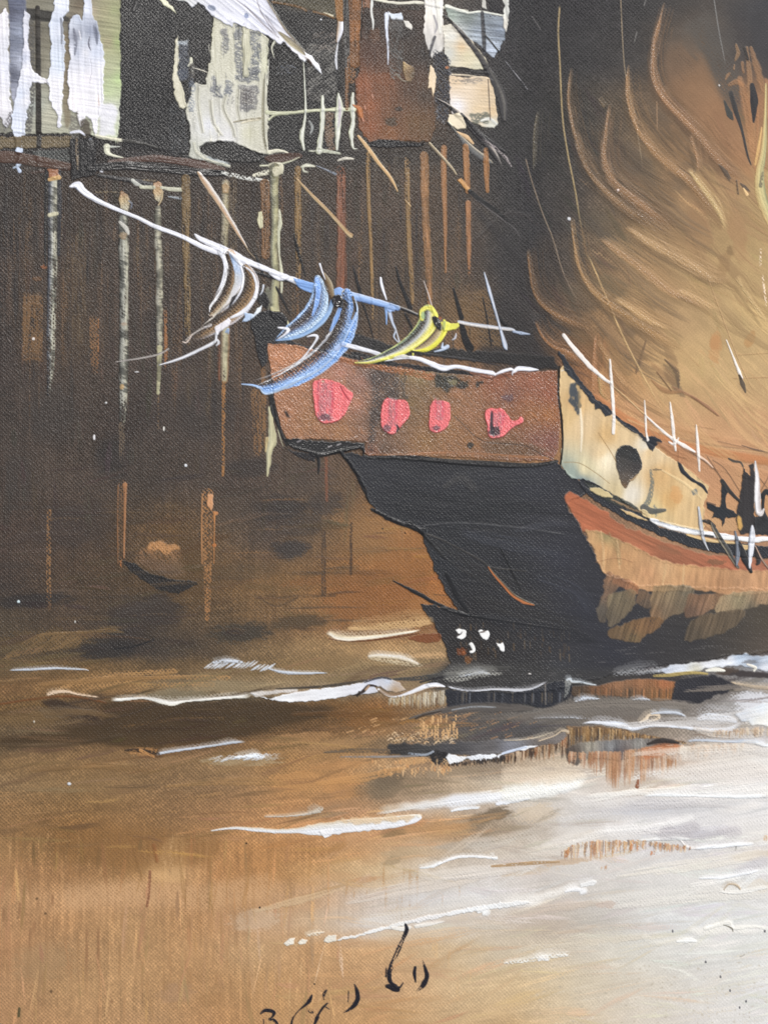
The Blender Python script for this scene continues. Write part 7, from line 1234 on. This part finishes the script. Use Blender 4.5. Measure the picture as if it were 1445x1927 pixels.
veil([(690,1520),(760,1514),(800,1506),(860,1496),(920,1492),(980,1486),(1030,1474),(1080,1470),(1092,1478),(1070,1490),(1010,1500),(960,1506),(900,1512),(850,1518),(790,1524),(730,1526)], grad=[(720,1520,(206,192,172)),(800,1514,(226,222,218)),(860,1505,(234,234,238)),(950,1496,(240,240,242)),(1050,1480,(242,242,244))], alpha=.95, dry=.12, dang=-9, dL=80, th=1.2, weave=.3)
crest([(846,1528),(870,1522),(900,1520),(904,1522)], [2,5,4,5], col=(240,240,242)); crest([(930,1514),(960,1508),(1000,1502)], [4,8,3], col=(238,238,242), dry=.2)
veil([(944,1480),(1000,1468),(1060,1462),(1110,1456),(1090,1478),(1060,1492),(1000,1504),(944,1506)], (240,240,240), alpha=.8, dry=.08)
veil([(944,1444),(1000,1444),(1050,1448),(1092,1452),(1106,1458),(1080,1470),(1000,1476),(940,1474)], (222,206,188), alpha=.6)
for p, c, al in [([(1200,1500),(1260,1496),(1330,1496),(1400,1488),(1446,1480),(1535,1470),(1535,1490),(1446,1496),(1380,1500),(1300,1500),(1240,1502)],(238,238,240),.9),([(1140,1556),(1200,1552),(1250,1546),(1290,1536),(1310,1532),(1300,1544),(1262,1556),(1200,1560),(1120,1572),(1100,1572)],(240,240,244),.9),([(1310,1534),(1370,1520),(1446,1506),(1446,1514),(1380,1530)],(232,228,228),.6),
    ([(1300,1596),(1360,1590),(1420,1584),(1446,1580),(1446,1590),(1400,1594),(1320,1600)],(236,238,244),.85),([(944,1690),(1000,1684),(1060,1668),(1090,1662),(1080,1676),(1040,1690),(1000,1704),(944,1708)],(238,236,236),.85),([(1290,1662),(1360,1650),(1400,1640),(1446,1632),(1535,1620),(1535,1640),(1446,1646),(1380,1656)],(234,236,240),.8),
    ([(1280,1752),(1340,1740),(1380,1744),(1446,1748),(1535,1750),(1535,1760),(1446,1758),(1380,1756),(1330,1760)],(236,234,232),.8),([(1200,1760),(1300,1770),(1400,1770),(1300,1780),(1210,1775)],(228,226,222),.6),([(1030,1580),(1130,1560),(1180,1566),(1100,1590),(1010,1600)],(226,222,220),.6),([(760,1640),(860,1634),(930,1628),(1000,1634),(930,1650),(820,1656)],(222,216,212),.6)]:
    veil(p, c, alpha=al, dry=.14, dang=-9, dL=80, th=1., weave=.35)
for p, c, al in [([(1060,1500),(1150,1490),(1240,1490),(1330,1484),(1446,1470),(1535,1466),(1535,1500),(1440,1506),(1330,1512),(1200,1514),(1100,1520)],(226,224,226),.55),([(1180,1452),(1300,1440),(1446,1420),(1535,1410),(1535,1450),(1400,1462),(1280,1474)],(230,228,228),.6),([(1100,1556),(1200,1540),(1320,1530),(1440,1526),(1535,1524),(1535,1550),(1400,1560),(1250,1570),(1150,1580)],(228,226,230),.5),([(960,1600),(1060,1590),(1180,1584),(1240,1580),(1150,1600),(1000,1616)],(226,222,216),.5),
    ([(660,1730),(760,1712),(860,1690),(950,1680),(1010,1684),(900,1706),(780,1732),(690,1748)],(220,216,214),.6),([(1100,1690),(1250,1670),(1400,1660),(1446,1656),(1446,1690),(1300,1700),(1180,1712)],(226,224,222),.5),([(1040,1540),(1120,1522),(1190,1516),(1130,1540),(1060,1556)],(206,206,212),.5),([(860,1590),(960,1566),(1040,1556),(1000,1580),(900,1604)],(206,200,194),.5),([(1200,1420),(1300,1412),(1446,1404),(1446,1424),(1330,1436)],(222,218,216),.6)]:
    veil(p, c, alpha=al, dry=.3, dang=-9, dL=90, soft=7, th=.5, weave=.3)
crest([(1206,1498),(1250,1496),(1320,1498),(1400,1500),(1446,1496)], [2,5,4,5,5], col=(240,240,240)); crest([(1290,1592),(1280,1582),(1300,1596),(1350,1590)], [1.5,2,5,3], col=(236,230,226), dry=.1); crest([(1305,1598),(1340,1594),(1420,1588)], [3,6,4], col=(238,238,240)); crest([(1200,1582),(1262,1578),(1300,1580)], [2,6,3], col=(226,224,222), dry=.15)
for p, c in [([(1200,1504),(1280,1502),(1340,1506),(1300,1520),(1200,1524),(1150,1530)],(200,198,204)),([(1240,1556),(1300,1546),(1330,1556),(1290,1576),(1240,1580)],(184,180,188)),([(1340,1560),(1390,1552),(1400,1568),(1360,1580)],(196,192,200)),([(1280,1440),(1400,1430),(1446,1440),(1446,1470),(1340,1480)],(222,216,214)),([(1370,1640),(1446,1606),(1446,1630),(1400,1646)],(196,194,204))]: veil(p, c, alpha=.6, soft=6, dry=.2, dang=-12)
drips(1056, 1290, L_((1056,1600),(1085,1585),(1130,1580),(1210,1580),(1290,1590)), L_((1056,1622),(1120,1622),(1200,1606),(1290,1606)), [(206,166,120),(186,140,100),(186,128,90),(170,156,148),(214,190,160),(150,130,120)], 100, dry=.34, wd=(2,7), al=.8)
start()
for x, y, l, wd, cc in [(1065,1598,24,10,(176,116,78)),(1188,1586,18,10,(190,126,86)),(1200,1588,16,8,(196,120,76)),(1226,1600,12,8,(186,112,70)),(1232,1600,10,5,(170,100,64)),(1286,1590,12,10,(176,118,82)),(1298,1592,10,6,(150,110,86)),(1140,1626,14,8,(186,140,104)),(1132,1630,10,5,(200,160,126)),(1385,1590,12,6,(160,156,150)),(1440,1570,18,12,(206,166,126))]:
    stroke([(x,y),(x - 1,y + l * .5),(x - 3,y + l)], [wd * .6, wd, 2], cc, dry=.36, alpha=.75, soft=.8, th=.3, fade=(.2,.4), bL=14, weave=None)
stroke([(925,1630),(1000,1624),(1052,1622)], [4,7,3], (176,146,112), dry=.25, th=.4); blob(1140,1702,22,8,(200,176,160),alpha=.5,brk=.3,bs=(12,3)); done("reflection", sea)
crest([(820,1630),(845,1618),(880,1612),(940,1616)], [2,4,4,3], col=(240,238,238)); crest([(788,1634),(815,1630),(832,1622)], [2,5,4], col=(240,240,240)); crest([(925,1616),(936,1614)], [5,6], col=(240,240,240))
start(); fill([(628,1770),(650,1762),(680,1756),(720,1744),(760,1734),(810,1722),(870,1710),(930,1700),(990,1694),(1000,1698),(960,1706),(900,1714),(850,1722),(800,1732),(760,1742),(730,1748),(700,1756),(670,1764),(645,1769)], grad=[(640,1766,(236,232,228)),(720,1750,(240,238,236)),(800,1730,(236,232,230)),(900,1708,(240,240,240)),(980,1696,(238,236,234))], rough=1.6, th=1.3, ridge=.5, weave=.45, var=.03); done("wave_crest", sea)
for p in [[(534,1776),(545,1766),(556,1764),(552,1776),(540,1780)],[(560,1774),(570,1766),(580,1768),(576,1776),(566,1778)],[(608,1770),(618,1760),(634,1760),(632,1770),(620,1774)]]: start(); fill(p, (234,226,212), rough=1, th=1.3, ridge=.5, weave=.4); done("foam_dab", sea)
crest([(575,1762),(595,1757),(612,1754)], [3,6,3], col=(230,216,196), dry=.4); crest([(735,1746),(760,1748),(775,1744)], [5,8,3], col=(236,230,222)); crest([(778,1745),(805,1740),(838,1734)], [4,6,2], col=(236,230,222)); crest([(896,1719),(905,1714),(916,1718),(906,1724)], [4,10,10,4], col=(240,238,236))
crest([(944,1814),(990,1808),(1030,1800),(1080,1796)], [3,6,8,6], col=(234,230,222), dry=.44, bL=8); crest([(1010,1808),(1020,1804),(1034,1806)], [4,7,4], col=(240,236,232)); crest([(1270,1772),(1290,1770),(1312,1772)], [4,7,3], col=(242,240,236)); crest([(1320,1750),(1352,1740),(1372,1736),(1380,1748),(1410,1744),(1446,1747)], [4,7,8,5,6,5], col=(240,236,228), rough=.3)
crest([(1060,1680),(1080,1674),(1100,1678),(1088,1684)], [3,7,8,6], col=(242,240,240)); crest([(1090,1668),(1115,1662),(1122,1664)], [5,8,5], col=(240,238,236)); crest([(1350,1678),(1390,1680),(1446,1668)], [3,5,6], col=(236,232,226), dry=.15); crest([(1360,1676),(1370,1664),(1385,1666),(1394,1676)], [2,3,3,3], col=(190,172,150), dry=.2); crest([(1310,1654),(1370,1650),(1430,1636)], [2,5,4], col=(240,240,242))
start(); stroke([(1360,1740),(1375,1746),(1378,1752)], [1.5,2.5,2], (130,124,112), th=-.4, dry=.1); stroke([(1400,1796),(1393,1800)], 2, (170,164,156)); done("scratch", sea)
for x, y in [(1438,1752),(1327,1810),(1355,1838),(1373,1864),(1265,1752),(1403,1884),(1391,1896)]:
    start(); blob(x, y, 2, 3, (110,108,112), hard=.7, th=.5); done("paint_speck")

# ------------------------------------------------------------------ brush signature along the foot
sig = node("signature", label="black brush signature at the foot of the picture")
INK = (32,30,38)
def ink(*strokes):
    start()
    for p, wd, d in strokes: stroke(p, wd, INK, dry=np.atleast_1d(d) + .03, th=.6, bL=30, bW=1.6, bris=.1, weave=.5, gloss=.3, rough=.2, wdry=.25)
    done("brush_letter", sig)
ink(([(763,1739),(765,1750),(758,1768),(748,1790),(738,1812),(732,1832),(735,1848),(745,1855)], [4,8,8,8,8,9,7,6], [.05,.2,.46,.5,.48,.3,.1,.0]), ([(728,1856),(738,1858),(748,1862)], [7,13,10], .1), ([(744,1857),(752,1858),(759,1849)], [5,4,1.5], .1), ([(727,1822),(726,1838)], 2.5, .3))
ink(([(795,1808),(800,1822),(803,1838),(797,1852),(788,1862),(782,1867)], [2,6,8,9,5,2], [.35,.25,.08,.15,.3,.5]))
ink(([(781,1820),(780,1832),(782,1848)], [5,7,2], .3))
ink(([(667,1852),(672,1866),(673,1880),(666,1892),(656,1901),(648,1905)], [2,8,10,9,5,2], [.4,.1,.05,.2,.4,.5]), ([(656,1865),(655,1885)], 1.8, .4))
ink(([(587,1873),(582,1884),(576,1890),(562,1902),(552,1915),(548,1932),(544,1960)], [3,8,5,2,3,4,3], [.3,.12,.2,.35,.2,.1,.1]))
ink(([(614,1864),(610,1870),(610,1882)], [4,6,1.5], .25), ([(584,1902),(588,1904)], [8,6], .3), ([(616,1888),(608,1896),(600,1908),(597,1916),(592,1928),(586,1950)], [3,4,4,8,4,2], [.25,.2,.2,.1,.2,.3]), ([(612,1894),(620,1899)], 2, .3))
ink(([(491,1907),(498,1902),(508,1902),(516,1906),(512,1914),(507,1918),(516,1920),(522,1930),(516,1950),(500,1958)], [3,7,7,6,3,4,6,5,5,3], [.35,.3,.2,.2,.3,.3,.3,.2,.2,.3]), ([(496,1918),(497,1932)], 1.6, .2))

# the slab of the canvas behind the painted face: turned edges on a stretcher
def board(name, x0, y0, x1, y1, d0, d1, col):
    me = bpy.data.meshes.new(name); v = []
    for d in (d0, d1):
        for x, y in ((x0, y0), (x1, y0), (x1, y1), (x0, y1)): v.append(((x - PW / 2) * K, d * K, (PH - y) * K))
    me.from_pydata(v, [], [(0,1,2,3),(7,6,5,4),(0,4,5,1),(1,5,6,2),(2,6,7,3),(3,7,4,0)])
    m = bpy.data.materials.new(name + "_cloth"); m.use_nodes = True; nt = m.node_tree; b = nt.nodes["Principled BSDF"]
    nz = nt.nodes.new("ShaderNodeTexNoise"); nz.inputs["Scale"].default_value = 900
    rp = nt.nodes.new("ShaderNodeValToRGB"); rp.color_ramp.elements[0].color = tuple(c * .8 for c in col) + (1,); rp.color_ramp.elements[1].color = tuple(col) + (1,)
    nt.links.new(nz.outputs["Fac"], rp.inputs[0]); nt.links.new(rp.outputs[0], b.inputs["Base Color"]); b.inputs["Roughness"].default_value = .9
    me.materials.append(m); o = bpy.data.objects.new(name, me); C.collection.objects.link(o); o.parent = root
    return o
board("stretcher", gx[0] + 1, gy[0] + 1, gx[-1] - 1, gy[-1] - 1, 12, 110, (.62, .58, .50))
